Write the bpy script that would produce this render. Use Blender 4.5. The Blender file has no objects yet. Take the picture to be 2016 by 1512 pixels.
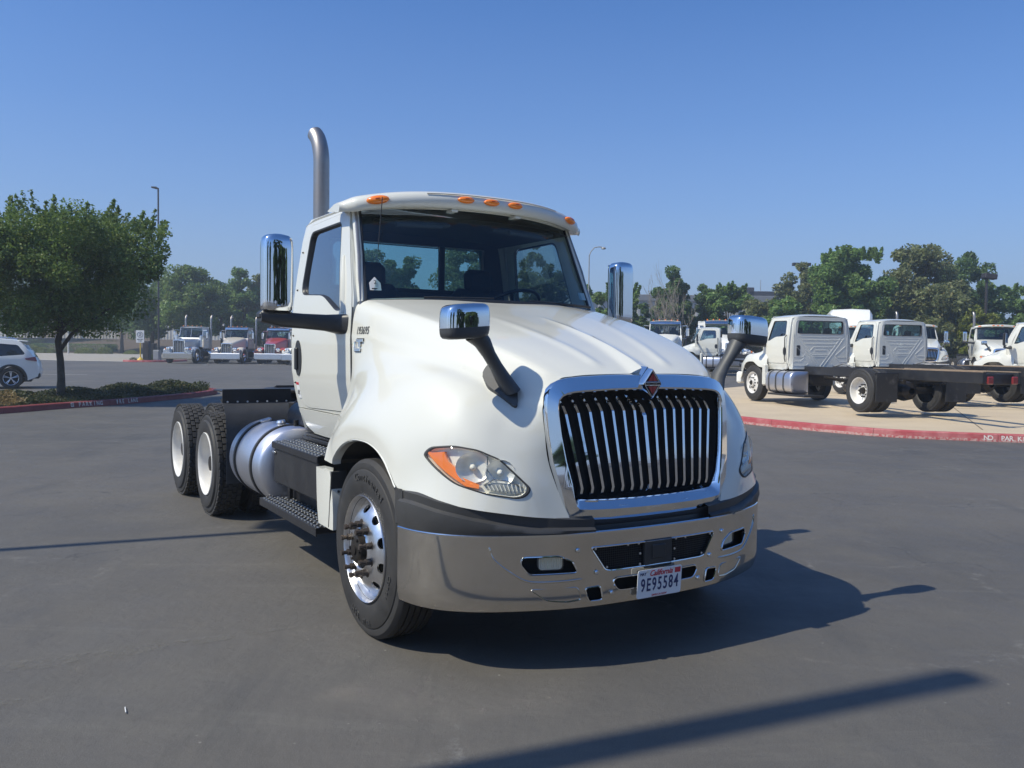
import bpy, bmesh, math, random
import numpy as np
from math import sin, cos, pi, radians, sqrt, atan2, hypot
from mathutils import Vector, Matrix, Euler
from mathutils.geometry import delaunay_2d_cdt
from mathutils.bvhtree import BVHTree

random.seed(7); RNG = np.random.default_rng(7)
SC = bpy.context.scene
COL = SC.collection

# ------------------------------------------------------------------ camera, world, sun, exposure
# site frame: camera above the origin looking along +Y, X to the right, metres
cam_d = bpy.data.cameras.new('camera'); cam = bpy.data.objects.new('camera', cam_d); COL.objects.link(cam)
cam.location = (0, 0, 1.634)
cam_d.sensor_width = 36.0; cam_d.lens = 1700.0 / 2016.0 * 36.0
cam_d.clip_start = 0.05; cam_d.clip_end = 6000
_p, _r = radians(-2.27), radians(0.75)
_f = Vector((0, cos(_p), sin(_p))); _rt = Vector((1, 0, 0)); _u = _rt.cross(_f)
_r2 = _rt * cos(_r) + _u * sin(_r); _u2 = -_rt * sin(_r) + _u * cos(_r)
cam.rotation_euler = Matrix((_r2, _u2, -_f)).transposed().to_euler()
SC.camera = cam

SUN_EL = radians(50.0); SUN_AZ_TRAVEL = radians(23.4)       # the light travels towards this direction, from +X
world = bpy.data.worlds.new('World'); SC.world = world; world.use_nodes = True
wn = world.node_tree.nodes; wl = world.node_tree.links; wn.clear()
sky = wn.new('ShaderNodeTexSky'); sky.sky_type = 'NISHITA'; sky.sun_disc = False
sky.sun_elevation = SUN_EL
_sd = Vector((-cos(SUN_AZ_TRAVEL), -sin(SUN_AZ_TRAVEL)))      # towards the sun
sky.sun_rotation = atan2(_sd.x, _sd.y)
sky.altitude = 0.0; sky.air_density = 1.0; sky.dust_density = 1.0; sky.ozone_density = 10.0
bg = wn.new('ShaderNodeBackground'); bg.inputs['Strength'].default_value = 0.10
wo = wn.new('ShaderNodeOutputWorld')
# blue the sky a little and let it fade into a pale lavender haze towards the horizon
_tn = wn.new('ShaderNodeVectorMath'); _tn.operation = 'MULTIPLY'; _tn.inputs[1].default_value = (0.90, 1.2, 1.46); wl.new(sky.outputs[0], _tn.inputs[0])
_tc = wn.new('ShaderNodeTexCoord'); _sp = wn.new('ShaderNodeSeparateXYZ'); wl.new(_tc.outputs['Generated'], _sp.inputs[0])
_cr = wn.new('ShaderNodeValToRGB'); wl.new(_sp.outputs['Z'], _cr.inputs[0])
_e = _cr.color_ramp.elements; _e[0].position = 0.0; _e[0].color = (.92, .92, .92, 1); _e[1].position = .45; _e[1].color = (0, 0, 0, 1)
for _q, _v in ((.08, .62), (.16, .36), (.25, .18), (.36, .05)): _k = _e.new(_q); _k.color = (_v, _v, _v, 1)
_mx = wn.new('ShaderNodeMix'); _mx.data_type = 'RGBA'; _mx.inputs[7].default_value = (3.6, 4.4, 6.05, 1)
wl.new(_cr.outputs[0], _mx.inputs[0]); wl.new(_tn.outputs[0], _mx.inputs[6]); wl.new(_mx.outputs[2], bg.inputs['Color']); wl.new(bg.outputs[0], wo.inputs['Surface'])

sun_d = bpy.data.lights.new('sun', 'SUN'); sun = bpy.data.objects.new('sun', sun_d); COL.objects.link(sun)
sun_d.energy = 4.15; sun_d.angle = radians(0.53); sun_d.color = (1.0, 0.935, 0.77)
_travel = Vector((cos(SUN_AZ_TRAVEL) * cos(SUN_EL), sin(SUN_AZ_TRAVEL) * cos(SUN_EL), -sin(SUN_EL)))
sun.rotation_euler = _travel.to_track_quat('-Z', 'Y').to_euler()
sun.location = (-20, -10, 30)
SC.view_settings.view_transform = 'Standard'; SC.view_settings.look = 'None'
SC.view_settings.exposure = 0.08; SC.view_settings.gamma = 1.0; SC.view_settings.use_curve_mapping = False
SC.render.engine = 'CYCLES'
SC.cycles.use_denoising = True
SC.cycles.max_bounces = 8; SC.cycles.transparent_max_bounces = 24
SC.cycles.sample_clamp_indirect = 0.0; SC.cycles.blur_glossy = 0.0

# ------------------------------------------------------------------ materials
def mat(name, col=(.5, .5, .5), rough=.5, metal=0.0, coat=0.0, spec=.5, emis=None, var=None, bump=None, alpha=None):
    m = bpy.data.materials.new(name); m.use_nodes = True
    nt = m.node_tree; b = nt.nodes['Principled BSDF']
    b.inputs['Base Color'].default_value = (*col, 1); b.inputs['Roughness'].default_value = rough
    b.inputs['Metallic'].default_value = metal; b.inputs['Coat Weight'].default_value = coat
    b.inputs['Coat Roughness'].default_value = .04; b.inputs['Specular IOR Level'].default_value = spec
    if emis: b.inputs['Emission Color'].default_value = (*emis[:3], 1); b.inputs['Emission Strength'].default_value = emis[3]
    if var:      # (scale, colour2, lo, hi, [rough2])
        tc = nt.nodes.new('ShaderNodeTexCoord'); n = nt.nodes.new('ShaderNodeTexNoise')
        n.inputs['Scale'].default_value = var[0]; n.inputs['Detail'].default_value = 8; n.inputs['Roughness'].default_value = .65
        nt.links.new(tc.outputs['Object'], n.inputs['Vector'])
        r = nt.nodes.new('ShaderNodeMapRange'); r.inputs[1].default_value = var[2]; r.inputs[2].default_value = var[3]
        nt.links.new(n.outputs[0], r.inputs[0])
        mx = nt.nodes.new('ShaderNodeMix'); mx.data_type = 'RGBA'
        mx.inputs[6].default_value = (*col, 1); mx.inputs[7].default_value = (*var[1], 1)
        nt.links.new(r.outputs[0], mx.inputs[0]); nt.links.new(mx.outputs[2], b.inputs['Base Color'])
        if len(var) > 4:
            rr = nt.nodes.new('ShaderNodeMapRange'); rr.inputs[3].default_value = rough; rr.inputs[4].default_value = var[4]
            nt.links.new(r.outputs[0], rr.inputs[0]); nt.links.new(rr.outputs[0], b.inputs['Roughness'])
    if bump:     # (scale, strength, distance)
        tc = nt.nodes.new('ShaderNodeTexCoord'); n = nt.nodes.new('ShaderNodeTexNoise')
        n.inputs['Scale'].default_value = bump[0]; n.inputs['Detail'].default_value = 6
        nt.links.new(tc.outputs['Object'], n.inputs['Vector'])
        bp = nt.nodes.new('ShaderNodeBump'); bp.inputs['Strength'].default_value = bump[1]; bp.inputs['Distance'].default_value = bump[2]
        nt.links.new(n.outputs[0], bp.inputs['Height']); nt.links.new(bp.outputs[0], b.inputs['Normal'])
    return m

def glass_mat(name, tint, refl=1.0, rough=0.0):
    """thin pane: tinted see-through plus a Fresnel reflection, the same for every ray"""
    m = bpy.data.materials.new(name); m.use_nodes = True; nt = m.node_tree; nt.nodes.clear()
    o = nt.nodes.new('ShaderNodeOutputMaterial'); t = nt.nodes.new('ShaderNodeBsdfTransparent'); t.inputs[0].default_value = (*tint, 1)
    g = nt.nodes.new('ShaderNodeBsdfGlossy'); g.inputs['Roughness'].default_value = rough
    ge = nt.nodes.new('ShaderNodeNewGeometry'); dt = nt.nodes.new('ShaderNodeVectorMath'); dt.operation = 'DOT_PRODUCT'
    nt.links.new(ge.outputs['Incoming'], dt.inputs[0]); nt.links.new(ge.outputs['Normal'], dt.inputs[1])
    def mth(op, a, b=None):
        q = nt.nodes.new('ShaderNodeMath'); q.operation = op
        for k, v in enumerate((a, b)):
            if v is None: continue
            if isinstance(v, (int, float)): q.inputs[k].default_value = v
            else: nt.links.new(v, q.inputs[k])
        return q.outputs[0]
    f5 = mth('POWER', mth('SUBTRACT', 1.0, mth('ABSOLUTE', dt.outputs['Value'])), 5.0)
    mu = nt.nodes.new('ShaderNodeMath'); mu.operation = 'MULTIPLY'; mu.inputs[1].default_value = refl; mu.use_clamp = True
    mx = nt.nodes.new('ShaderNodeMixShader')
    nt.links.new(mth('ADD', mth('MULTIPLY', f5, .92), .08), mu.inputs[0]); nt.links.new(mu.outputs[0], mx.inputs[0])
    nt.links.new(t.outputs[0], mx.inputs[1]); nt.links.new(g.outputs[0], mx.inputs[2]); nt.links.new(mx.outputs[0], o.inputs[0])
    return m

M = {}
M['white'] = mat('white_paint', (.71, .705, .635), .45, coat=1.0, spec=.2, var=(1.3, (.715, .71, .635), .35, .7))
M['white2'] = mat('fleet_white_paint', (.87, .86, .80), .45, coat=.7, spec=.2)
M['chrome'] = mat('chrome', (.78, .79, .80), .035, 1.0)
M['chrome2'] = mat('brushed_bumper_metal', (.69, .65, .59), .045, 1.0, var=(3.0, (.63, .59, .53), .3, .7, .055))
def haze_metal(m, rough, fac):
    """polished metal with the soft bloom of fine brushing: a sharp and a broad lobe"""
    nt = m.node_tree; b = nt.nodes['Principled BSDF']; o = nt.nodes['Material Output']; g = nt.nodes.new('ShaderNodeBsdfGlossy'); g.inputs['Roughness'].default_value = rough
    if b.inputs['Base Color'].is_linked: nt.links.new(b.inputs['Base Color'].links[0].from_socket, g.inputs['Color'])
    else: g.inputs['Color'].default_value = b.inputs['Base Color'].default_value
    mx = nt.nodes.new('ShaderNodeMixShader'); mx.inputs[0].default_value = fac; nt.links.new(b.outputs[0], mx.inputs[1]); nt.links.new(g.outputs[0], mx.inputs[2]); nt.links.new(mx.outputs[0], o.inputs[0]); return m
haze_metal(M['chrome2'], .19, .5)
M['alu'] = mat('polished_aluminium', (.84, .84, .85), .30, 1.0, var=(14, (.62, .62, .63), .3, .75, .34))
M['tank'] = mat('satin_aluminium', (.70, .71, .76), .36, 1.0, var=(5, (.62, .63, .68), .3, .7, .46))
M['steel'] = mat('aged_stainless', (.42, .39, .36), .36, .9, var=(6, (.34, .31, .29), .35, .7, .5))
M['plastic'] = mat('black_plastic', (.030, .031, .033), .42, spec=.5, bump=(240, .1, .001))
M['plastic2'] = mat('weathered_black_plastic', (.042, .042, .043), .5, var=(4, (.065, .064, .062), .4, .75))
M['greyp'] = mat('sunlit_grey_plastic', (.055, .058, .062), .5, var=(6, (.075, .08, .084), .4, .7))  # base grey raised to carry the sunlit tone of the hood mirror arms
M['black'] = mat('black_frame_paint', (.018, .018, .020), .38, var=(6, (.035, .033, .031), .45, .75, .6))
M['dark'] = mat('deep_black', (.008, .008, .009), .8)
M['rubber'] = mat('tyre_rubber', (.026, .025, .024), .62, var=(7, (.048, .045, .042), .4, .75, .8), bump=(60, .15, .002))
M['rubber2'] = mat('tyre_lettering_rubber', (.055, .053, .051), .7)
M['tread'] = mat('tread_rubber', (.032, .031, .030), .8, var=(12, (.06, .056, .052), .4, .7), bump=(40, .3, .004))
M['wrim'] = mat('white_wheel_paint', (.76, .74, .70), .4, coat=.4, var=(9, (.68, .66, .61), .4, .8))
M['rust'] = mat('rusty_iron', (.075, .062, .052), .6, .4, var=(40, (.10, .065, .045), .5, .75))
M['amber'] = mat('amber_lens', (1.0, .24, .012), .22, coat=1.0)
M['redlens'] = mat('red_lens', (.24, .02, .018), .2, coat=1.0)
M['lampgrey'] = mat('smoked_reflector', (.45, .46, .44), .35, .3)
M['refl'] = mat('lamp_reflector', (.90, .89, .84), .32, .35)
M['stud'] = mat('worn_step_studs', (.16, .165, .17), .35, .7)
M['lampin'] = mat('lamp_housing', (.86, .85, .79), .4, .0)
M['lens'] = glass_mat('clear_lamp_lens', (.96, .96, .93), .8, .05)
M['ws'] = glass_mat('windshield_glass', (.66, .78, .80), .75)
M['glass'] = glass_mat('side_window_glass', (.40, .52, .54), 2.6)
M['rglass'] = glass_mat('rear_window_glass', (.45, .70, .70), 1.0)
M['dglass'] = mat('dark_window_glass', (.012, .016, .018), .04, spec=.8)
M['interior'] = mat('cab_trim', (.085, .092, .10), .8)
M['seat'] = mat('seat_fabric', (.04, .044, .05), .9)
M['red'] = mat('badge_red', (.42, .03, .03), .3, coat=.6)
M['decal'] = mat('decal_black', (.015, .015, .018), .4)
M['plate'] = mat('plate_white', (.78, .80, .82), .4)
M['plateblue'] = mat('plate_blue', (.02, .03, .12), .4)
M['platered'] = mat('plate_red', (.55, .03, .05), .4)
M['paper'] = mat('paper_tag', (.75, .75, .73), .7)
M['grease'] = mat('greasy_iron', (.02, .018, .016), .45, .4, var=(20, (.045, .035, .025), .4, .7))

# ------------------------------------------------------------------ mesh builder
class MB:
    def __init__(s): s.v = []; s.f = []; s.mi = []; s.cur = 0
    def add(s, vs, fs, mi=None):
        o = len(s.v); s.v.extend([tuple(float(c) for c in q) for q in vs])
        s.f.extend([tuple(i + o for i in f) for f in fs]); s.mi.extend([s.cur if mi is None else mi] * len(fs)); return s
    def box(s, c, size, rot=None, r=0.0, mi=None):
        """box about c, chamfered by r"""
        a, b, d = [q / 2 for q in size]; r = min(r, a * .9, b * .9, d * .9)
        if r <= 0:
            vs = [(x * a, y * b, z * d) for x in (-1, 1) for y in (-1, 1) for z in (-1, 1)]
            fs = [(0, 1, 3, 2), (4, 6, 7, 5), (0, 4, 5, 1), (2, 3, 7, 6), (0, 2, 6, 4), (1, 5, 7, 3)]
        else:
            vs = []; idx = {}
            for x in (-1, 1):
                for y in (-1, 1):
                    for z in (-1, 1):
                        for k in range(3):
                            e = [r, r, r]; e[k] = 0
                            idx[(x, y, z, k)] = len(vs); vs.append((x * (a - e[0]), y * (b - e[1]), z * (d - e[2])))
            fs = []
            for k in range(3):                    # big faces
                o1, o2 = [(1, 2), (2, 0), (0, 1)][k]
                for sg in (-1, 1):
                    q = []
                    for (p1, p2) in ((-1, -1), (1, -1), (1, 1), (-1, 1)):
                        key = [0, 0, 0]; key[k] = sg; key[o1] = p1; key[o2] = p2; q.append(idx[(*key, k)])
                    fs.append(tuple(q if sg > 0 else q[::-1]))
            for k in range(3):                    # edges along axis k
                o1, o2 = [(1, 2), (2, 0), (0, 1)][k]
                for s1 in (-1, 1):
                    for s2 in (-1, 1):
                        def I(t, w):
                            key = [0, 0, 0]; key[k] = t; key[o1] = s1; key[o2] = s2; return idx[(*key, w)]
                        q = [I(-1, o1), I(1, o1), I(1, o2), I(-1, o2)]
                        fs.append(tuple(q if s1 * s2 < 0 else q[::-1]))
            for x in (-1, 1):
                for y in (-1, 1):
                    for z in (-1, 1):
                        q = [idx[(x, y, z, k)] for k in range(3)]
                        fs.append(tuple(q if x * y * z > 0 else q[::-1]))
        if rot is not None:
            R = rot if isinstance(rot, Matrix) else Euler(rot).to_matrix()
            vs = [tuple(R @ Vector(q)) for q in vs]
        s.add([(q[0] + c[0], q[1] + c[1], q[2] + c[2]) for q in vs], fs, mi); return s
    def cyl(s, p0, p1, r0, r1=None, n=16, cap=True, mi=None):
        r1 = r0 if r1 is None else r1; p0 = Vector(p0); p1 = Vector(p1); d = (p1 - p0)
        d = d.normalized() if d.length > 0 else Vector((0, 0, 1))
        a = d.orthogonal().normalized(); b = d.cross(a); vs = []
        for (p, r) in ((p0, r0), (p1, r1)):
            for i in range(n):
                t = 2 * pi * i / n; vs.append(p + a * (r * cos(t)) + b * (r * sin(t)))
        fs = [(i, (i + 1) % n, n + (i + 1) % n, n + i) for i in range(n)]
        if cap: fs += [tuple(range(n))[::-1], tuple(range(n, 2 * n))]
        s.add(vs, fs, mi); return s
    def tube(s, pts, r, n=8, cap=True, mi=None, up=None, sx=1.0):
        """a pipe along pts; r may be a list; sx flattens one axis"""
        P = [Vector(p) for p in pts]; R = r if hasattr(r, '__len__') else [r] * len(P)
        T = [((P[min(i + 1, len(P) - 1)] - P[max(i - 1, 0)]).normalized()) for i in range(len(P))]
        a = (Vector(up) - T[0] * Vector(up).dot(T[0])).normalized() if up is not None else T[0].orthogonal().normalized()
        vs = []
        for i, p in enumerate(P):
            a = (a - T[i] * a.dot(T[i])).normalized(); b = T[i].cross(a)
            for k in range(n):
                t = 2 * pi * k / n; vs.append(p + a * (R[i] * cos(t)) + b * (R[i] * sin(t) * sx))
        fs = [(i * n + k, i * n + (k + 1) % n, (i + 1) * n + (k + 1) % n, (i + 1) * n + k) for i in range(len(P) - 1) for k in range(n)]
        if cap: fs += [tuple(range(n))[::-1], tuple(range((len(P) - 1) * n, len(P) * n))]
        s.add(vs, fs, mi); return s
    def lathe(s, prof, c=(0, 0, 0), axis='x', n=48, mi=None, sg=1):
        """prof: (offset along the axis, radius)"""
        vs = []
        for (h, r) in prof:
            for i in range(n):
                t = 2 * pi * i / n; u, w = r * cos(t), r * sin(t)
                q = {'x': (h * sg, u, w), 'y': (u, h * sg, w), 'z': (u, w, h * sg)}[axis]
                vs.append((q[0] + c[0], q[1] + c[1], q[2] + c[2]))
        m = len(prof)
        fs = [(i * n + k, i * n + (k + 1) % n, (i + 1) * n + (k + 1) % n, (i + 1) * n + k) for i in range(m - 1) for k in range(n)]
        s.add(vs, fs, mi); return s
    def grid(s, A, flip=False, mi=None, closeu=False):
        """A: array [rows][cols] of points"""
        A = np.asarray(A, float); R, Cn = A.shape[:2]
        fs = []
        for i in range(R if closeu else R - 1):
            for j in range(Cn - 1):
                q = (i * Cn + j, i * Cn + j + 1, ((i + 1) % R) * Cn + j + 1, ((i + 1) % R) * Cn + j); fs.append(q[::-1] if flip else q)
        s.add(A.reshape(-1, 3), fs, mi); return s
    def prism(s, poly, h0, h1, fn, mi=None):
        """closed 2D outline extruded between h0 and h1, fn(u, v, h) -> point"""
        n = len(poly)
        vs = [fn(u, v, h0) for u, v in poly] + [fn(u, v, h1) for u, v in poly]
        fs = [tuple(range(n))[::-1], tuple(range(n, 2 * n))] + [(i, (i + 1) % n, n + (i + 1) % n, n + i) for i in range(n)]
        s.add(vs, fs, mi); return s
    def mesh(s, name, mats, smooth=True, angle=35, merge=None, recalc=False):
        me = bpy.data.meshes.new(name); me.from_pydata(s.v, [], s.f)
        for m in (mats if isinstance(mats, (list, tuple)) else [mats]): me.materials.append(m)
        if len(me.materials) > 1: me.polygons.foreach_set('material_index', s.mi)
        if merge or recalc:
            bm = bmesh.new(); bm.from_mesh(me)
            if merge: bmesh.ops.remove_doubles(bm, verts=bm.verts, dist=merge)
            if recalc: bmesh.ops.recalc_face_normals(bm, faces=bm.faces)
            bm.to_mesh(me); bm.free()
        if smooth:
            me.polygons.foreach_set('use_smooth', [True] * len(me.polygons)); me.set_sharp_from_angle(angle=radians(angle))
        me.update(); return me
    def obj(s, name, mats, parent=None, smooth=True, angle=35, merge=None, recalc=False, loc=None, rot=None, label=None):
        o = bpy.data.objects.new(name, s.mesh(name, mats, smooth, angle, merge, recalc)); COL.objects.link(o)
        if parent: o.parent = parent
        if loc is not None: o.location = loc
        if rot is not None: o.rotation_euler = rot
        if label: o['label'] = label
        return o
def mobj(name, me, parent=None, loc=None, rot=None, scale=None):
    o = bpy.data.objects.new(name, me); COL.objects.link(o)
    if parent: o.parent = parent
    if loc is not None: o.location = loc
    if rot is not None: o.rotation_euler = rot
    if scale is not None: o.scale = scale
    return o
def tag(o, label, cat, group=None, kind=None):
    if label: o['label'] = label
    if cat: o['category'] = cat
    if group: o['group'] = group
    if kind: o['kind'] = kind
    return o
def empty(name, loc=(0, 0, 0), rz=0.0, label=None, cat=None, group=None, parent=None):
    o = bpy.data.objects.new(name, None); COL.objects.link(o); o.empty_display_size = .3
    o.location = loc; o.rotation_euler = (0, 0, rz)
    if parent: o.parent = parent
    return tag(o, label, cat, group)
def copy_tree(o, parent=None, matmap=None, skip=()):
    c = o.copy(); COL.objects.link(c); c.parent = parent
    if matmap and c.type == 'MESH' and any(m and m.name in matmap for m in c.data.materials):
        key = (o.data.name, tuple(sorted(matmap)), tuple(m.name for m in matmap.values()))
        if key not in _MC:
            me = o.data.copy()
            for i, m in enumerate(me.materials):
                if m and m.name in matmap: me.materials[i] = matmap[m.name]
            _MC[key] = me
        c.data = _MC[key]
    for ch in list(o.children):
        if ch.name.split('.')[0] in skip: continue
        copy_tree(ch, c, matmap, skip)
    return c
_MC = {}
def solid(o, t, off=-1.0):
    m = o.modifiers.new('solid', 'SOLIDIFY'); m.thickness = t; m.offset = off; m.use_even_offset = False
    e = o.modifiers.new('split', 'EDGE_SPLIT'); e.split_angle = radians(48); e.use_edge_sharp = False; return o
def bevel(o, w=.004, seg=2, ang=40):
    m = o.modifiers.new('bevel', 'BEVEL'); m.width = w; m.segments = seg; m.limit_method = 'ANGLE'; m.angle_limit = radians(ang); return o

# interpolation helpers
def crom(xs, ys, x):
    """smooth non-overshooting interpolation through the knots (monotone cubic)"""
    xs = np.asarray(xs, float); ys = np.asarray(ys, float); x = np.asarray(x, float)
    h = np.diff(xs); _e = (-1,) + (1,) * (ys.ndim - 1); d = np.diff(ys, axis=0) / h.reshape(_e)
    m = np.zeros_like(ys); m[0] = d[0]; m[-1] = d[-1]
    for k in range(1, len(xs) - 1):
        a, b = d[k - 1], d[k]; w1, w2 = 2 * h[k] + h[k - 1], h[k] + 2 * h[k - 1]
        with np.errstate(all='ignore'):
            hm = (w1 + w2) / (w1 / np.where(a == 0, 1e-12, a) + w2 / np.where(b == 0, 1e-12, b))
        av = (a * h[k] + b * h[k - 1]) / (h[k] + h[k - 1])
        m[k] = np.where(a * b > 0, .35 * hm + .65 * av, av * .35)
    i = np.clip(np.searchsorted(xs, x) - 1, 0, len(xs) - 2); t = (x - xs[i]) / h[i]; hh = h[i]
    if ys.ndim > 1: t = t.reshape(t.shape + (1,) * (ys.ndim - 1)); hh = hh.reshape(hh.shape + (1,) * (ys.ndim - 1))
    return (2 * t**3 - 3 * t**2 + 1) * ys[i] + (t**3 - 2 * t**2 + t) * hh * m[i] + (-2 * t**3 + 3 * t**2) * ys[i + 1] + (t**3 - t**2) * hh * m[i + 1]
def inpoly(p, poly):
    x, y = p; c = False; n = len(poly); j = n - 1
    for i in range(n):
        xi, yi = poly[i]; xj, yj = poly[j]
        if (yi > y) != (yj > y) and x < (xj - xi) * (y - yi) / (yj - yi) + xi: c = not c
        j = i
    return c
def rounded(poly, r, n=4):
    """round the corners of a closed 2D outline; r one value or one per corner"""
    out = []; N = len(poly); rr = r if hasattr(r, '__len__') else [r] * N
    for i in range(N):
        p = Vector(poly[i]); a = Vector(poly[i - 1]) - p; b = Vector(poly[(i + 1) % N]) - p
        q = min(rr[i], a.length * .48, b.length * .48)
        if q <= 1e-5: out.append(tuple(p)); continue
        a = p + a.normalized() * q; b = p + b.normalized() * q
        for k in range(n + 1):
            t = k / n; out.append(tuple(a * (1 - t)**2 + p * 2 * t * (1 - t) + b * t * t))
    return out
def dens(poly, step):
    out = []
    for i in range(len(poly)):
        a = Vector(poly[i]); b = Vector(poly[(i + 1) % len(poly)]); n = max(1, int((b - a).length / step + .5))
        for k in range(n): out.append(tuple(a.lerp(b, k / n)))
    return out
def cdt(mb, outer, holes, fn, step=(.06, .06), flip=False, mi=None, pts=None):
    """triangulated sheet with holes; 2D (u, v) -> fn(u, v) 3D; inner lattice so that it can curve"""
    loops = [outer] + list(holes); V = []; E = []
    for lp in loops:
        o = len(V); V += [Vector(p) for p in lp]; E += [(o + i, o + (i + 1) % len(lp)) for i in range(len(lp))]
    us = [p[0] for p in outer]; vs = [p[1] for p in outer]
    gx = np.arange(min(us) + step[0] * .5, max(us), step[0]); gy = np.arange(min(vs) + step[1] * .5, max(vs), step[1])
    bnd = np.array([p for lp in loops for p in dens(lp, min(step) * .5)]); tol = min(step) * .33
    for x in gx:
        for y in gy:
            if not inpoly((x, y), outer) or any(inpoly((x, y), h) for h in holes): continue
            if np.min((bnd[:, 0] - x)**2 + (bnd[:, 1] - y)**2) < tol**2: continue
            V.append(Vector((x, y)))
    rv, _, rf, _, _, _ = delaunay_2d_cdt(V, E, [], 0, 1e-6)
    fs = []
    for f in rf:
        c = (sum(rv[i][0] for i in f) / len(f), sum(rv[i][1] for i in f) / len(f))
        if inpoly(c, outer) and not any(inpoly(c, h) for h in holes):
            a, b, d = [rv[i] for i in f[:3]]
            ccw = (b[0] - a[0]) * (d[1] - a[1]) - (b[1] - a[1]) * (d[0] - a[0]) > 0
            f = tuple(f) if ccw != flip else tuple(f)[::-1]; fs.append(f)
    mb.add([fn(p[0], p[1]) for p in rv], fs, mi); return mb

def text_mesh(txt, size, depth=.002, mt=None, name='letters', font=None, shear=0.0, sx=1.0, align='CENTER', bold=0.0):
    cu = bpy.data.curves.new(name, 'FONT'); cu.body = txt; cu.size = size; cu.extrude = depth / 2; cu.align_x = align; cu.align_y = 'CENTER'
    cu.shear = shear; cu.offset = bold; cu.resolution_u = 4
    o = bpy.data.objects.new(name, cu); COL.objects.link(o)
    dg = bpy.context.evaluated_depsgraph_get(); me = bpy.data.meshes.new_from_object(o.evaluated_get(dg))
    bpy.data.objects.remove(o); bpy.data.curves.remove(cu)
    me.name = name; me.materials.clear()
    if mt: me.materials.append(mt)
    if sx != 1.0: me.transform(Matrix.Diagonal((sx, 1, 1, 1)))
    return me
def frame_mat(o, x, y, origin):
    """matrix whose local x, y run along the given directions"""
    x = Vector(x).normalized(); y = Vector(y); z = x.cross(y).normalized(); y = z.cross(x)
    m = Matrix((x, y, z)).transposed().to_4x4(); m.translation = Vector(origin); o.matrix_local = m; return o
# ------------------------------------------------------------------ ground shape of the site
def smooth(a, b, x):
    t = min(1.0, max(0.0, (x - a) / (b - a))); return t * t * (3 - 2 * t)
def gz(x, y):
    """the lot is level near the camera and rises gently away from it, more so to the right"""
    return min((.004 + .011 * smooth(-5, 8, x)) * max(0.0, y - 15.0), .9)

# ------------------------------------------------------------------ the road tractor
U15 = list(range(16))
YS = [.235, .29, .36, .45, .56, .67, .78, .9, 1.03, 1.15, 1.3, 1.43, 1.56, 1.68, 1.8, 1.93]
_cy = [.235, .25, .3, .4, .5, .7, .9, 1.1, 1.3, 1.5, 1.7, 1.93]
_cx = [.53, .542, .572, .616, .657, .721, .765, .801, .828, .852, .876, .905]
_cz = [1.486, 1.495, 1.524, 1.573, 1.612, 1.676, 1.73, 1.782, 1.826, 1.866, 1.906, 1.948]
R2 = np.array([[np.interp(y, _cy, _cx), y, np.interp(y, _cy, _cz)] for y in YS])
R4 = np.array([(.632, .233, 1.345), (.66, .29, 1.355), (.70, .36, 1.39), (.755, .45, 1.44), (.805, .56, 1.485), (.84, .67, 1.52), (.865, .778, 1.545), (.89, .9, 1.57), (.915, 1.03, 1.597), (.935, 1.15, 1.618), (.95, 1.3, 1.642), (.962, 1.43, 1.66), (.974, 1.56, 1.68), (.983, 1.68, 1.692), (.992, 1.8, 1.70), (1.0, 1.93, 1.71)])
R5 = np.array([(.632, .228, 1.29), (.68, .27, 1.295), (.745, .33, 1.315), (.82, .40, 1.36), (.885, .5, 1.415), (.935, .62, 1.45), (.965, .73, 1.47), (.985, .86, 1.48), (1.0, 1.0, 1.49), (1.01, 1.15, 1.497), (1.016, 1.3, 1.503), (1.016, 1.46, 1.505), (1.012, 1.6, 1.50), (1.006, 1.72, 1.495), (1.003, 1.83, 1.485), (1.0, 1.93, 1.47)])
R6 = np.array([(.628, .215, 1.21), (.725, .262, 1.20), (.81, .312, 1.22), (.90, .375, 1.265), (.98, .475, 1.325), (1.04, .60, 1.365), (1.083, .72, 1.388), (1.11, .85, 1.400), (1.125, 1.0, 1.406), (1.13, 1.15, 1.408), (1.13, 1.3, 1.405), (1.12, 1.46, 1.396), (1.10, 1.6, 1.38), (1.078, 1.72, 1.36), (1.052, 1.83, 1.335), (1.035, 1.915, 1.32)])
R7 = np.array([(.618, .2, 1.08), (.735, .228, 1.085), (.845, .272, 1.10), (.945, .335, 1.13), (1.04, .44, 1.17), (1.11, .58, 1.205), (1.15, .72, 1.24), (1.175, .86, 1.265), (1.185, 1.0, 1.283), (1.19, 1.15, 1.292), (1.19, 1.3, 1.288), (1.185, 1.46, 1.27), (1.175, 1.6, 1.235), (1.16, 1.72, 1.19), (1.145, 1.81, 1.16), (1.125, 1.875, 1.15)])
R8 = np.array([(.58, .165, .93), (.73, .183, .94), (.85, .235, .96), (.968, .32, .98), (1.09, .47, 1.005), (1.17, .64, 1.035), (1.2, .75, 1.085), (1.212, .87, 1.14), (1.219, 1.0, 1.18), (1.222, 1.15, 1.198), (1.222, 1.3, 1.192), (1.218, 1.46, 1.165), (1.214, 1.59, 1.12), (1.21, 1.70, 1.06), (1.205, 1.76, 1.02), (1.195, 1.83, 1.02)])
R9 = np.array([(.527, .126, .782), (.70, .156, .797), (.848, .205, .818), (.999, .296, .841), (1.138, .468, .871), (1.212, .70, .90), (1.22, .79, .965), (1.222, .88, 1.035), (1.225, 1.0, 1.087), (1.226, 1.15, 1.110), (1.226, 1.3, 1.107), (1.224, 1.44, 1.080), (1.222, 1.56, 1.030), (1.22, 1.655, .959), (1.22, 1.68, .916), (1.216, 1.84, .922)])
_y0 = [.205 + (y - .235) * (1.515 / 1.695) for y in YS]
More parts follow.
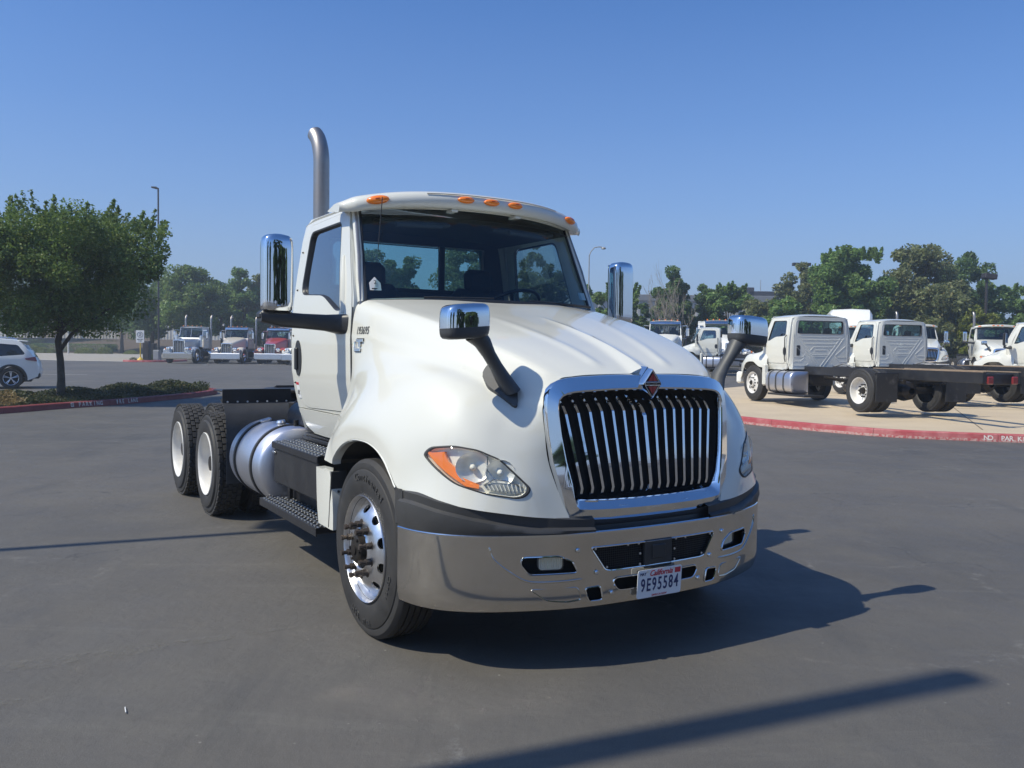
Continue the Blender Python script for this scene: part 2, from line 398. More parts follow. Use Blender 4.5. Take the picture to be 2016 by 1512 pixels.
R0 = np.array([[0, y, np.interp(y, [.205, .3, .5, .7, .9, 1.1, 1.3, 1.5, 1.72], [1.513, 1.562, 1.645, 1.712, 1.77, 1.82, 1.865, 1.91, 1.957])] for y in _y0])
R1 = (R0 + R2) / 2; R1[:, 2] += np.linspace(.012, .022, 16); R1[:, 1] -= .008
R1b = R2 + (R1 - R2) * .28; R1b[:, 2] += .007
R3 = (R2 + R4) / 2; _t3 = np.array([smooth(1.0, 1.93, y) for y in YS]); R3[:, 0] += .006 + .026 * _t3; R3[:, 2] += .004 + .03 * _t3
R2b = R2 + (R4 - R2) * .2; R2b[:, 0] += .003 + .035 * _t3; R2b[:, 2] += .018 * _t3
_bp = np.array([sin(pi * min(1, max(0, (u - 3.5) / 11.5)))**.7 for u in U15]); R5[:, 0] += .020 * _bp; R5[:, 2] += .022 * _bp; R6[:, 0] -= .026 * _bp; R6[:, 2] += .006 * _bp; R7[:, 0] -= .006 * _bp
HROWS = [R0, R1, R1b, R2, R2b, R3, R4, R5, R6, R7, R8, R9]
_hv = [0.0]
for a, b in zip(HROWS[:-1], HROWS[1:]): _hv.append(_hv[-1] + float(np.mean(np.linalg.norm(b - a, axis=1))))
HVK = np.array(_hv) / _hv[-1]
_HU = np.linspace(0, 15, 121)
_HR = np.array([crom(U15, R, _HU) for R in HROWS])              # rows x u x 3
_HVV = np.linspace(0, 1, 97)
HG = crom(HVK, _HR, _HVV)                                         # v x u x 3
for j in range(HG.shape[0]):                                      # pressed ridges of the hood top
    if _HVV[j] < HVK[3]:
        x, y = HG[j, :, 0], HG[j, :, 1]
        w = np.interp(y, [.2, .5, 1.2], [.085, .055, .012]); hgt = np.interp(y, [.2, .5, 1.25], [.034, .022, 0])
        HG[j, :, 2] += hgt * np.clip(1 - x / w, 0, 1)**.8
        xr = np.interp(y, [.28, .4, .6, .9, 1.3], [.245, .262, .30, .36, .43]); a = np.interp(y, [.26, .32, .8, 1.3], [0, .013, .008, 0])
        HG[j, :, 2] += a * np.exp(-((x - xr) / .028)**2)
for _k in range(6):                                              # take the last unevenness out of the skin, edges kept
    _g = HG.copy(); HG[1:-1, 1:-1] = .5 * _g[1:-1, 1:-1] + .125 * (_g[:-2, 1:-1] + _g[2:, 1:-1] + _g[1:-1, :-2] + _g[1:-1, 2:]); HG[0, 1:-1, 1:] = (.5 * _g[0, 1:-1] + .25 * (_g[0, :-2] + _g[0, 2:]))[:, 1:]
for _j in range(HG.shape[0]):                                     # the two drawn lines along the side
    _a = math.exp(-((_HVV[_j] - HVK[3]) / .009)**2); _b = math.exp(-((_HVV[_j] - HVK[6]) / .011)**2); _f = np.interp(np.arange(121), [0, 8, 70, 112, 120], [0, 1, 1, 1, .6])
    HG[_j, :, 2] += .0055 * _a * _f; HG[_j, :, 0] += (.003 * _a + .005 * _b) * _f; HG[_j, :, 2] += .003 * _b * _f
def hood_at(u, v):
    """u 0..15 front to back, v 0..1 centre to lower edge -> point on the passenger side (x < 0)"""
    a = min(max(u / 15 * 120, 0), 119.999); b = min(max(v * 96, 0), 95.999); i, j = int(a), int(b); s, t = a - i, b - j
    p = (HG[j, i] * (1 - s) + HG[j, i + 1] * s) * (1 - t) + (HG[j + 1, i] * (1 - s) + HG[j + 1, i + 1] * s) * t
    return (-p[0], p[1], p[2])
def hood_uv(p):
    d = np.sum((HG * np.array([-1, 1, 1]) - np.array(p))**2, axis=2); j, i = np.unravel_index(np.argmin(d), d.shape)
    return (i / 120 * 15, j / 96)
def hood_n(u, v):
    a, b = Vector(hood_at(min(u + .1, 15), v)), Vector(hood_at(max(u - .1, 0), v)); c, d = Vector(hood_at(u, min(v + .01, 1))), Vector(hood_at(u, max(v - .01, 0)))
    n = (a - b).cross(c - d).normalized()
    return n if n.x < 0 or (abs(n.x) < .05 and n.z > 0) else -n

CZ = [.9, 1.06, 1.2, 1.4, 1.7, 1.95, 2.2, 2.5, 2.6, 2.66]; CX = [.88, .93, .965, .995, 1.0, .985, .955, .91, .88, .84]
def cabx(z): return float(np.interp(z, CZ, CX))
_cabxs = lambda z: float(crom(CZ, CX, np.array([z]))[0])

def wheel_nuts(par, c, sg, n, rb, r, ln, m, name='lug_nut'):
    mb = MB(); mb.cyl((0, 0, 0), (sg * ln * .5, 0, 0), r, n=6); mb.cyl((sg * ln * .5, 0, 0), (sg * ln * .86, 0, 0), r * .55, n=8); mb.cyl((sg * ln * .80, 0, 0), (sg * ln, 0, 0), r * .72, n=8)
    mb.cyl((-sg * .004, 0, 0), (sg * .008, 0, 0), r * 1.35, n=12); me = mb.mesh(name, m)
    for k in range(n):
        t = 2 * pi * (k + .5) / n; mobj(name, me, par, (c[0], c[1] + rb * cos(t), c[2] + rb * sin(t)))

def tread_blocks(mb, c, w, R, n, rows, m=1):
    """separate tread blocks round a drive tyre (axis x)"""
    bw = w / rows
    for j in range(rows):
        x0 = c[0] - w / 2 + bw * (j + .5)
        for k in range(n):
            t = 2 * pi * (k + (.5 if j % 2 else 0)) / n
            rot = Matrix.Rotation(t, 3, 'X')
            a = .08 * (1 if j % 2 else -1)
            mb.box((x0, c[1] - sin(t) * (R - .004), c[2] + cos(t) * (R - .004)), (bw * .86, 2 * pi * R / n * .84, .026), rot @ Matrix.Rotation(a, 3, 'Z'), .003, mi=m)

def tyre_prof(w, R, ri, tread=.01, steer=True):
    """(offset from the outer face inwards, radius)"""
    h = w / 2
    p = [(.030, ri - .006), (.012, ri + .012), (.004, ri + .035), (0, ri + .075), (.001, ri + .12), (.012, R - .062), (.018, R - .058), (.016, R - .045), (.020, R - .022), (.034, R - .006), (.042, R)]
    q = []
    if steer:
        for k in range(4):
            x = .042 + (w - .084) * (k + 1) / 5
            q += [(x - .005, R + .001), (x - .004, R - .013), (x + .004, R - .013), (x + .005, R + .001)]
    return p + q + [(w - a, b) for a, b in p[::-1]]

def make_tyre(par, x_out, y, z, sg, w, R, ri, steer, name='tyre', label=None):
    """sg -1: outer face on the -x side"""
    mb = MB(); mb.lathe(tyre_prof(w, R if steer else R - .014, ri, steer=steer), (x_out, y, z), 'x', 72, sg=-sg)
    if not steer: tread_blocks(mb, (x_out - sg * w / 2, y, z), w * .84, R - .006, 46, 5)
    return mb.obj(name, [M['rubber'], M['tread']], par, angle=28, label=label)

def sidewall_text(par, txt, c, r, ang, size, m, inv=False):
    """raised lettering that follows the sidewall, outer face towards -x; ang in degrees, 90 at the top"""
    w = size * .62; n = len(txt)
    for k, ch in enumerate(txt):
        if ch == ' ': continue
        a = radians(ang) + (1 if inv else -1) * (k - (n - 1) / 2) * w / r
        me = text_mesh(ch, size, .004, m, 'tyre_letter'); o = mobj('tyre_letter', me, par)
        # looking from -x towards +x: right on the page is -y?? -> the viewer sees +y to the left
        rad = Vector((0, -cos(a), sin(a))); tan = Vector((0, -sin(a), -cos(a)))      # outward, clockwise as seen from outside
        up = -rad if inv else rad; rt = -tan if inv else tan
        rt = Vector((0, rt.y, rt.z))
        frame_mat(o, rt, up, Vector(c) + rad * r)

def steer_wheel(par, sg, y, z, R=.505, main=True):
    """single front wheel with a polished dish and hand holes"""
    xo = sg * 1.235; w = .275; ri = .292
    t = empty('front_wheel', parent=par, loc=(0, 0, 0))
    make_tyre(t, xo, y, z, sg, w, R, ri, True)
    # dish: depth below the outer face, by radius
    dep = lambda r: float(np.interp(r, [.07, .11, .115, .185, .215, .25, .268, .282, .296], [-.012, -.014, -.006, .008, .026, .060, .075, .066, .004]))
    mb = MB(); holes = []
    for k in range(10):
        a = 2 * pi * (k + .5) / 10; cx_, cy_ = .218 * cos(a), .218 * sin(a)
        holes.append([(cx_ + .021 * cos(b) * cos(a) - .029 * sin(b) * sin(a), cy_ + .021 * cos(b) * sin(a) + .029 * sin(b) * cos(a)) for b in [2 * pi * i / 18 for i in range(18)]])
    outer = [(.27 * cos(2 * pi * i / 72), .27 * sin(2 * pi * i / 72)) for i in range(72)]
    hub = [(.108 * cos(2 * pi * i / 40), .108 * sin(2 * pi * i / 40)) for i in range(40)]
    cdt(mb, outer, [hub] + holes, lambda u, v: (xo - sg * dep(hypot(u, v)), y + u, z + v), (.018, .018), flip=sg > 0)
    rim = mb.obj('rim_disc', M['alu'], t, angle=60); solid(rim, .012, -1 if sg < 0 else -1)
    mb = MB(); mb.lathe([(.075, .268), (.070, .279), (.045, .286), (.012, .290), (-.003, .300), (.003, .304), (.02, .300)], (xo, y, z), 'x', 72, sg=-sg); mb.obj('rim_edge', M['alu'], t, angle=60)
    mb = MB(); mb.cyl((xo - sg * .10, y, z), (xo - sg * .20, y, z), .27, n=32); mb.lathe([(.09, .0), (.09, .278), (.25, .278)], (xo, y, z), 'x', 32, sg=-sg); mb.obj('brake_drum', M['dark'], t)
    wheel_nuts(t, (xo + sg * .002, y, z), sg, 10, .1425, .021, .078, M['rust'])
    mb = MB(); mb.lathe([(.0, .106), (-.01, .10), (-.012, .082), (-.042, .078), (-.05, .06), (-.052, .03), (-.060, .028), (-.062, 0)], (xo, y, z), 'x', 32, sg=-sg)
    for k in range(6):
        a = 2 * pi * k / 6; mb.cyl((xo + sg * .04, y + .066 * cos(a), z + .066 * sin(a)), (xo + sg * .056, y + .066 * cos(a), z + .066 * sin(a)), .009, n=6)
    mb.obj('hub', M['grease'], t)
    if main and sg < 0:
        sidewall_text(t, 'Continental', (xo - .002, y, z), .405, 78, .062, M['rubber2'])
        sidewall_text(t, 'Conti', (xo - .002, y, z), .38, -22, .05, M['rubber2'])
        sidewall_text(t, 'HS3', (xo - .002, y, z), .405, -105, .062, M['rubber2'], True)
        sidewall_text(t, 'plus', (xo - .002, y, z), .405, -82, .045, M['rubber2'], True)
    return t

def dual_wheel(par, sg, y, z, R=.505):
    xo = sg * 1.225; w = .265; ri = .292
    t = empty('drive_wheel', parent=par)
    make_tyre(t, xo, y, z, sg, w, R, ri, False); make_tyre(t, xo - sg * .33, y, z, sg, w, R, ri, False, 'inner_tyre')
    mb = MB(); mb.lathe([(.02, .302), (.004, .304), (-.001, .299), (.006, .290), (.05, .280), (.10, .276), (.135, .272), (.150, .262), (.152, .15), (.146, .115), (.10, .11), (.095, .10), (.09, .0)], (xo, y, z), 'x', 72, sg=-sg)
    mb.obj('white_rim', M['wrim'], t, angle=45)
    wheel_nuts(t, (xo - sg * .152, y, z), sg, 10, .1425, .015, .04, M['rust'])
    mb = MB(); mb.cyl((xo - sg * .15, y, z), (xo - sg * .05, y, z), .085, .07, n=24); mb.obj('axle_hub', M['grease'], t)
    return t

def dimple_tread(mb, x0, x1, y0, y1, z, th=.03, nx=4, ny=12, mi=0):
    x0, x1 = min(x0, x1), max(x0, x1)
    """step plate with raised studs and punched holes"""
    mb.box(((x0 + x1) / 2, (y0 + y1) / 2, z - th / 2), (x1 - x0, y1 - y0, th), r=.004, mi=mi)
    for i in range(nx):
        for j in range(ny):
            x = x0 + (x1 - x0) * (i + .5) / nx; y = y0 + (y1 - y0) * (j + (.5 if i % 2 else .2)) / (ny + .2)
            mb.lathe([(0, .021), (.008, .018), (.010, .013), (.003, .009), (.001, .0)], (x, y, z), 'z', 10, mi=1)

def make_cab(par, rear='split', visor=True, main=True, mirrors=True):
    """the shared day cab: side walls with doors, roof, windscreen, rear wall; local to the tractor"""
    YB = 3.22
    # door outline in (y, z); window hole
    fr = lambda z: float(np.interp(z, [1.17, 1.95, 2.57], [1.945, 1.952, 2.225]))      # front edge (A pillar line)
    win = rounded([(3.005, 2.505), (2.36, 2.515), (2.275, 2.22), (2.175, 1.885), (2.26, 1.885), (2.40, 1.945), (2.55, 2.005), (3.045, 2.03)], [.07, .06, .2, .015, .05, .1, .15, .09])
    door = rounded([(3.125, 2.56), (2.245, 2.585), (1.955, 1.95), (1.95, 1.20), (2.9, 1.175), (3.02, 1.20), (3.15, 1.42), (3.17, 1.9)], [.10, .06, .12, .03, .05, .1, .2, .3])
    for sg in (-1, 1):
        P = lambda off: (lambda u, v: (sg * (cabx(v) + off), u, v))
        fl = sg > 0
        mb = MB(); outer = [(3.16, 1.17), (3.215, 1.45), (3.22, 2.0), (3.20, 2.56), (3.15, 2.62), (2.27, 2.62), (1.94, 1.95), (1.935, 1.17)]
        outer = dens(outer, .12); hole = dens(door, .06)
        cdt(mb, outer, [hole], P(0), (.09, .09), flip=not fl)
        o = mb.obj('side_frame', M['white'], par, angle=50); solid(o, .03)
        dd = empty('door', parent=par)
        din = [((u - 2.6) * .993 + 2.6, (v - 1.9) * .993 + 1.9) for u, v in door]
        mb = MB(); cdt(mb, dens(din, .05), [dens(win, .035)], P(.004), (.06, .06), flip=not fl)
        o = mb.obj('door_skin', M['white'], dd, angle=50); solid(o, .028)
        # rubber round the pane, pane set back
        mb = MB(); wi = [((u - 2.62) * .955 + 2.62, (v - 2.2) * .94 + 2.195) for u, v in win]
        n = len(win)
        A = np.array([[P(.006)(*win[i]), P(.001)(*[.5 * (a + b) for a, b in zip(win[i], wi[i])]), P(-.022)(*wi[i])] for i in range(n)])
        mb.grid(A, closeu=True, flip=fl); mb.obj('window_seal', M['plastic'], dd)
        mb = MB(); cdt(mb, dens(wi, .08), [], P(-.02), (.1, .1), flip=not fl); mb.obj('door_window', M['glass'], dd)
        # handle in its recess
        hy, hz = 3.035, 1.55
        mb = MB(); el = [(hy + .075 * cos(a), hz + .135 * sin(a)) for a in [2 * pi * i / 28 for i in range(28)]]
        mb.prism(el, 0, 0.010, lambda u, v, h: (sg * (cabx(v) + h), u, v)); mb.obj('handle_recess', M['plastic'], dd, recalc=True)
        mb = MB(); mb.box((sg * (cabx(hz) + .018), hy + .02, hz - .005), (.02, .045, .17), r=.008); mb.obj('door_handle', M['plastic'], dd)
        if main:      # swage line under the mirror and small pins at the rear edge
            for zz, yy in ((2.36, 3.13), (2.07, 3.14), (1.72, 3.15), (1.36, 3.13)):
                mb = MB(); mb.cyl((sg * (cabx(zz) + .002), yy, zz), (sg * (cabx(zz) + .014), yy, zz), .009, .004, n=8); mb.obj('door_pin', M['rust'], dd)
        # small triangular trim strip at the rear of the quarter (vertical bead by the A pillar)
        mb = MB(); mb.tube([(sg * (cabx(z) + .008), y, z) for y, z in ((2.215, 2.26), (2.165, 2.12), (2.125, 1.98), (2.105, 1.87))], [.006, .016, .016, .010], 8, sx=1.4); mb.obj('pillar_bead', M['white'], dd)
        # windscreen pillar
        mb = MB(); mb.tube([(sg * .935, 1.94, 1.93), (sg * .905, 2.06, 2.25), (sg * .868, 2.225, 2.60)], [.028, .026, .03], 8); mb.obj('windscreen_pillar', M['white'], par)
        mb = MB(); mb.tube([(sg * .948, 1.915, 1.90), (sg * .915, 2.035, 2.25), (sg * .880, 2.19, 2.58)], [.011, .011, .011], 6); mb.obj('drip_moulding', M['steel'], par)
        # sill below the door
        mb = MB(); yy = [1.94, 2.3, 2.7, 2.9, 3.03, 3.13]
        zb = [.99, .985, .985, .99, 1.03, 1.14]
        A = [[(sg * (cabx(zt)), y, zt) if k < 3 else (sg * (cabx(zt) - .04), y, zt - .005) for k, zt in enumerate([1.165, 1.165 * .5 + b * .5, b, b])] for y, b in zip(yy, zb)]
        mb.grid(A, flip=fl); o = mb.obj('cab_sill', M['white'], par); solid(o, .01)
    # roof
    mb = MB(); rows = []
    for y in np.linspace(2.16, YB, 12):
        t = smooth(2.95, YB, y); f = smooth(2.16, 2.4, y)
        rows.append([(x, y - .03 * (1 - abs(x) / .9) * (1 - f) * 4, 2.60 + (.085 + .03 * f - .02 * t) * max(0.0, 1 - (abs(x) / .895)**3.2)**.8 - .03 * t * t) for x in [.885 * sin(a) for a in np.linspace(-pi / 2, pi / 2, 25)]])
    mb.grid(rows); o = mb.obj('roof', M['white'], par, angle=60, recalc=True); solid(o, .02)
    # rear wall with its window; rounded vertical corners
    wz0, wz1 = 2.10, 2.50
    ww = .70 if rear == 'split' else .72
    hole = rounded([(-ww, wz0), (ww, wz0), (ww, wz1), (-ww, wz1)], .07)
    def RW(u, v):
        xm = cabx(v); e = max(0.0, abs(u) * xm / .93 - (xm - .13)) / .13
        return (np.sign(u) * min(abs(u) * xm / .93, xm), YB + .03 - .10 * min(1.0, e)**2.2 - .0, v)
    mb = MB(); cdt(mb, dens([(-.93, 1.0), (.93, 1.0), (.93, 2.62), (-.93, 2.62)], .1), [dens(hole, .05)], RW, (.06, .1))
    o = mb.obj('rear_wall', M['white'], par, angle=50, recalc=True); solid(o, .02)
    mb = MB(); mb.grid(np.array([[(u, RW(u, v)[1] + .012, v), (u * .985, RW(u, v)[1] + .008, 2.3 + (v - 2.3) * .96), (u * .96, YB - .01, 2.3 + (v - 2.3) * .91)] for u, v in hole]), closeu=True); mb.obj('rear_window_seal', M['plastic'], par, recalc=True)
    mb = MB(); mb.add([(-ww, YB + .005, wz0), (ww, YB + .005, wz0), (ww, YB + .005, wz1), (-ww, YB + .005, wz1)], [(0, 1, 2, 3)]); mb.obj('rear_window', M['rglass'], par, smooth=False)
    if rear == 'split':
        mb = MB(); mb.box((.302, YB, 2.3), (.055, .03, .42), r=.005); mb.box((.0, YB + .0, 2.115), (1.4, .035, .04), r=.004); mb.obj('rear_window_divider', M['plastic'], par)
    # windscreen: curved pane
    def WS(s, t):      # s -1..1 across, t 0 bottom .. 1 top
        xw = .925 + (.862 - .925) * t; x = s * xw
        y = (1.925 + .29 * t) - (.215 + .0 * t) * (1 - abs(s)**2.3); z = 1.925 + .672 * t + (.025 * (1 - t) + .035 * t) * (1 - s * s)
        return (x, y, z)
    mb = MB(); mb.grid([[WS(s, t) for s in np.linspace(-1, 1, 33)] for t in np.linspace(0, 1, 13)]); mb.obj('windshield', M['ws'], par, angle=60, recalc=True)
    for nm, t0, t1, mm in (('windshield_lower_seal', -.035, .025, 'plastic'), ('windshield_header', .955, 1.08, 'white')):
        mb = MB(); mb.grid([[Vector(WS(s, t)) + Vector((0, -.006, .004)) for s in np.linspace(-1.01, 1.01, 33)] for t in (t0, (t0 + t1) / 2, t1)]); o = mb.obj(nm, M[mm], par, recalc=True); solid(o, .008)
    for sg in (-1, 1):
        mb = MB(); mb.tube([Vector(WS(sg * .985, t)) + Vector((0, -.008, 0)) for t in np.linspace(0, 1, 7)], .011, 6); mb.obj('windshield_side_seal', M['plastic'], par)
    # interior
    it = empty('interior', parent=par)
    mb = MB(); mb.box((0, 2.6, 1.16), (1.84, 1.2, .05)); mb.obj('floor_mat', M['interior'], it, smooth=False)
    mb = MB(); mb.grid([[(x, 1.76 + .18 * abs(x)**2, 1.90), (x, 1.95, 1.955 - .02 * abs(x)), (x, 2.14, 1.93), (x, 2.2, 1.85), (x, 2.2, 1.3)] for x in np.linspace(-.92, .92, 13)]); mb.obj('dashboard', M['interior'], it, recalc=True)
    mb = MB(); mb.grid([[(x, y, 2.575 - .05 * (abs(x) / .85)**3) for y in (2.13, 2.6, 3.18)] for x in np.linspace(-.85, .85, 11)])
    mb.grid([[(x, 3.19, z) for z in (2.58, 2.50)] for x in (-.86, .86)]); mb.grid([[(x, 3.19, z) for z in (2.10, 1.1)] for x in (-.93, .93)])
    for sg in (-1, 1): mb.grid([[(sg * .86, 3.19, 2.52), (sg * .95, 3.19, 2.08)], [(sg * ww, 3.19, 2.52), (sg * ww, 3.19, 2.08)]])
    mb.obj('headliner', M['interior'], it, recalc=True)
    if main:
        mb = MB()
        for sg in (-1, 1): mb.cyl((sg * .62, 2.1, 2.49), (sg * .28, 2.08, 2.50), .02, n=8); mb.box((sg * .45, 2.2, 2.52), (.55, .12, .03), r=.01)
        mb.obj('inner_visor', M['interior'], it)
    for x, yb in ((-.50, 2.84), (.50, 2.90)):
        st = MB()
        for (c, s, r_, rot) in (((x, yb - .25, 1.5), (.5, .5, .16), .05, None), ((x, yb, 1.83), (.50, .14, .62), .06, (-.12, 0, 0)), ((x, yb + .03, 2.20), (.27, .11, .20), .045, (-.1, 0, 0)), ((x, yb - .2, 1.3), (.35, .35, .3), .03, None)):
            st.box(c, s, rot, r_)
        o = st.obj('seat', M['seat'], it); bevel(o, .02, 3)
    mb = MB(); c = Vector((.5, 2.38, 1.98)); nrm = Vector((0, .5, .86)); a_ = Vector((1, 0, 0)); b_ = nrm.cross(a_).normalized()
    mb.tube([c + a_ * (.22 * cos(t)) + b_ * (.22 * sin(t)) for t in np.linspace(0, 2 * pi, 33)], .014, 8, cap=False)
    for t in (0, 2.1, 4.2): mb.tube([c - nrm * .03, c + a_ * (.22 * cos(t)) + b_ * (.22 * sin(t))], .012, 6)
    mb.obj('steering_wheel', M['plastic'], it)
    if visor:
        vv = empty('sun_visor', parent=par)
        # section: top lip runs back, face leans down to a lower edge
        def VS(s, k):
            x = 1.0 * s; c = 1 - abs(s)**2.2; tipz = -.075 * abs(s)**3.2
            y0 = 2.14 - .275 * c
            sec = [(y0 + .36 - .02 * c, 2.655 + .03 * c), (y0 + .16, 2.70 + .018 * c), (y0 + .05, 2.705 + .012 * c), (y0 + .012, 2.685 + .01 * c), (y0 - .004, 2.65), (y0 + .012, 2.612), (y0 + .03, 2.603), (y0 + .06, 2.618), (y0 + .30, 2.635)]
            y, z = sec[k]; sh = 1 - .35 * smooth(.90, 1.0, abs(s))
            if abs(s) > .9: y = 2.14 + .11 + (y - 2.25) * sh; z = 2.655 + (z - 2.655) * sh
            return (x, y, z + tipz)
        mb = MB(); ss = np.sin(np.linspace(-pi / 2, pi / 2, 49)); ss = np.sign(ss) * np.abs(ss)
        mb.grid([[VS(s, k) for k in range(9)] for s in ss]); mb.add([VS(-1, k) for k in range(9)], [tuple(range(9))]); mb.add([VS(1, k) for k in range(9)], [tuple(range(9))[::-1]])
        o = mb.obj('visor_panel', M['white'], vv, angle=50, recalc=True)
        for xx, big in ((-.788, 1.25), (-.2, 1), (0, 1), (.2, 1), (.788, 1.1)):
            s = xx / 1.0; p = Vector(VS(s, 4)) + Vector((0, -.002, .012)); q = Vector(VS(s + .03, 4)) - Vector(VS(s - .03, 4))
            e1 = q.normalized(); n = Vector((0, -1, .25)); n = (n - e1 * n.dot(e1)).normalized(); e2 = n.cross(e1)
            mb = MB(); N = 20
            rings = [(1.0, -.004), (.98, .008), (.8, .019), (.45, .025), (.02, .027)]
            A = [[p + e1 * (.062 * big * f * cos(2 * pi * i / N)) + e2 * (.0235 * big * f * sin(2 * pi * i / N)) + n * h for i in range(N)] for f, h in rings]
            A = [r + [r[0]] for r in A]; mb.grid(A); mb.obj('marker_light', M['amber'], vv, recalc=True)
            if main:
                mb = MB(); mb.box(p + n * .027, (.03, .006, .008), Matrix((e1, n, e2)).transposed(), .002); mb.obj('marker_bulb', mat('marker_core', (.45, .06, .005), .4) if 'marker_core' not in bpy.data.materials else bpy.data.materials['marker_core'], vv)
        if main:
            for k in (-1, 1):
                pass
            mb = MB(); mb.tube([Vector(VS(s, 3)) + Vector((0, -.004, .002)) for s in np.linspace(-.47, .62, 24)], .0028, 6); mb.obj('visor_seam', M['steel'], vv)
            for xx in (-.25, .25):
                s = xx / .975; p = Vector(VS(s, 6)); mb = MB(); mb.box(p + Vector((0, .06, -.01)), (.05, .1, .02), r=.004); mb.obj('visor_bracket', M['white'], vv)
    if mirrors:
        for sg in (-1, 1): tall_mirror(par, sg)

def tall_mirror(par, sg):
    t = empty('door_mirror', parent=par)
    cx_, cy_ = sg * 1.421, 2.19; z0, z1 = 1.868, 2.362
    # chrome shell: convex towards the front, rounded top
    mb = MB(); rows = []
    zz = [0, .0, .02, .06, .15, .35, .6, .8, .9, .95, .98, 1.0]
    sc = [.55, .88, .97, 1, 1, 1, 1, .995, .97, .90, .74, .30]
    for k, (t_, s_) in enumerate(zip(zz, sc)):
        z = z0 + (z1 - z0) * t_; row = []
        for i in range(36):
            a = 2 * pi * i / 36; ca, sa = cos(a), sin(a); e = .62
            x = .102 * np.sign(ca) * abs(ca)**e; y = .085 * np.sign(sa) * abs(sa)**e
            if y > 0: y *= .55
            row.append((cx_ + x * s_, cy_ + y * (.35 + .65 * s_), z))
        rows.append(row + [row[0]])
    mb.grid(rows); mb.add(rows[0][:-1], [tuple(range(36))]); mb.add(rows[-1][:-1], [tuple(range(36))])
    mb.obj('mirror_shell', M['chrome'], t, angle=50, recalc=True, merge=.0005)
    mb = MB(); mb.box((cx_, cy_ + .05, (z0 + z1) / 2), (.17, .004, .45), r=.0015); mb.obj('mirror_glass', M['chrome'], t)
    # black foot and arm
    mb = MB(); mb.box((cx_ + sg * .005, cy_ + .01, 1.835), (.225, .12, .065), r=.022)
    A = []
    for x, y, z, w, h in ((1.53, 2.19, 1.825, .055, .03), (1.40, 2.19, 1.812, .06, .050), (1.25, 2.18, 1.805, .05, .050), (1.10, 2.15, 1.797, .05, .055), (1.03, 2.14, 1.792, .09, .064), (.99, 2.14, 1.79, .15, .070)):
        A.append([(sg * x, y + w * np.sign(cos(a)) * abs(cos(a))**.5, z + h * np.sign(sin(a)) * abs(sin(a))**.5) for a in np.linspace(0, 2 * pi, 21)])
    mb.grid(A); mb.add(A[0][:-1], [tuple(range(20))]); mb.obj('mirror_arm', M['plastic'], t, recalc=True)

def hood_mirror(par, sg):
    t = empty('hood_mirror', parent=par)
    c = Vector((sg * 1.0, .40, 1.772)); out = Vector((sg * 1, -.04, 0)).normalized(); fw = Vector((0, -1, 0)); 
    def ring(z, s, n=40):
        row = []
        for i in range(n):
            a = 2 * pi * i / n; ca, sa = cos(a), sin(a); e = .55
            x = .128 * np.sign(ca) * abs(ca)**e; y = .085 * np.sign(sa) * abs(sa)**e
            if sa > 0: y *= .8
            row.append(c + out * (x * s) + Vector((0, y * (.3 + .7 * s), 0)) + Vector((0, 0, z - .010 * (x * s) / .128)))
        return row + [row[0]]
    mb = MB(); A = [ring(z, s) for z, s in ((-.028, 1.0), (.02, 1.0), (.045, .985), (.065, .95), (.078, .88), (.086, .74), (.090, .35))]
    mb.grid(A); mb.add(A[-1][:-1], [tuple(range(40))]); mb.obj('mirror_cap', M['chrome'], t, angle=60, recalc=True, merge=.0005)
    mb = MB(); A = [ring(z, s) for z, s in ((-.029, .996), (-.05, .985), (-.068, .95), (-.080, .86), (-.086, .6))]
    mb.grid(A); mb.add(A[-1][:-1], [tuple(range(40))]); mb.add(A[0][:-1], [tuple(range(40))]); mb.obj('mirror_housing', M['greyp'], t, angle=60, recalc=True, merge=.0005)
    # arm: flattened, bends out of the foot on the hood
    P = [(.935, .40, 1.705), (.895, .395, 1.668), (.855, .40, 1.61), (.81, .405, 1.55), (.765, .405, 1.485), (.725, .39, 1.42)]
    Rr = [(.056, .055), (.050, .043), (.043, .033), (.043, .032), (.053, .038), (.072, .04)]
    A = []
    for (x, y, z), (a1, a2) in zip(P, Rr):
        d = Vector((-.5, 0, -.86)); e1 = Vector((0, 1, 0)); e2 = Vector((.86, 0, -.5))
        A.append([Vector((x, y, z)) + e1 * (a1 * cos(a)) + e2 * (a2 * sin(a)) for a in np.linspace(0, 2 * pi, 17)])
    A = [[(sg * q.x, q.y, q.z) for q in r] for r in A]
    mb = MB(); mb.grid(A); mb.add(A[0][:-1], [tuple(range(16))]); mb.obj('mirror_arm', M['greyp'], t, recalc=True, angle=60)
    # foot pad lying on the hood side
    pad = rounded([(.305, 1.375), (.49, 1.42), (.56, 1.50), (.545, 1.585), (.42, 1.55), (.335, 1.49)], .03)
    bv = HOOD_BVH
    def PD(u, v, h):
        hit = bv.ray_cast(Vector((-1.6, u - .25, v + .55)), Vector((.8, .25, -.55)).normalized())
        q = hit[0] if hit[0] is not None else Vector((-.72, u, v)); q = q + hit[1] * (h if hit[1].x < 0 else -h) if hit[0] is not None else q
        return (-sg * q.x, q.y, q.z) if sg > 0 else tuple(q)
    mb = MB(); mb.prism(pad, -.004, .022, PD); o = mb.obj('mirror_foot', M['greyp'], t, recalc=True, angle=50)

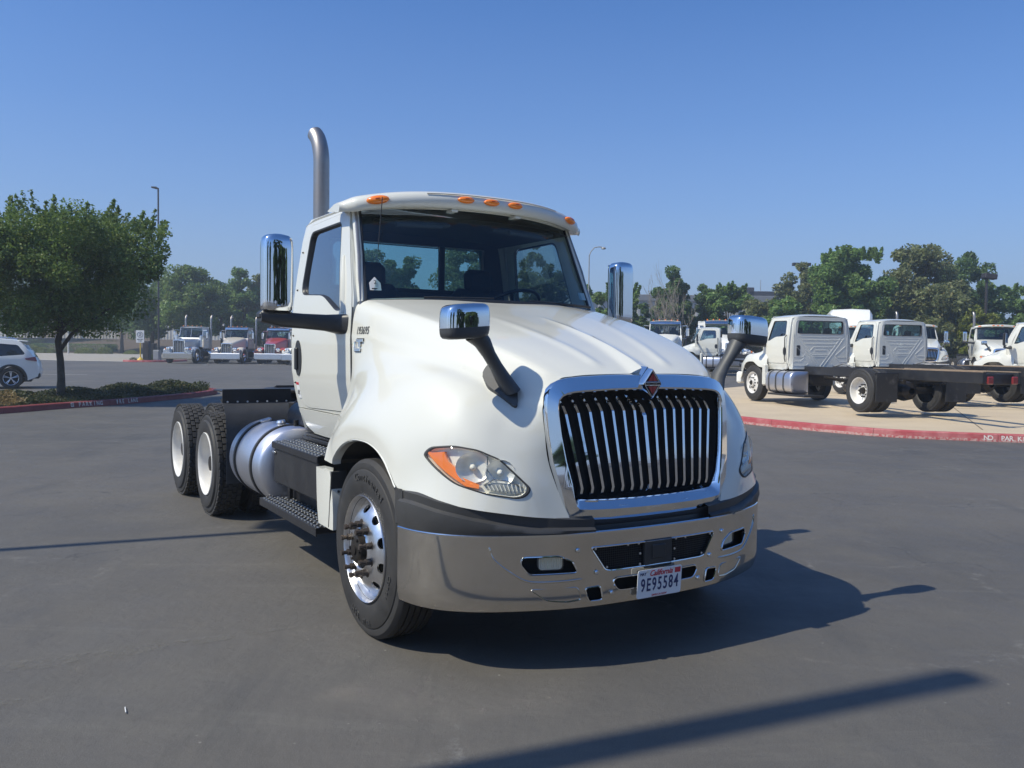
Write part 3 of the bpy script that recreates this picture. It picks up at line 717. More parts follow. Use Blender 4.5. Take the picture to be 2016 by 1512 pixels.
def plan(s):
    """front outline seen from above: arc length s from the centre (signed) -> (x, y)"""
    t = abs(s); x = float(np.interp(t, PS, PX)); y = float(np.interp(t, PS, PY)); return (x if s >= 0 else -x), y
_px = [0, .10, .3, .43, .55, .667, .846, .96, 1.062, 1.13, 1.18, 1.212, 1.228]; _py = [.052, .053, .063, .077, .100, .135, .205, .262, .335, .405, .492, .58, .68]
_t = np.linspace(0, len(_px) - 1, 200); PX = crom(range(len(_px)), _px, _t); PY = crom(range(len(_py)), _py, _t)
PS = np.concatenate([[0], np.cumsum(np.hypot(np.diff(PX), np.diff(PY)))]); SMAX = float(PS[-1])
def sx_(x): return float(np.sign(x) * np.interp(abs(x), PX, PS))
def plan_off(s, d):
    x, y = plan(s); x2, y2 = plan(s + .01); x1, y1 = plan(s - .01); tx, ty = x2 - x1, y2 - y1; L = hypot(tx, ty) or 1
    return x + ty / L * d, y - tx / L * d       # d > 0 outwards (to the front)

def make_bumper(par, painted=False):
    b = empty('front_bumper', parent=par)
    S = sx_; z0, z1 = .325, .703
    def prof(v): return .0 + .004 * sin(pi * (v - z0) / (z1 - z0)) - .012 * smooth(.36, z0, v) if False else -.012 * max(0, (.40 - v) / .075)**2 * (v < .40)
    def B(u, v):
        lift = .035 * smooth(.75, 1.28, abs(u)) * smooth(.5, z0, v) * 0
        x, y = plan_off(u, prof(v)); return (x, y, v + lift)
    def H(pts, r): return dens(rounded([(S(x), z) for x, z in pts], r), .02)
    holes = []
    if not painted:
        holes.append(H([(-.43, .632), (.43, .632), (.345, .512), (.315, .505), (-.315, .505), (-.345, .512)], [.02, .02, .03, .03, .03, .03]))
        for sg in (-1, 1):
            q = [(.50, .510), (.745, .510), (.79, .57), (.775, .60), (.60, .60), (.525, .565)]
            holes.append(H([(sg * x, z) for x, z in q], .022))
            q = [(.355, .355), (.435, .355), (.46, .425), (.37, .43)]
            holes.append(H([(sg * x, z) for x, z in q], .018))
            q = [(.075, .395), (.265, .395), (.295, .445), (.275, .462), (.075, .462)]
            holes.append(H([(sg * x, z) for x, z in q], [.01, .03, .02, .02, .01]))
    mb = MB(); outer = dens([(-SMAX, z0), (SMAX, z0), (SMAX, z1), (-SMAX, z1)], .05)
    cdt(mb, outer, holes, B, (.03, .05)); face = mb.obj('bumper_face', M['chrome2'], b, angle=70); solid(face, .010)
    mb = MB(); ss = np.linspace(-SMAX, SMAX, 80)
    mb.grid([[(*plan_off(s, d), z) for d, z in ((0, z1 - .003), (.003, z1 + .006), (-.003, z1 + .012), (-.03, z1 + .013))] for s in ss]); mb.obj('bumper_lip', M['chrome'], b, recalc=True)
    mb = MB(); mb.grid([[(*plan_off(s, d), z) for d, z in ((-.014, .322), (-.06, .318), (-.07, .69))] for s in np.linspace(-SMAX + .02, SMAX - .02, 60)]); mb.obj('bumper_back', M['dark'], b, recalc=True)
    if not painted:
        for h in holes:   # rolled bright edges of the openings
            mb = MB(); mb.tube([Vector(B(*p)) + Vector((0, -.003, 0)) for p in h + h[:1]], .0042, 6, cap=False); mb.obj('opening_rim', M['chrome'], b)
        bolts = [(.503, .624), (.395, .503), (.302, .388)]
        mb = MB(); mb.lathe([(.0, .013), (-.006, .0125), (-.011, .008), (-.012, 0)], (0, 0, 0), 'y', 16); bm_ = mb.mesh('bolt', M['chrome'])
        mb = MB(); mb.lathe([(.0, .0065), (-.004, .006), (-.005, 0)], (0, 0, 0), 'y', 10); sb_ = mb.mesh('screw', M['alu'])
        for sg in (-1, 1):
            for x, z in bolts: q = B(S(sg * x), z); mobj('bolt', bm_, b, (q[0], q[1] - .001, q[2]))
            for x, z in ((.40, .622), (.20, .626), (.13, .626), (.33, .522), (.12, .516), (.12, .572)): q = B(S(sg * x), z); mobj('screw', sb_, b, (q[0], q[1] + .004, q[2]))
            # stamped shield line and lower pocket outline
            ln = [(.93, .655), (.915, .60), (.84, .53), (.74, .475), (.60, .47), (.47, .475)]
            pts = crom(range(6), [S(sg * x) for x, z in ln], np.linspace(0, 5, 30)); pz = crom(range(6), [z for x, z in ln], np.linspace(0, 5, 30))
            mb = MB(); mb.tube([B(s, z) for s, z in zip(pts, pz)], [.001] + [.006] * 28 + [.001], 8); mb.obj('pressed_line', M['chrome2'], b)
            ln = [(.74, .435), (.50, .435), (.475, .37), (.55, .362), (.66, .375), (.74, .435)]
            mb = MB(); P_ = rounded([(S(sg * x), z) for x, z in ln[:-1]], .02); mb.tube([B(*p) for p in P_ + P_[:1]], .0035, 6, cap=False); mb.obj('pressed_pocket', M['chrome2'], b)
            # fog lamp
            f = empty('fog_lamp', parent=par); q = plan_off(S(sg * .635), -.05)
            mb = MB(); mb.grid([[(*plan_off(S(sg * x), -.085), z) for x in np.linspace(.46, .83, 8)] for z in (.49, .62)]); mb.obj('lamp_pocket', M['dark'], f, recalc=True)
            x1, y1 = plan_off(S(sg * .56), -.035); x2, y2 = plan_off(S(sg * .70), -.035); e1 = Vector((x2 - x1, y2 - y1, 0)).normalized() * (1 if x2 > x1 else -1)
            cc = Vector(((x1 + x2) / 2, (y1 + y2) / 2, .558)); nn = Vector((0, 0, 1)).cross(e1) * -1
            if nn.y > 0: nn = -nn
            poly = rounded([(-.062, -.034), (.062, -.034), (.062, .034), (-.062, .034)], .02)
            mb = MB(); mb.prism(poly, -.05, 0, lambda u, v, h: cc + e1 * u + Vector((0, 0, v)) + nn * h); mb.obj('lamp_body', M['refl'], f, recalc=True)
            mb = MB()
            for i in range(9):
                u = -.05 + .0125 * i; mb.cyl(cc + e1 * u + Vector((0, 0, -.028)) + nn * .001, cc + e1 * u + Vector((0, 0, .028)) + nn * .001, .0045, n=8)
            mb.obj('lamp_fluting', M['refl'], f)
            mb = MB(); mb.prism([(u * 1.06, v * 1.08) for u, v in poly], .006, .009, lambda u, v, h: cc + e1 * u + Vector((0, 0, v)) + nn * h); mb.obj('lamp_glass', M['lens'], f, recalc=True)
        # dark mesh inserts
        mb = MB(); cdt(mb, dens([(S(-.47), .49), (S(.47), .49), (S(.47), .65), (S(-.47), .65)], .05), [], lambda u, v: (*plan_off(u, -.022), v), (.05, .05)); mb.obj('mesh_insert', M['dark'], b)
        mb = MB()
        for i in range(70):
            s = -.42 + .84 * i / 69; mb.box((*plan_off(s, -.019), .57), (.0025, .002, .14))
        for i in range(12): z = .505 + .13 * i / 11; mb.tube([(*plan_off(s, -.0175), z) for s in np.linspace(-.42, .42, 15)], .0012, 4)
        o = mb.obj('mesh_wires', M['black'], b, smooth=False); o['kind'] = 'stuff'
        mb = MB(); x_, y_ = plan_off(0, -.004); mb.box((.0, y_, .565), (.19, .02, .15), r=.004); mb.box((.0, y_ - .012, .575), (.09, .012, .075), r=.004); mb.obj('radar_cover', M['plastic'], b)
    # black cover between hood and bumper
    for sg in (-1, 1):
        mb = MB(); A = []
        for s in np.linspace(S(.40) if True else 0, SMAX, 34):
            f = smooth(.40, .75, s); zh = float(np.interp(plan(s)[0], [.4, .527, .70, .848, .999, 1.138, 1.2, 1.23], [.775, .782, .797, .818, .841, .871, .895, .90])); zf = float(np.interp(plan(s)[0], [.4, .55, .7, .85, 1.0, 1.14, 1.21], [.722, .727, .733, .757, .785, .819, .845]))
            A.append([(sg * plan_off(s, d)[0], plan_off(s, d)[1], z) for d, z in ((-.05, zh + .01), (-.016, zh - .003), (-.018, zf + .012), (.004, zf), (.010 * f, (zf + z1) / 2), (-.002, z1 + .006), (-.03, z1))])
        mb.grid(A, flip=sg > 0); mb.obj('bumper_cover', M['plastic2'], par, angle=50, recalc=True)
        # extension down behind the bumper end, in front of the tyre
        mb = MB(); e = [(sg * plan(SMAX)[0], plan(SMAX)[1])]
        mb.grid([[(sg * 1.212, .66, z), (sg * 1.222, .72, z), (sg * (1.215), .745, z - .0), (sg * 1.15, .76, z)] for z in (.905, .86, .80, .72)]); mb.obj('cover_end', M['plastic2'], par, recalc=True)
    mb = MB(); mb.grid([[(x, plan(S(x))[1] + dy, z) for dy, z in ((.05, .80), (.045, .76), (.06, .73), (.05, .69))] for x in np.linspace(-.45, .45, 19)]); mb.obj('lower_valance', M['plastic'], par, recalc=True)
    return b
# hood outline points of the headlamp on the passenger side (metres, tractor frame)
HL = [(-1.147, .570, 1.097), (-1.127, .524, 1.134), (-1.057, .408, 1.143), (-.967, .308, 1.134), (-.872, .245, 1.095), (-.818, .211, 1.038), (-.739, .178, .944), (-.748, .183, .911), (-.795, .205, .901), (-.923, .285, .921), (-1.04, .383, .961), (-1.098, .465, 1.01)]
_b = MB(); _b.grid((HG * np.array([-1, 1, 1])).tolist())
HOOD_BVH = BVHTree.FromPolygons([Vector(v) for v in _b.v], _b.f)

def build_hood(par, main=True, lamps=True):
    h = empty('hood_assembly', parent=None) if False else par
    uv = [hood_uv(p) for p in HL]
    uvs = [(u / 15 * 2.2, v * 1.6) for u, v in uv]            # roughly metric parameter plane
    hl = dens(rounded(uvs, .03, 3), .02)
    F = lambda a, b: hood_at(a / 2.2 * 15, b / 1.6)
    mb = MB(); outer = dens([(0, 0), (2.2, 0), (2.2, 1.6), (0, 1.6)], .018)
    cdt(mb, outer, [hl], F, (.018, .018))
    n = len(mb.v); mb.v += [(-x, y, z) for x, y, z in mb.v]; mb.f += [tuple(i + n for i in f)[::-1] for f in mb.f]; mb.mi += list(mb.mi)
    o = mb.obj('hood', M['white'], par, angle=70, merge=.0004, recalc=True); solid(o, .014)
    # rolled lip of the wheel arch and the dark liner inside
    for sg in (-1, 1):
        pts = [(sg * 1.222, *hood_at(u, 1.0)[1:]) for u in np.linspace(5.2, 13.6, 40)]
        mb = MB(); A = [[Vector(p), Vector(p) + Vector((sg * .006, 0, -.006)), Vector(p) + Vector((-sg * .004, 0, -.014)), Vector(p) + Vector((-sg * .05, 0, -.012))] for p in pts]
        mb.grid(A); mb.obj('arch_lip', M['white'], par, recalc=True)
        mb = MB(); A = [[(sg * x, 1.17 + (p[1] - 1.17) * 1.015, p[2] + .012) for x in (1.20, .95, .70)] for p in ([(0, .66, .72), (0, .70, .90)] + [tuple(p) for p in pts] + [(0, 1.70, .90), (0, 1.80, .55)])]
        mb.grid(A); mb.obj('wheel_liner', M['plastic'], par, recalc=True)
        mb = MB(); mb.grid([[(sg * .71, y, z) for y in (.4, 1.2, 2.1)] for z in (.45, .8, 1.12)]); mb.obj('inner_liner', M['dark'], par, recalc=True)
    for sg in (-1, 1):
        mb = MB(); mb.grid([[(sg * (cabx(z) + .0035), y, z) for y in (1.931, 1.950)] for z in np.linspace(1.36, 1.90, 12)]); mb.obj('gap_shade_strip', M['dark'], par, recalc=True)  # black strip laid on the cab side, standing in for shade in the gap
    # cowl behind the hood
    mb = MB(); mb.grid([[(x, 1.74 + .21 * (abs(x) / .93)**2.2 + dy, 1.935 - .0 * abs(x) + dz) for dy, dz in ((-.03, -.02), (.03, 0.0), (.09, .01))] for x in np.linspace(-.93, .93, 21)]); mb.obj('cowl', M['plastic'], par, recalc=True)
    # headlamps
    for sg in (-1, 1):
        if not lamps: break
        t = empty('headlight', parent=par)
        def F2(a, b, d=0.0, sg=sg):
            p = Vector(F(a, b)); nn = hood_n(a / 2.2 * 15, b / 1.6); q = p + nn * d; return (-sg * q.x if sg > 0 else q.x, q.y, q.z)
        cx_ = sum(p[0] for p in hl) / len(hl); cy_ = sum(p[1] for p in hl) / len(hl)
        sc = lambda p, f: (cx_ + (p[0] - cx_) * f, cy_ + (p[1] - cy_) * f)
        mb = MB(); mb.grid([[F2(*sc(p, 1.03), .0015), F2(*sc(p, .99), .006), F2(*sc(p, .965), .004), F2(*sc(p, .95), -.012)] for p in hl], closeu=True); mb.obj('lamp_gasket', M['plastic2'], t, recalc=True)
        hi = [sc(p, .962) for p in hl]
        def dist_in(p):
            return min(hypot(p[0] - q[0], p[1] - q[1]) for q in hi)
        mb = MB(); cdt(mb, hi, [], lambda a, b: F2(a, b, .004 + .014 * min(1, dist_in((a, b)) / .06)**.6), (.016, .016)); mb.obj('clear_lens', M['lens'], t, angle=80)
        mb = MB(); mb.grid([[F2(*p, -.002), F2(*sc(p, .93), -.030)] for p in hi], closeu=True); cdt(mb, [sc(p, .93) for p in hi], [], lambda a, b: F2(a, b, -.030), (.04, .04)); mb.obj('lamp_housing', M['lampin'], t, recalc=True)
        # amber strip along the outer and lower edge
        def pp(p3): u, v = hood_uv(p3); return (u / 15 * 2.2, v * 1.6)
        am = [pp(q) for q in ((-1.138, .552, 1.104), (-1.125, .523, 1.121), (-1.094, .459, 1.126), (-1.074, .43, 1.077), (-1.052, .399, 1.031), (-1.019, .357, .988), (-.959, .303, .953), (-.953, .299, .936), (-1.014, .349, .953), (-1.068, .431, .994), (-1.107, .492, 1.048))]
        mb = MB(); mb.prism([sc(p, 1.0) for p in dens(am, .02)], -.02, .0025, lambda a, b, h: F2(a, b, h)); mb.obj('amber_lens', M['amber'], t, recalc=True, angle=50)
        # reflector bowls with bulbs, and a lower fluted reflector
        for (p3, ra, rb) in (((-.985, .325, 1.05), .088, .078), ((-.865, .245, 1.03), .075, .066)):
            a0, b0 = pp(p3); c0 = Vector(F2(a0, b0)); nn = Vector((sg * .42, -.90, .05)).normalized(); e1 = Vector((sg * .9, .42, 0)).normalized(); e2 = nn.cross(e1).normalized()
            mb = MB(); A = []
            for f, h in ((.15, -.030), (.4, -.028), (.65, -.022), (.85, -.013), (1.0, -.002)):
                A.append([c0 + e1 * (ra * f * cos(a)) + e2 * (rb * f * sin(a)) + nn * h for a in np.linspace(0, 2 * pi, 29)])
            mb.grid(A); mb.obj('reflector_bowl', M['refl'], t, recalc=True)
            mb = MB(); mb.lathe([(0, .0), (0, .016), (.02, .016), (.035, .009), (.04, 0)], (0, 0, 0), 'z', 16); o = mb.obj('bulb', M['lampin'], t); frame_mat(o, e1, e2, c0 + nn * -.03)
            if o.matrix_local.to_3x3() @ Vector((0, 0, 1)) @ nn < 0: frame_mat(o, e2, e1, c0 + nn * -.03)
        mb = MB(); lo = [pp(q) for q in ((-.934, .285, .955), (-.902, .266, .975), (-.773, .19, .962), (-.761, .188, .929), (-.80, .204, .914), (-.93, .285, .936))]
        cdt(mb, lo, [], lambda a, b: F2(a, b, -.010), (.02, .02)); mb.obj('lower_reflector', M['lampgrey'], t, recalc=True)
        mb = MB(); mb.tube([F2(*pp(q), -.004) for q in ((-.93, .287, 1.10), (-.925, .283, 1.04), (-.902, .268, .985), (-.94, .29, .95))], .004, 6); mb.tube([F2(*pp(q), -.004) for q in ((-.902, .268, .983), (-.84, .225, .975), (-.765, .19, .955))], .0035, 6); mb.obj('bowl_divider', M['chrome'], t)
        mb = MB()
        for k in range(11):
            f = k / 10; q = Vector(F2(*lo[0])) .lerp(Vector(F2(*lo[2])), f); r_ = Vector(F2(*lo[5])).lerp(Vector(F2(*lo[3])), f); mb.tube([q, r_], .003, 5)
        mb.obj('reflector_flutes', M['lampin'], t)
    return o

GOUT = [(0, .205, 1.512), (.10, .207, 1.511), (.25, .211, 1.508), (.42, .219, 1.500), (.50, .226, 1.492), (.545, .234, 1.482), (.585, .240, 1.463), (.612, .242, 1.435), (.626, .238, 1.395), (.632, .230, 1.33), (.628, .215, 1.21), (.612, .192, 1.06), (.58, .163, .93), (.552, .14, .85), (.531, .127, .79), (.520, .122, .770), (.45, .105, .766), (.30, .085, .762), (.12, .077, .760), (0, .076, .760)]
GIN = [(0, .172, 1.425), (.10, .173, 1.424), (.25, .178, 1.421), (.42, .188, 1.414), (.48, .194, 1.409), (.515, .199, 1.402), (.54, .203, 1.39), (.556, .205, 1.372), (.562, .204, 1.345), (.560, .202, 1.30), (.55, .190, 1.20), (.53, .170, 1.07), (.505, .152, .96), (.487, .143, .905), (.474, .138, .882), (.455, .134, .871), (.40, .127, .866), (.28, .115, .862), (.12, .107, .860), (0, .106, .860)]

def build_grille(par, main=True):
    # surround
    n = len(GOUT); mb = MB(); A = []
    full_o = [Vector(p) for p in GOUT] + [Vector((-p[0], p[1], p[2])) for p in GOUT[-2:0:-1]]
    full_i = [Vector(p) for p in GIN] + [Vector((-p[0], p[1], p[2])) for p in GIN[-2:0:-1]]
    for o_, i_ in zip(full_o, full_i):
        d = i_ - o_; row = []
        bot = 1.0 if o_.z < .80 else (smooth(.95, .79, o_.z))
        T1 = ((0, -.002), (.0, -.016), (.07, -.030), (.80, -.034), (.90, -.028), (.97, -.016), (1.0, -.002), (1.0, .10))
        T2 = ((0, .03), (.02, .012), (.10, .004), (.50, -.024), (.58, -.030), (.68, -.024), (1.0, .012), (1.0, .10))
        for (f1, p1), (f2, p2) in zip(T1, T2):
            f = f1 + (f2 - f1) * bot; push = p1 + (p2 - p1) * bot
            row.append(o_ + d * f + Vector((0, push, 0)))
        A.append(row)
    mb.grid(A, closeu=True); mb.obj('grille_surround', M['chrome'], par, angle=32, recalc=True)
    # little chin lip under the opening
    xs_ = np.linspace(-.24, .24, 21); mb = MB(); mb.tube([(x, .078 + .10 * x * x, .822 - .35 * (.0576 - x * x) + .012) for x in xs_], [.002 + .011 * max(0, 1 - (x / .24)**2) for x in xs_], 10, sx=.8); mb.obj('chin_lip', M['chrome'], par, recalc=True)
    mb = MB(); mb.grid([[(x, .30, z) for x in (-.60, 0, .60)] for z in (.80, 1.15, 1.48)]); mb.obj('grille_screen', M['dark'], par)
    # vertical bars, each with a bent head and foot
    for k in range(-7, 8):
        xt = .0715 * k; xb = .0625 * k; mb = MB()
        ytop = .192 + .03 * (abs(k) / 7)**2; ybot = .122 + .028 * (abs(k) / 7)**2
        zt = 1.402 - .012 * (abs(k) / 7)**4
        if k == 0: zt = 1.375
        path = [(xt * 1.0, ytop + .075, zt), (xt, ytop + .018, zt - .045), (xt, ytop - .012, zt - .085), ((xt + xb) / 2, (ytop + ybot) / 2 - .008, (zt - .085 + .925) / 2), (xb, ybot - .004, .925), (xb, ybot + .004, .895), (xb, ybot + .05, .868)]
        w = .0100 if k else .0135; A = []
        for (x, y, z) in path:
            A.append([(x - w * .6, y + .045, z), (x - w, y + .008, z), (x - w * .8, y, z), (x + w * .8, y, z), (x + w, y + .008, z), (x + w * .6, y + .045, z)])
        mb.grid(A); mb.obj('grille_bar', M['chrome'], par, angle=25, recalc=True)
    # emblem: chrome diamond wedge that runs back to the hood ridge
    e = empty('emblem', parent=par)
    D = [(0, 1.545), (.066, 1.462), (0, 1.378), (-.066, 1.462)]
    def DM(f, y): return [(x * f, y + (.035 if z > 1.5 else 0) * (1 if y > .13 else 0), 1.462 + (z - 1.462) * f) for x, z in D]
    mb = MB(); A = []
    for f, y in ((1.08, .20), (1.06, .158), (1.0, .130), (.93, .120), (.88, .124)):
        q = DM(f, y); q = [Vector(a) for a in q]
        r = []
        for i in range(4):
            a, b = q[i], q[(i + 1) % 4]; r += [a.lerp(b, t) for t in (.04, .5, .96)]
        A.append(r + [r[0]])
    mb.grid(A); mb.add([(x, .124, z) for x, z in [(a[0] * .88, 1.462 + (a[1] - 1.462) * .88) for a in D]], [(0, 1, 2, 3)])
    # wedge roof up to the hood
    mb.add([(-.071, .165, 1.462), (0, .165, 1.552), (.071, .165, 1.462), (-.074, .225, 1.508), (0, .225, 1.555), (.074, .225, 1.508), (-.071, .19, 1.40), (.071, .19, 1.40)], [(0, 1, 4, 3), (1, 2, 5, 4), (0, 3, 6), (2, 7, 5)])
    mb.obj('emblem_body', M['chrome'], e, angle=25, recalc=True)
    mb = MB(); mb.add([(a[0] * .80, .1225, 1.462 + (a[1] - 1.462) * .80) for a in D], [(0, 1, 2, 3)]); mb.obj('emblem_border', M['decal'], e, smooth=False)
    for sgn in (1, -1):
        for s2 in (-1, 1):
            mb = MB(); mb.prism([(s2 * .002, 1.462 + sgn * .014), (s2 * .031, 1.462 + sgn * .014), (s2 * .002, 1.462 + sgn * .054)], .1185, .1215, lambda u, v, h: (u, h, v)); mb.obj('red_panel', M['red'], e, recalc=True)
    mb = MB(); mb.box((0, .118, 1.462), (.108, .006, .022), r=.002); mb.obj('name_band', M['chrome'], e)
    o = mobj('name_letters', text_mesh('INTERNATIONAL', .0175, .002, M['decal'], sx=.78, bold=.0006), e); frame_mat(o, (1, 0, 0), (0, 0, 1), (0, .1145, 1.462))
    return e

def ladder_and_frame(par, ax=(5.20, 6.53), end=7.35, main=True):
    for sg in (-1, 1):
        mb = MB(); mb.box((sg * .43, (end + .5) / 2, .91), (.085, end - .5, .265), r=.006); mb.obj('frame_rail', M['black'], par)
    mb = MB()
    for y in (2.2, 3.5, 4.5, 5.85, end - .15): mb.box((0, y, .91), (.78, .09, .22), r=.01)
    mb.obj('crossmember', M['black'], par)
    mb = MB(); mb.cyl((0, 2.6, .62), (0, ax[0] - .2, .62), .05, n=12)
    for y in ax: mb.cyl((-.9, y, .49), (.9, y, .49), .075, n=12); mb.lathe([(-.26, .05), (-.2, .17), (0, .21), (.2, .17), (.26, .05)], (0, y, .49), 'y', 20)
    mb.cyl((-1.0, 1.15, .46), (1.0, 1.15, .46), .055, n=10); mb.box((0, 1.9, .75), (.6, 1.6, .5), r=.06); mb.obj('driveline', M['grease'], par)

def build_rear(par, ax):
    mb = MB(); mb.lathe([(.0, .0), (.0, .46), (-.012, .475), (-.035, .47)], (0, ax[0] + .60, 1.185), 'z', 40)
    mb.box((0, ax[0] + .60, 1.125), (.95, .55, .07), (.03, 0, 0), .01); mb.box((0, ax[0] + .95, 1.15), (.6, .3, .05), (-.25, 0, 0), .01)
    for sg in (-1, 1): mb.box((sg * .36, ax[0] + .6, 1.05), (.12, .4, .12), r=.01)
    mb.obj('fifth_wheel', M['grease'], par)
    # front mud guards of the drive axle: angled bracket, curved sheet, hanging flap
    for sg in (-1, 1):
        t = empty('mudguard', parent=par)
        x0, x1 = sg * .53, sg * 1.17; yf = ax[0] - .60
        mb = MB(); P = [(yf + .20, 1.135), (yf + .07, 1.085), (yf - .0, 1.0), (yf - .03, .88), (yf - .035, .60), (yf - .03, .38)]
        mb.grid([[(x, y, z) for y, z in P] for x in np.linspace(x0, x1, 5)]); o = mb.obj('guard_sheet', M['plastic2'], t, recalc=True); solid(o, .006)
        mb = MB(); mb.box(((x0 + x1) / 2, yf + .12, 1.17), (abs(x1 - x0) * 1.0, .012, .13), r=.003); mb.box(((x0 + x1) / 2, yf + .30, 1.215), (abs(x1 - x0), .36, .012), r=.003); mb.obj('guard_bracket', M['black'], t)
        mb = MB(); mb.lathe([(0, .010), (-.006, .009), (-.009, 0)], (0, 0, 0), 'y', 10); bm_ = mb.mesh('guard_bolt', M['alu'])
        for i in range(7): mobj('guard_bolt', bm_, t, (x0 + (x1 - x0) * (i + .5) / 7, yf + .112, 1.118))
    # behind the cab: deck plate, tanks, lines
    mb = MB(); mb.box((0, 3.95, 1.06), (.95, .9, .02), r=.004); dimple_tread(mb, -.40, .40, 3.55, 4.35, 1.085, .02, 6, 7); mb.obj('deck_plate', [M['black'], M['stud']], par)
    for i in range(5):
        mb = MB(); x = -.30 + .14 * i; mb.tube([(x, 3.27, 1.5), (x, 3.5, 1.28), (x - .05, 3.8, 1.17), (x - .1, 4.3, 1.13), (x * .8, 4.9, 1.12)], .012, 6); mb.obj('air_line', M['plastic' if i % 2 else 'steel'], par)
    mb = MB(); mb.lathe([(-.36, .0), (-.36, .06), (-.33, .115), (-.28, .13), (.28, .13), (.33, .115), (.36, .06), (.36, 0)], (-.62, 3.85, 1.02), 'y', 24); mb.obj('air_tank', M['black'], par)
    mb = MB()
    for i in range(16):
        a = random.random; y = 3.3 + 1.2 * a(); x = -.75 + .5 * a(); mb.box((x, y, 1.0 + .12 * a()), (.08 + .1 * a(), .08, .05 + .08 * a()), (0, 0, a()), .008)
    mb.obj('valve_block', M['grease'], par)

def exhaust(par, x=-.690, y=3.43, r=.064):
    e = empty('exhaust_stack', parent=par)
    pts = [(x, y, 1.0), (x, y, 2.0), (x, y, 2.9), (x, y, 3.12)] + [(x - .02 * t * t, y + .165 * (1 - cos(radians(68 * t))), 3.12 + .165 * 1.7 * sin(radians(68 * t))) for t in np.linspace(.12, 1, 9)]
    mb = MB(); mb.tube(pts, r, 28, cap=False); o = mb.obj('stack_pipe', M['steel'], e, angle=60); solid(o, .004)
    mb = MB(); mb.tube([(x, y, 1.1), (x, y, 1.3), (x, y, 2.35), (x, y, 2.45)], [.08, .12, .12, .07], 24); mb.obj('muffler', M['steel'], e)
    return e

def side_equipment(par, sg=-1):
    # battery box with a step top, lower step, tank
    b = empty('battery_box', parent=par)
    mb = MB(); mb.box((sg * .94, 2.69, .735), (.40, 1.02, .29), r=.012); mb.obj('box_body', M['black'], b)
    mb = MB(); dimple_tread(mb, sg * 1.155, sg * .93, 2.16, 3.21, .905, .05, 4, 15); mb.box((sg * .90, 2.69, .925), (.02, 1.05, .03), r=.004); mb.obj('upper_tread', [M['black'], M['stud']], b)
    mb = MB(); mb.box((sg * 1.146, 3.17, .862), (.006, .05, .03), r=.002); mb.box((sg * 1.15, 3.16, .825), (.012, .07, .012), r=.002); mb.obj('latch', M['alu'], b)
    mb = MB(); mb.box((sg * .78, 2.60, 1.0), (.04, 1.0, .16), r=.005); mb.box((sg * .84, 2.65, .955), (.12, 1.05, .02), r=.004); mb.obj('inner_shelf', M['black'], b)
    mb = MB(); mb.box((sg * .93, 2.73, .50), (.02, 1.35, .22), r=.004); mb.box((sg * .80, 2.15, .52), (.3, .02, .3), r=.004); mb.obj('back_plate', M['black'], b)
    for i in range(14): 
        pass
    s = empty('lower_step', parent=par)
    mb = MB(); dimple_tread(mb, sg * 1.165, sg * .95, 2.14, 3.50, .425, .045, 4, 20); mb.box((sg * 1.162, 2.82, .395), (.012, 1.36, .06), r=.003); mb.obj('lower_tread', [M['black'], M['stud']], s)
    mb = MB()
    for y in (2.35, 3.3): mb.box((sg * .98, y, .50), (.03, .05, .24), r=.004)
    mb.obj('step_hanger', M['black'], s)
    mb = MB(); mb.lathe([(0, .010), (.006, .008), (.008, 0)], (0, 0, 0), 'x', 10, sg=sg); bm_ = mb.mesh('step_bolt', M['alu'])
    for y, z in ((2.45, .56), (2.75, .52), (3.05, .56), (2.3, .47)): mobj('step_bolt', bm_, s, (sg * .941, y, z))
    t = empty('fuel_tank', parent=par); c = (sg * .87, 0, .655); R = .325; y0, y1 = 3.42, 4.42
    mb = MB(); mb.lathe([(y0 - .0, 0), (y0 - .0, .20), (y0 + .012, .27), (y0 + .03, .305), (y0 + .055, R), (y1 - .055, R), (y1 - .03, .305), (y1 - .012, .27), (y1, .2), (y1, 0)], c, 'y', 64); mb.obj('tank_shell', M['tank'], t, angle=50)
    for y in (3.66, 4.18):
        mb = MB(); mb.lathe([(y - .03, R + .001), (y - .03, R + .007), (y + .03, R + .007), (y + .03, R + .001)], c, 'y', 64); mb.obj('rubber_strap', M['rubber'], t)
        mb = MB(); mb.lathe([(y - .018, R + .008), (y - .018, R + .012), (y + .018, R + .012), (y + .018, R + .008)], c, 'y', 64); mb.obj('steel_strap', M['plastic2'], t)
    mb = MB(); mb.cyl((sg * .90, 3.78, .96), (sg * .91, 3.78, 1.0), .036, n=20); mb.cyl((sg * .91, 3.78, .998), (sg * .912, 3.78, 1.015), .042, .034, n=20); mb.obj('filler_cap', M['alu'], t)
    mb = MB(); mb.cyl((sg * .84, 3.6, .97), (sg * .84, 3.6, 1.03), .02, n=10); mb.obj('fuel_sender', M['grease'], t)
    mb = MB(); mb.box((sg * .93, 4.18, .985), (.10, .07, .03), (0, sg * .25, 0), .008); mb.obj('strap_clamp', M['alu'], t)

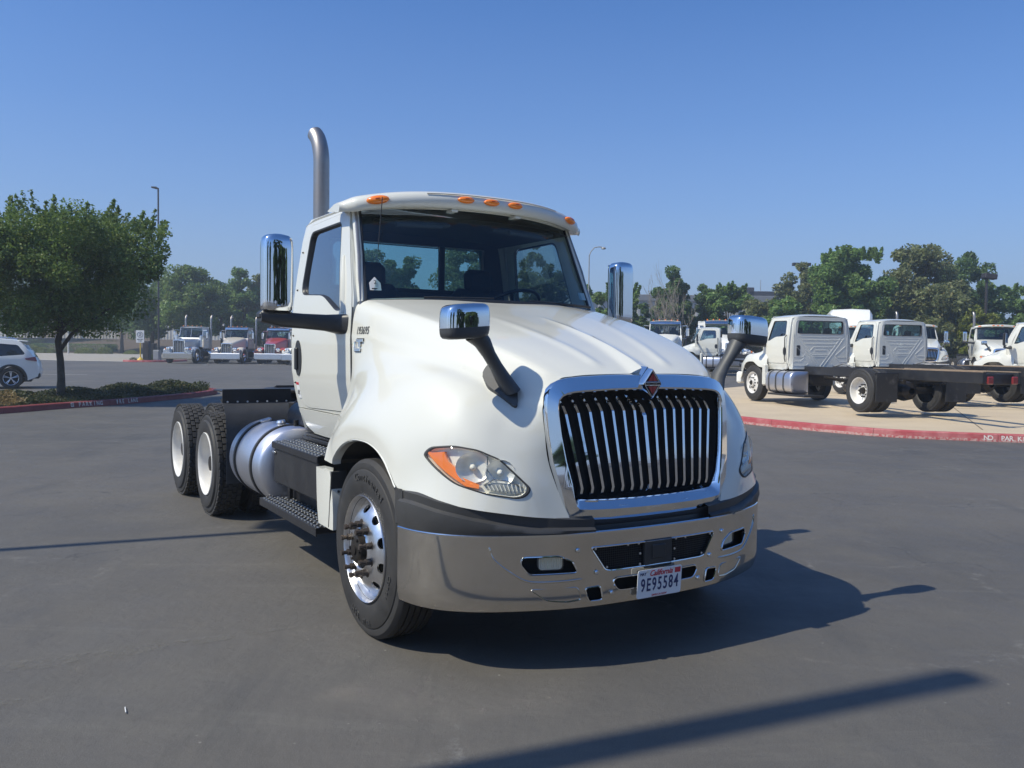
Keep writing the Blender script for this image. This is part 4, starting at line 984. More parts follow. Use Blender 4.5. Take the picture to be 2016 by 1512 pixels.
def lt_tractor(main=True):
    root = empty('semi_truck')
    ax = (5.22, 6.56)
    build_hood(root, main); build_grille(root, main); make_bumper(root); make_cab(root, main=main)
    for sg in (-1, 1): hood_mirror(root, sg); steer_wheel(root, sg, 1.135, .50, main=main)
    for sg in (-1, 1):
        for y in ax: dual_wheel(root, sg, y, .492, .498)
        # rear closing piece of the fender
        mb = MB(); pr = [(1.985, .86), (1.73, .862), (1.665, .70), (1.655, .52), (1.93, .497), (1.965, .62)]
        A = [[(sg * 1.13, y_, z_), (sg * 1.222, y_, z_), (sg * 1.228, y_ + .03, z_), (sg * 1.222, yb_ - .01, z_), (sg * 1.16, yb_, z_)] for z_, y_, yb_ in ((.863, 1.725, 1.985), (.80, 1.695, 1.982), (.70, 1.672, 1.975), (.60, 1.66, 1.962), (.505, 1.66, 1.938))]
        mb.grid(A); mb.add(A[0], [(0, 1, 2, 3, 4)]); mb.add(A[-1], [(0, 1, 2, 3, 4)]); o = mb.obj('fender_extension', M['white'], root, recalc=True, angle=50)
        mb = MB(); mb.box((sg * 1.18, 1.70, .69), (.10, .012, .36), (.13, 0, 0), .003)
        for z in (.60, .74): mb.cyl((sg * 1.18, 1.69, z), (sg * 1.18, 1.675, z), .008, n=8)
        mb.obj('extension_flange', M['plastic2'], root)
        side_equipment(root, sg)
    ladder_and_frame(root, ax); build_rear(root, ax); exhaust(root)
    # lettering
    if main:
        def side_text(txt, size, y, z, m, nm, depth=.002, sx=1.0, bold=0.0):
            rc = lambda yy, zz: HOOD_BVH.ray_cast(Vector((-1.6, yy, zz)), Vector((1, 0, 0)))[0]
            w = size * len(txt) * .5 * sx * .5
            for i, ch in enumerate(txt):
                yy = y + (len(txt) - 1 - 2 * i) * w / len(txt) * 1.08; p = rc(yy, z); e1 = (rc(yy - .02, z) - rc(yy + .02, z)); e2 = rc(yy, z + .03) - rc(yy, z - .03); o = mobj(nm, text_mesh(ch, size, depth, m, sx=sx, bold=bold), root)
                frame_mat(o, e1, e2, p + e1.cross(e2).normalized() * (.003 + depth / 2))
        side_text('193695', .072, 1.775, 1.742, M['decal'], 'fleet_number', .001, .72, .0)
        o = empty('model_badge', parent=root)
        rc = lambda yy, zz: HOOD_BVH.ray_cast(Vector((-1.6, yy, zz)), Vector((1, 0, 0)))[0]
        # the badge: an L whose foot runs under a T
        for nm, pl_ in (('badge_letter', [(1.872, 1.672), (1.872, 1.612), (1.775, 1.612), (1.775, 1.630), (1.850, 1.630), (1.850, 1.672)]), ('badge_letter', [(1.838, 1.690), (1.838, 1.672), (1.803, 1.672), (1.803, 1.640), (1.778, 1.640), (1.778, 1.672), (1.742, 1.672), (1.742, 1.690)])):
            mb = MB(); mb.prism([(a, b + (1.79 - a) * 0) for a, b in pl_], .0, .010, lambda u, v, h: rc(u, v) + Vector((-.001 - h, 0, 0))); mb.obj(nm, M['chrome'], o, recalc=True, smooth=False)
            mb = MB(); mb.prism([(1.807 + (a - 1.807) * 1.06, 1.651 + (b - 1.651) * 1.12) for a, b in pl_], .0, .004, lambda u, v, h: rc(u, v) + Vector((-.001 - h, 0, 0))); mb.obj('badge_backing', M['decal'], o, recalc=True, smooth=False)
        # inspection sticker on the door
        st = empty('door_sticker', parent=root)
        def on_door(u, v, h): return (-(cabx(v) + .004 + h), u, v)
        mb = MB(); mb.prism([(3.03, 1.245), (3.095, 1.245), (3.115, 1.365), (3.05, 1.365)], .0, .0015, on_door); mb.obj('sticker_face', M['paper'], st, recalc=True)
        mb = MB(); mb.prism([(3.05, 1.345), (3.11, 1.345), (3.115, 1.365), (3.05, 1.365)], .0015, .0025, on_door); mb.obj('sticker_band', M['platered'], st, recalc=True)
        o = mobj('sticker_number', text_mesh('60', .07, .001, M['decal'], sx=.6), st); frame_mat(o, (0, -1, 0), (.05, .05, 1), (-cabx(1.29) - .0085, 3.07, 1.295))
        # paper tag inside the windscreen
        g = empty('windshield_tag', parent=root)
        mb = MB(); mb.prism([(-.875, 2.015), (-.800, 2.015), (-.800, 2.065), (-.835, 2.105), (-.875, 2.065)], 0, .002, lambda u, v, h: (u, 1.935 + .36 * (v - 2.0) - .16 * (u + .85) + h - .012, v)); mb.obj('tag_paper', M['paper'], g, recalc=True)
        o = mobj('tag_number', text_mesh('2', .04, .001, M['decal']), g); frame_mat(o, (1, -.16, 0), (0, .36, 1), (-.838, 1.935 + .36 * .068 - .016 - .004, 2.068))
        mb = MB(); mb.box((-.84, 1.932 + .36 * .025 - .012, 2.025), (.05, .001, .008)); mb.obj('tag_barcode', M['decal'], g)
        mb = MB(); mb.prism([(.83, 2.02), (.895, 2.02), (.885, 2.075), (.82, 2.075)], 0, .002, lambda u, v, h: (u, 1.93 + .36 * (v - 2.0) + .16 * (u - .85) + h - .004, v)); mb.obj('blank_sticker', mat('faded_sticker', (.35, .48, .50), .6), root, recalc=True)
        # wiper and the aerial standing at the visor lamp
        for x0, x1 in ((-.55, -.05), (.25, .80)):
            mb = MB(); P = lambda x: (x, 1.735 + .20 * (abs(x) / .93)**2.2 - .005, 1.985 - .02 * abs(x)); mb.tube([P(x) for x in np.linspace(x0, x1, 9)], .008, 6); mb.tube([(x1 - .02, 1.73, 1.955), P((x0 + x1) / 2)], .009, 6); mb.obj('wiper', M['plastic'], root)
        mb = MB(); mb.tube([(-.775, 1.975, 2.64), (-.80, 1.985, 2.28)], .003, 6); mb.obj('aerial', M['plastic'], root)
        # licence plate
        pl = empty('license_plate', parent=root, loc=(0, 0, 0))
        c = Vector((-.004, .030, .413)); rz = .0
        W_, H_ = .305, .152; poly = rounded([(-W_ / 2, -H_ / 2), (W_ / 2, -H_ / 2), (W_ / 2, H_ / 2), (-W_ / 2, H_ / 2)], .014)
        til = lambda u, v, h: (c.x + u, c.y - h - .06 * v, c.z + v)
        mb = MB(); mb.prism(poly, -.002, .001, til); mb.obj('plate_blank', M['plate'], pl, recalc=True)
        def PT(txt, size, u, v, m, sx=1.0, shear=0.0, bold=0.0, nm='plate_letters'):
            o = mobj(nm, text_mesh(txt, size, .0025, m, sx=sx, shear=shear, bold=bold), pl); frame_mat(o, (1, 0, 0), (0, -.06, 1), til(u, v, .002)); return o
        chars = '9E95584'
        for i, ch in enumerate(chars): PT(ch, .098, (i - 3) * .0385, -.010, M['plateblue'], .62, bold=.0012, nm='plate_character')
        PT('California', .043, .005, .052, M['platered'], .95, .35, .0004, 'state_name'); PT('MAY', .022, -.118, .053, M['plateblue'], .9, nm='month_sticker')
        mb = MB(); mb.prism([(.103, .038), (.143, .038), (.143, .066), (.103, .066)], .001, .002, til); mb.obj('year_sticker', M['platered'], pl, recalc=True)
        PT('DMV.CA.GOV', .014, .0, -.066, M['platered'], 1.2, nm='plate_footer')
        mb = MB(); mb.box((c.x, c.y + .02, c.z + .01), (.25, .03, .11), r=.004); mb.obj('plate_bracket', M['plastic'], pl)
        for u in (-.09, .09): mb = MB(); mb.cyl(til(u, .066, .001), til(u, .066, .006), .006, n=10); mb.obj('plate_screw', M['alu'], pl)
    return root

PSI = radians(31.6788)
TRUCK = lt_tractor()
_c, _s = cos(PSI), sin(PSI); _tx, _ty = 3.0707, 3.4194
TRUCK.location = (_c * _tx - _s * _ty, _s * _tx + _c * _ty, 0); TRUCK.rotation_euler = (0, 0, PSI)
tag(TRUCK, 'large white day cab semi truck tractor with chrome grille in the foreground', 'semi truck')
def L2S(x, y):    # tractor frame -> site frame
    x += _tx; y += _ty; return (_c * x - _s * y, _s * x + _c * y)
# ------------------------------------------------------------------ setting: ground
def asphalt_mat():
    m = bpy.data.materials.new('asphalt'); m.use_nodes = True; nt = m.node_tree; N = nt.nodes; L = nt.links; b = N['Principled BSDF']
    tc = N.new('ShaderNodeTexCoord'); P = tc.outputs['Object']
    def noise(sc, det=6, rough=.6, vec=None, dist=0.0):
        n = N.new('ShaderNodeTexNoise'); n.inputs['Scale'].default_value = sc; n.inputs['Detail'].default_value = det; n.inputs['Roughness'].default_value = rough; n.inputs['Distortion'].default_value = dist
        L.new(vec or P, n.inputs['Vector']); return n.outputs[0]
    def ramp(x, a, c, o0=0.0, o1=1.0):
        r = N.new('ShaderNodeMapRange'); r.inputs[1].default_value = a; r.inputs[2].default_value = c; r.inputs[3].default_value = o0; r.inputs[4].default_value = o1; L.new(x, r.inputs[0]); return r.outputs[0]
    def mixc(f, c1, c2):
        x = N.new('ShaderNodeMix'); x.data_type = 'RGBA'
        for s, c in ((6, c1), (7, c2)):
            if isinstance(c, tuple): x.inputs[s].default_value = (*c, 1)
            else: L.new(c, x.inputs[s])
        L.new(f, x.inputs[0]); return x.outputs[2]
    def mul(a, c):
        x = N.new('ShaderNodeMath'); x.operation = 'MULTIPLY'; L.new(a, x.inputs[0])
        if isinstance(c, float): x.inputs[1].default_value = c
        else: L.new(c, x.inputs[1])
        return x.outputs[0]
    col = mixc(ramp(noise(.16, 4), .38, .62), (.112, .101, .085), (.068, .066, .062))
    col = mixc(ramp(noise(.9, 6, .7), .45, .75, 0, .7), col, (.128, .118, .098))
    col = mixc(ramp(noise(160, 3, .7), .42, .70, 0, .65), col, (.165, .158, .15))        # aggregate
    mp = N.new('ShaderNodeMapping'); mp.inputs['Scale'].default_value = (.35, 2.6, 1); mp.inputs['Rotation'].default_value = (0, 0, radians(-24)); L.new(P, mp.inputs[0])
    col = mixc(ramp(noise(.9, 7, .7, mp.outputs[0], .6), .58, .74, 0, .45), col, (.185, .175, .15))     # pale scuffs
    mp2 = N.new('ShaderNodeMapping'); mp2.inputs['Scale'].default_value = (2.2, .5, 1); mp2.inputs['Rotation'].default_value = (0, 0, radians(30)); L.new(P, mp2.inputs[0])
    col = mixc(ramp(noise(.7, 5, .7, mp2.outputs[0], .4), .56, .74, 0, .5), col, (.058, .058, .056))   # dark tracks
    vo = N.new('ShaderNodeTexVoronoi'); vo.feature = 'DISTANCE_TO_EDGE'; vo.inputs['Scale'].default_value = .55
    dn = N.new('ShaderNodeTexNoise'); dn.inputs['Scale'].default_value = 1.6; dn.inputs['Detail'].default_value = 8
    L.new(P, dn.inputs['Vector']); va = N.new('ShaderNodeVectorMath'); va.operation = 'MULTIPLY_ADD'; va.inputs[1].default_value = (.9, .9, .9); L.new(dn.outputs['Color'], va.inputs[0]); L.new(P, va.inputs[2]); L.new(va.outputs[0], vo.inputs['Vector'])
    crack = ramp(vo.outputs[0], .0, .006, 1, 0); gate = ramp(noise(.33, 3), .52, .60)
    col = mixc(mul(mul(crack, gate), .75), col, (.028, .028, .028))
    v2 = N.new('ShaderNodeTexVoronoi'); v2.inputs['Scale'].default_value = 9.0; L.new(P, v2.inputs['Vector'])
    speck = mul(ramp(v2.outputs['Distance'], .03, .07, 1, 0), ramp(noise(1.1, 2), .5, .62)); col = mixc(mul(speck, .8), col, (.38, .36, .32))
    col = mixc(mul(mul(ramp(vo.outputs[0], .0, .022, 1, 0), ramp(noise(.5, 4, .7), .50, .58)), ramp(noise(14, 5, .8), .46, .62, 0, .55)), col, (.24, .23, .21))    # crumbs along old cracks
    col = mixc(ramp(noise(38, 4, .8), .56, .78, 0, .35), col, (.06, .058, .056))
    L.new(col, b.inputs['Base Color']); L.new(ramp(noise(2.0, 4), .3, .7, .62, .82), b.inputs['Roughness'])
    bp = N.new('ShaderNodeBump'); bp.inputs['Strength'].default_value = .8; bp.inputs['Distance'].default_value = .004; L.new(noise(190, 3, .8), bp.inputs['Height'])
    bp2 = N.new('ShaderNodeBump'); bp2.inputs['Strength'].default_value = .35; bp2.inputs['Distance'].default_value = .02; L.new(noise(9, 4), bp2.inputs['Height']); L.new(bp.outputs[0], bp2.inputs['Normal']); L.new(bp2.outputs[0], b.inputs['Normal'])
    return m
M['asphalt'] = asphalt_mat()
M['concrete'] = mat('tan_concrete', (.60, .485, .33), .8, var=(.8, (.50, .40, .275), .35, .7), bump=(90, .3, .003))
M['conc2'] = mat('grey_concrete', (.40, .36, .30), .8, var=(2, (.33, .30, .25), .3, .7))
M['kerbred'] = mat('red_kerb_paint', (.40, .070, .075), .6, var=(3.0, (.50, .19, .18), .42, .66))
M['kerbworn'] = mat('worn_kerb_foot', (.52, .33, .29), .75, var=(22, (.42, .085, .09), .47, .55))
M['kerbdull'] = mat('dull_red_kerb_paint', (.22, .035, .035), .6, var=(3.0, (.28, .07, .065), .42, .7))
M['stencil'] = mat('stencil_white', (.72, .70, .64), .7, var=(40, (.5, .3, .26), .55, .7))
M['line'] = mat('road_line_white', (.62, .60, .55), .7)
M['soil'] = mat('planting_soil', (.09, .065, .04), .95, var=(3, (.14, .10, .06), .4, .7))
M['wallw'] = mat('white_ribbed_wall', (.70, .68, .62), .6, var=(.6, (.60, .57, .50), .4, .7)); M['wallt'] = mat('tan_wall', (.44, .36, .27), .7)
M['pole'] = mat('bronze_pole', (.035, .03, .03), .5); M['poleg'] = mat('grey_pole', (.33, .33, .33), .5, .3)
M['yellow'] = mat('yellow_paint', (.75, .50, .03), .5); M['sign'] = mat('sign_white', (.75, .75, .74), .5)
M['bldg'] = mat('warehouse_wall', (.40, .40, .385), .8, var=(.05, (.36, .36, .35), .4, .6)); M['bldgt'] = mat('warehouse_band', (.20, .20, .20), .7)
M['wood'] = mat('weathered_board', (.30, .22, .15), .8, var=(6, (.20, .15, .10), .4, .7))
M['flap'] = mat('rubber_flap', (.028, .027, .026), .6, var=(5, (.15, .14, .125), .55, .8))
M['black2'] = M['black']

xs_ = np.concatenate([np.linspace(-700, -90, 8), np.linspace(-80, 80, 65), np.linspace(90, 700, 8)]); ys_ = np.concatenate([np.linspace(-400, -20, 6), np.linspace(-15, 110, 64), np.linspace(120, 900, 12)])
mb = MB(); mb.grid([[(x, y, gz(x, y)) for x in xs_] for y in ys_], flip=True); g_ = mb.obj('asphalt_lot', M['asphalt'], recalc=False); g_['kind'] = 'structure'
def sheet(name, poly, m, dz, step=2.5, kind='structure'):
    mb = MB(); cdt(mb, dens(poly, step), [], lambda u, v: (u, v, gz(u, v) + dz), (step, step)); o = mb.obj(name, m); o['kind'] = kind; return o

# pale drag mark and a matchstick-like twig on the asphalt
M['scuff'] = mat('pale_scuff', (.20, .19, .165), .8); _nt = M['scuff'].node_tree
_b = _nt.nodes['Principled BSDF']; _t = _nt.nodes.new('ShaderNodeTexCoord'); _nz = _nt.nodes.new('ShaderNodeTexNoise'); _nz.inputs['Scale'].default_value = 9; _nz.inputs['Detail'].default_value = 8; _nz.inputs['Roughness'].default_value = .75; _mr = _nt.nodes.new('ShaderNodeMapRange'); _mr.inputs[1].default_value = .46; _mr.inputs[2].default_value = .70; _mr.inputs[4].default_value = .75
_nt.links.new(_t.outputs['Object'], _nz.inputs['Vector']); _nt.links.new(_nz.outputs[0], _mr.inputs[0]); _nt.links.new(_mr.outputs[0], _b.inputs['Alpha'])
sheet('drag_mark', [(-3.2, 3.95), (-2.35, 4.27), (-1.9, 4.52), (-1.25, 4.95), (-1.22, 5.0), (-1.95, 4.66), (-2.4, 4.42), (-3.2, 4.15)], M['scuff'], .003, .3)
sheet('drag_mark', [(-2.9, 3.75), (-2.2, 3.80), (-2.1, 3.90), (-2.8, 3.92)], M['scuff'], .003, .3)
mb = MB(); mb.cyl((-1.72, 3.82, .006), (-1.69, 3.76, .008), .0025, n=6); tag(mb.obj('twig', M['paper']), 'tiny pale stick lying on the asphalt at lower left', 'stick')
# kerbs: path of the outer foot; each length is a piece
def catm(pts, n):
    k = np.array(pts, float); d = np.concatenate([[0], np.cumsum(np.hypot(*(np.diff(k, axis=0).T)))]); return crom(d, k, np.linspace(0, d[-1], n)), d[-1]
def kerb(name, pts, seg, h=.15, w=.16, mt='kerbred', side=1, start=0.0, label=None, wear=True, capw=.035):
    root = empty(name); root['kind'] = 'structure'
    P, Ltot = catm(pts, 400); n = max(1, int(round(Ltot / seg))); segs = []
    for s in range(n):
        a = s / n * 399; b = (s + 1) / n * 399; g = .004 / Ltot * 399; a += g; b -= g
        T = np.linspace(a, b, 9); rows = []
        for t in T:
            i = min(int(t), 398); f = t - i; p = P[i] * (1 - f) + P[i + 1] * f; d = P[min(i + 1, 399)] - P[max(i - 1, 0)]; d = d / np.hypot(*d); nx, ny = -d[1] * side, d[0] * side; z = gz(*p)
            rows.append([(p[0] + nx * o, p[1] + ny * o, z + zz) for o, zz in ((-.0, -.05), (0.0, .0), (.008, .05), (.02, h - .02), (.04, h - .003), (.06, h), (w, h + .001), (w, -.05))])
        mb = MB(); mb.grid(rows); 
        for k in range(8):
            for q in (0, 1): mb.mi[k * 7 + q] = 1 if wear else 0
        mb.add(rows[0], [tuple(range(8))], 0); mb.add(rows[-1], [tuple(range(8))[::-1]], 0)
        segs.append(mb.obj('kerb_segment', [M[mt], M['kerbworn']], root, recalc=True, angle=40))
    return root, P
def kerb_text(root, txt, P, i0, side, size, zc, off=.010, sx=1.0, step=None, m='stencil'):
    """letters on the sloping kerb face, starting at path sample i0"""
    step = step or size * .66; d_ = np.hypot(*(P[1] - P[0])); i = float(i0)
    for ch in txt:
        if ch != ' ':
            k = int(i); p = P[k]; d = P[min(k + 2, 399)] - P[max(k - 2, 0)]; d = d / np.hypot(*d); nx, ny = -d[1] * side, d[0] * side
            o = mobj('stencil_letter', text_mesh(ch, size, .003, M[m], sx=sx, bold=.002), root)
            up = Vector((nx * .17, ny * .17, 1)); frame_mat(o, (d[0], d[1], 0), up, (p[0] + nx * off, p[1] + ny * off, gz(*p) + zc))
        i += step / max(1e-4, float(np.hypot(*(P[min(int(i) + 1, 399)] - P[int(i)]))))

KR = [(-2.5, 25.0), (-1.6, 22.6), (.5, 21.1), (2.9, 20.5), (4.87, 19.51), (5.62, 18.5), (6.38, 17.65), (7.42, 16.75), (8.6, 16.35), (9.7, 16.1), (12, 15.6), (16, 14.6), (22, 13.0)]
kr, KP = kerb('kerb', KR, 2.15, side=1)
kerb_text(kr, 'NO PARKING', KP, int(np.argmin(np.hypot(*(KP - np.array((8.97, 16.24))).T))), 1, .125, .068, .011, 1.0, .098)
sheet('concrete_apron', [(p[0] + .09, p[1] + .12) for p in KP[::6]] + [(24, 12.6), (60, 14), (60, 54), (18, 52), (13.5, 46), (9.6, 33.2), (7.4, 30.4), (2.5, 29), (-1.2, 27.8), (-2.3, 26.5)], M['concrete'], .146)
# joints of the apron
mb = MB()
for a, b_ in (((3, 21.5), (13, 46)), ((9.3, 17.0), (22, 48)), ((16, 15.5), (34, 50)), ((2, 24), (40, 18)), ((3, 28), (50, 22.5)), ((8.6, 31.5), (50, 29))):
    n = 14
    for i in range(n):
        p = Vector(a).lerp(Vector(b_), i / n); q = Vector(a).lerp(Vector(b_), (i + 1) / n); t = (q - p).normalized() * .0; s = Vector((-(q - p).y, (q - p).x)).normalized() * .012
        mb.add([(p.x + s.x, p.y + s.y, gz(*p) + .150), (p.x - s.x, p.y - s.y, gz(*p) + .150), (q.x - s.x, q.y - s.y, gz(*q) + .150), (q.x + s.x, q.y + s.y, gz(*q) + .150)], [(0, 1, 2, 3)])
o = mb.obj('control_joint', mat('joint_filler', (.16, .125, .09), .9), smooth=False); o['kind'] = 'structure'

KL = [(-20, 10.5), (-16, 14.2), (-13.2, 17.2), (-11.67, 19.64), (-11.19, 21.16), (-10.55, 22.74), (-10.0, 25.0), (-9.66, 26.9), (-9.75, 28.6), (-10.3, 29.4), (-11.0, 29.2), (-12.6, 26.6), (-14.6, 23.6), (-18.5, 19.0), (-24, 13.5)]
kl, KQ = kerb('kerb', KL, 3.2, mt='kerbdull', side=1, wear=False)
def k_index(P, xy): return int(np.argmin(np.hypot(*(P - np.array(xy)).T)))
kerb_text(kl, 'NO PARKING', KQ, k_index(KQ, (-10.97, 21.60)), 1, .15, .078, .004, .85, .098, 'stencil')
kerb_text(kl, 'FIRE LANE', KQ, k_index(KQ, (-10.47, 22.95)), 1, .15, .078, .004, .85, .098, 'stencil')
isl = [tuple(p) for p in KQ[::8]]
sheet('planting_bed', [(p[0] - .0, p[1]) for p in isl], M['soil'], .10, 1.0)

# far left: concrete drive, bank
sheet('concrete_driveway', [(-130, 82), (-43, 76.6), (-38, 72.9), (-32.2, 72.0), (-31, 74), (-36, 84), (-40, 118), (-130, 126)], M['conc2'], .006, 8)
sheet('road_line', [(-60, 77.6), (-43, 76.3), (-38, 72.6), (-31.9, 71.5), (-31.9, 71.9), (-37.9, 73.1), (-43, 76.9), (-60, 78.2)], M['line'], .012, 6)
sheet('parking_line', [(-24.2, 42.6), (-21.2, 43.0), (-21.2, 43.15), (-24.2, 42.75)], M['line'], .006, 2)
kf, _ = kerb('kerb', [(-32.3, 71.6), (-31.4, 71.2), (-29.5, 71.4), (-28.8, 72.2), (-28.6, 76)], 2.4, side=1, mt='kerbred', wear=False)
mb = MB(); mb.grid([[(x, y, z) for x in np.linspace(-150, -34, 12)] for y, z in ((117, .42), (119, .7), (125, 1.7), (133, 2.5), (160, 2.7))], flip=True); o = mb.obj('planted_bank', M['soil']); o['kind'] = 'structure'

# ------------------------------------------------------------------ foliage
def leaf_mat(name, c1, c2, c3=None, trans=.42):
    m = bpy.data.materials.new(name); m.use_nodes = True; nt = m.node_tree; N = nt.nodes; L = nt.links; N.clear()
    o = N.new('ShaderNodeOutputMaterial'); geo = N.new('ShaderNodeNewGeometry'); r = N.new('ShaderNodeValToRGB')
    r.color_ramp.elements[0].color = (*c1, 1); r.color_ramp.elements[1].color = (*c2, 1)
    if c3: e = r.color_ramp.elements.new(.9); e.color = (*c2, 1); r.color_ramp.elements[-1].color = (*c3, 1)
    L.new(geo.outputs['Random Per Island'], r.inputs[0])
    tc = N.new('ShaderNodeTexCoord'); n = N.new('ShaderNodeTexNoise'); n.inputs['Scale'].default_value = .8; n.inputs['Detail'].default_value = 3; L.new(tc.outputs['Object'], n.inputs['Vector'])
    mr = N.new('ShaderNodeMapRange'); mr.inputs[1].default_value = .3; mr.inputs[2].default_value = .7; mr.inputs[3].default_value = .7; mr.inputs[4].default_value = 1.35; L.new(n.outputs[0], mr.inputs[0])
    vm = N.new('ShaderNodeVectorMath'); vm.operation = 'SCALE'; L.new(r.outputs[0], vm.inputs[0]); L.new(mr.outputs[0], vm.inputs['Scale'])
    d = N.new('ShaderNodeBsdfPrincipled'); d.inputs['Roughness'].default_value = .5; d.inputs['Specular IOR Level'].default_value = .35; L.new(vm.outputs[0], d.inputs['Base Color'])
    t = N.new('ShaderNodeBsdfTranslucent'); L.new(vm.outputs[0], t.inputs[0]); mx = N.new('ShaderNodeMixShader'); mx.inputs[0].default_value = trans
    L.new(d.outputs[0], mx.inputs[1]); L.new(t.outputs[0], mx.inputs[2]); L.new(mx.outputs[0], o.inputs[0]); return m
M['leafg'] = leaf_mat('elm_leaves', (0.114, 0.186, 0.043), (0.188, 0.270, 0.070), (0.308, 0.324, 0.108))
M['leafb'] = leaf_mat('bright_leaves', (0.137, 0.234, 0.070), (0.217, 0.324, 0.097), (0.308, 0.372, 0.130))
M['leafo'] = leaf_mat('olive_leaves', (0.153, 0.190, 0.078), (0.240, 0.259, 0.114), (0.339, 0.287, 0.124))
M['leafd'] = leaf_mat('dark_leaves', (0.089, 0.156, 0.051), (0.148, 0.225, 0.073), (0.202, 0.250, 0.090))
M['leafy'] = leaf_mat('yellow_green_leaves', (.15, .19, .035), (.24, .27, .05), (.30, .26, .06))
M['leafh'] = leaf_mat('hedge_leaves', (.05, .085, .02), (.09, .12, .035), (.12, .12, .05))
M['leafc'] = leaf_mat('ground_cover_leaves', (.035, .05, .018), (.075, .085, .03), (.17, .13, .06))
M['leafdry'] = leaf_mat('dry_ground_cover', (.24, .17, .07), (.34, .25, .11), (.20, .19, .07))
M['bark'] = mat('bark', (.055, .042, .032), .9, var=(8, (.10, .08, .06), .4, .7), bump=(25, .8, .02))
M['twig'] = mat('bare_twigs', (.30, .26, .21), .9)

def leaves(P, size, asp=.55, flat=.5, seed=0):
    """numpy mesh of leaf quads (a folded diamond) at the points P"""
    r = np.random.default_rng(seed); n = len(P); s = size * r.uniform(.6, 1.35, n)
    a = r.normal(size=(n, 3)); a /= np.linalg.norm(a, axis=1)[:, None]; up = np.array([0, 0, 1.0]); nn = r.normal(size=(n, 3)) + up * flat * 2; nn /= np.linalg.norm(nn, axis=1)[:, None]
    b = np.cross(nn, a); b /= np.linalg.norm(b, axis=1)[:, None] + 1e-9; a = np.cross(b, nn)
    S = s[:, None]; V = np.empty((n, 4, 3)); V[:, 0] = P - a * S * .5; V[:, 1] = P + b * S * asp * .5 + nn * S * .08; V[:, 2] = P + a * S * .5; V[:, 3] = P - b * S * asp * .5 + nn * S * .08
    me = bpy.data.meshes.new('leaves'); me.vertices.add(n * 4); me.vertices.foreach_set('co', V.reshape(-1)); me.loops.add(n * 4); me.loops.foreach_set('vertex_index', np.arange(n * 4)); me.polygons.add(n)
    me.polygons.foreach_set('loop_start', np.arange(n) * 4); me.polygons.foreach_set('loop_total', np.full(n, 4)); me.update(); me.validate(); return me

def crown_points(R, H, z0, nclump, nleaf, shape='round', seed=0, clump=.28, shoots=0, bottomflat=.0, hollow=.55):
    r = np.random.default_rng(seed); C_ = []
    while len(C_) < nclump:
        u = r.uniform(-1, 1, 3)
        zz = (u[2] + 1) / 2
        if shape == 'round': lim = sqrt(max(0, 1 - (2 * zz - 1)**2))
        elif shape == 'vase': lim = (.45 + .55 * sin(min(1.0, zz * 1.25) * pi / 2)) * (1 if zz < .60 else sqrt(max(0, 1 - ((zz - .60) / .40)**2)) * .9 + .1)
        elif shape == 'cone': lim = (1 - zz)**.75 * (1 if zz > .12 else .6 + zz * 3.3)
        elif shape == 'tall': lim = sin(pi * min(1, zz * .86 + .14))**.6
        else: lim = 1
        q = hypot(u[0], u[1])
        if q > lim or (q < lim * hollow and r.random() < .6 and zz < .85): continue
        C_.append((u[0] * R * .86, u[1] * R * .86, z0 + zz * H * .95 + .03 * H))
    C_ = np.array(C_); cr = R * clump * r.uniform(.6, 1.25, nclump); idx = r.integers(0, nclump, nleaf)
    d = r.normal(size=(nleaf, 3)); d /= np.linalg.norm(d, axis=1)[:, None]; rad = r.uniform(.15, 1, nleaf)**.45
    P = C_[idx] + d * (rad * cr[idx])[:, None] * np.array([1, 1, .8])
    for k in range(shoots):
        a = r.uniform(0, 2 * pi); q = R * sqrt(r.uniform(0, .45 if H > 5 else .9)); base = np.array([q * cos(a), q * sin(a), z0 + H * (.80 + .12 * sqrt(max(0, 1 - (q / R)**2)))])
        dr = np.array([cos(a) * q / R * .5 + r.normal() * .15, sin(a) * q / R * .5 + r.normal() * .15, 1.0]); ln = H * r.uniform(.04, .12 if H > 5 else .2); t = r.uniform(0, 1, int(90 * ln / .5)); 
        P = np.vstack([P, base + np.outer(t * ln, dr) + r.normal(size=(len(t), 3)) * (.055 * (1.15 - t))[:, None] * min(1.5, R * .5)])
    if bottomflat: P = P[P[:, 2] > z0 + bottomflat * r.random(len(P))**2]
    return P, C_

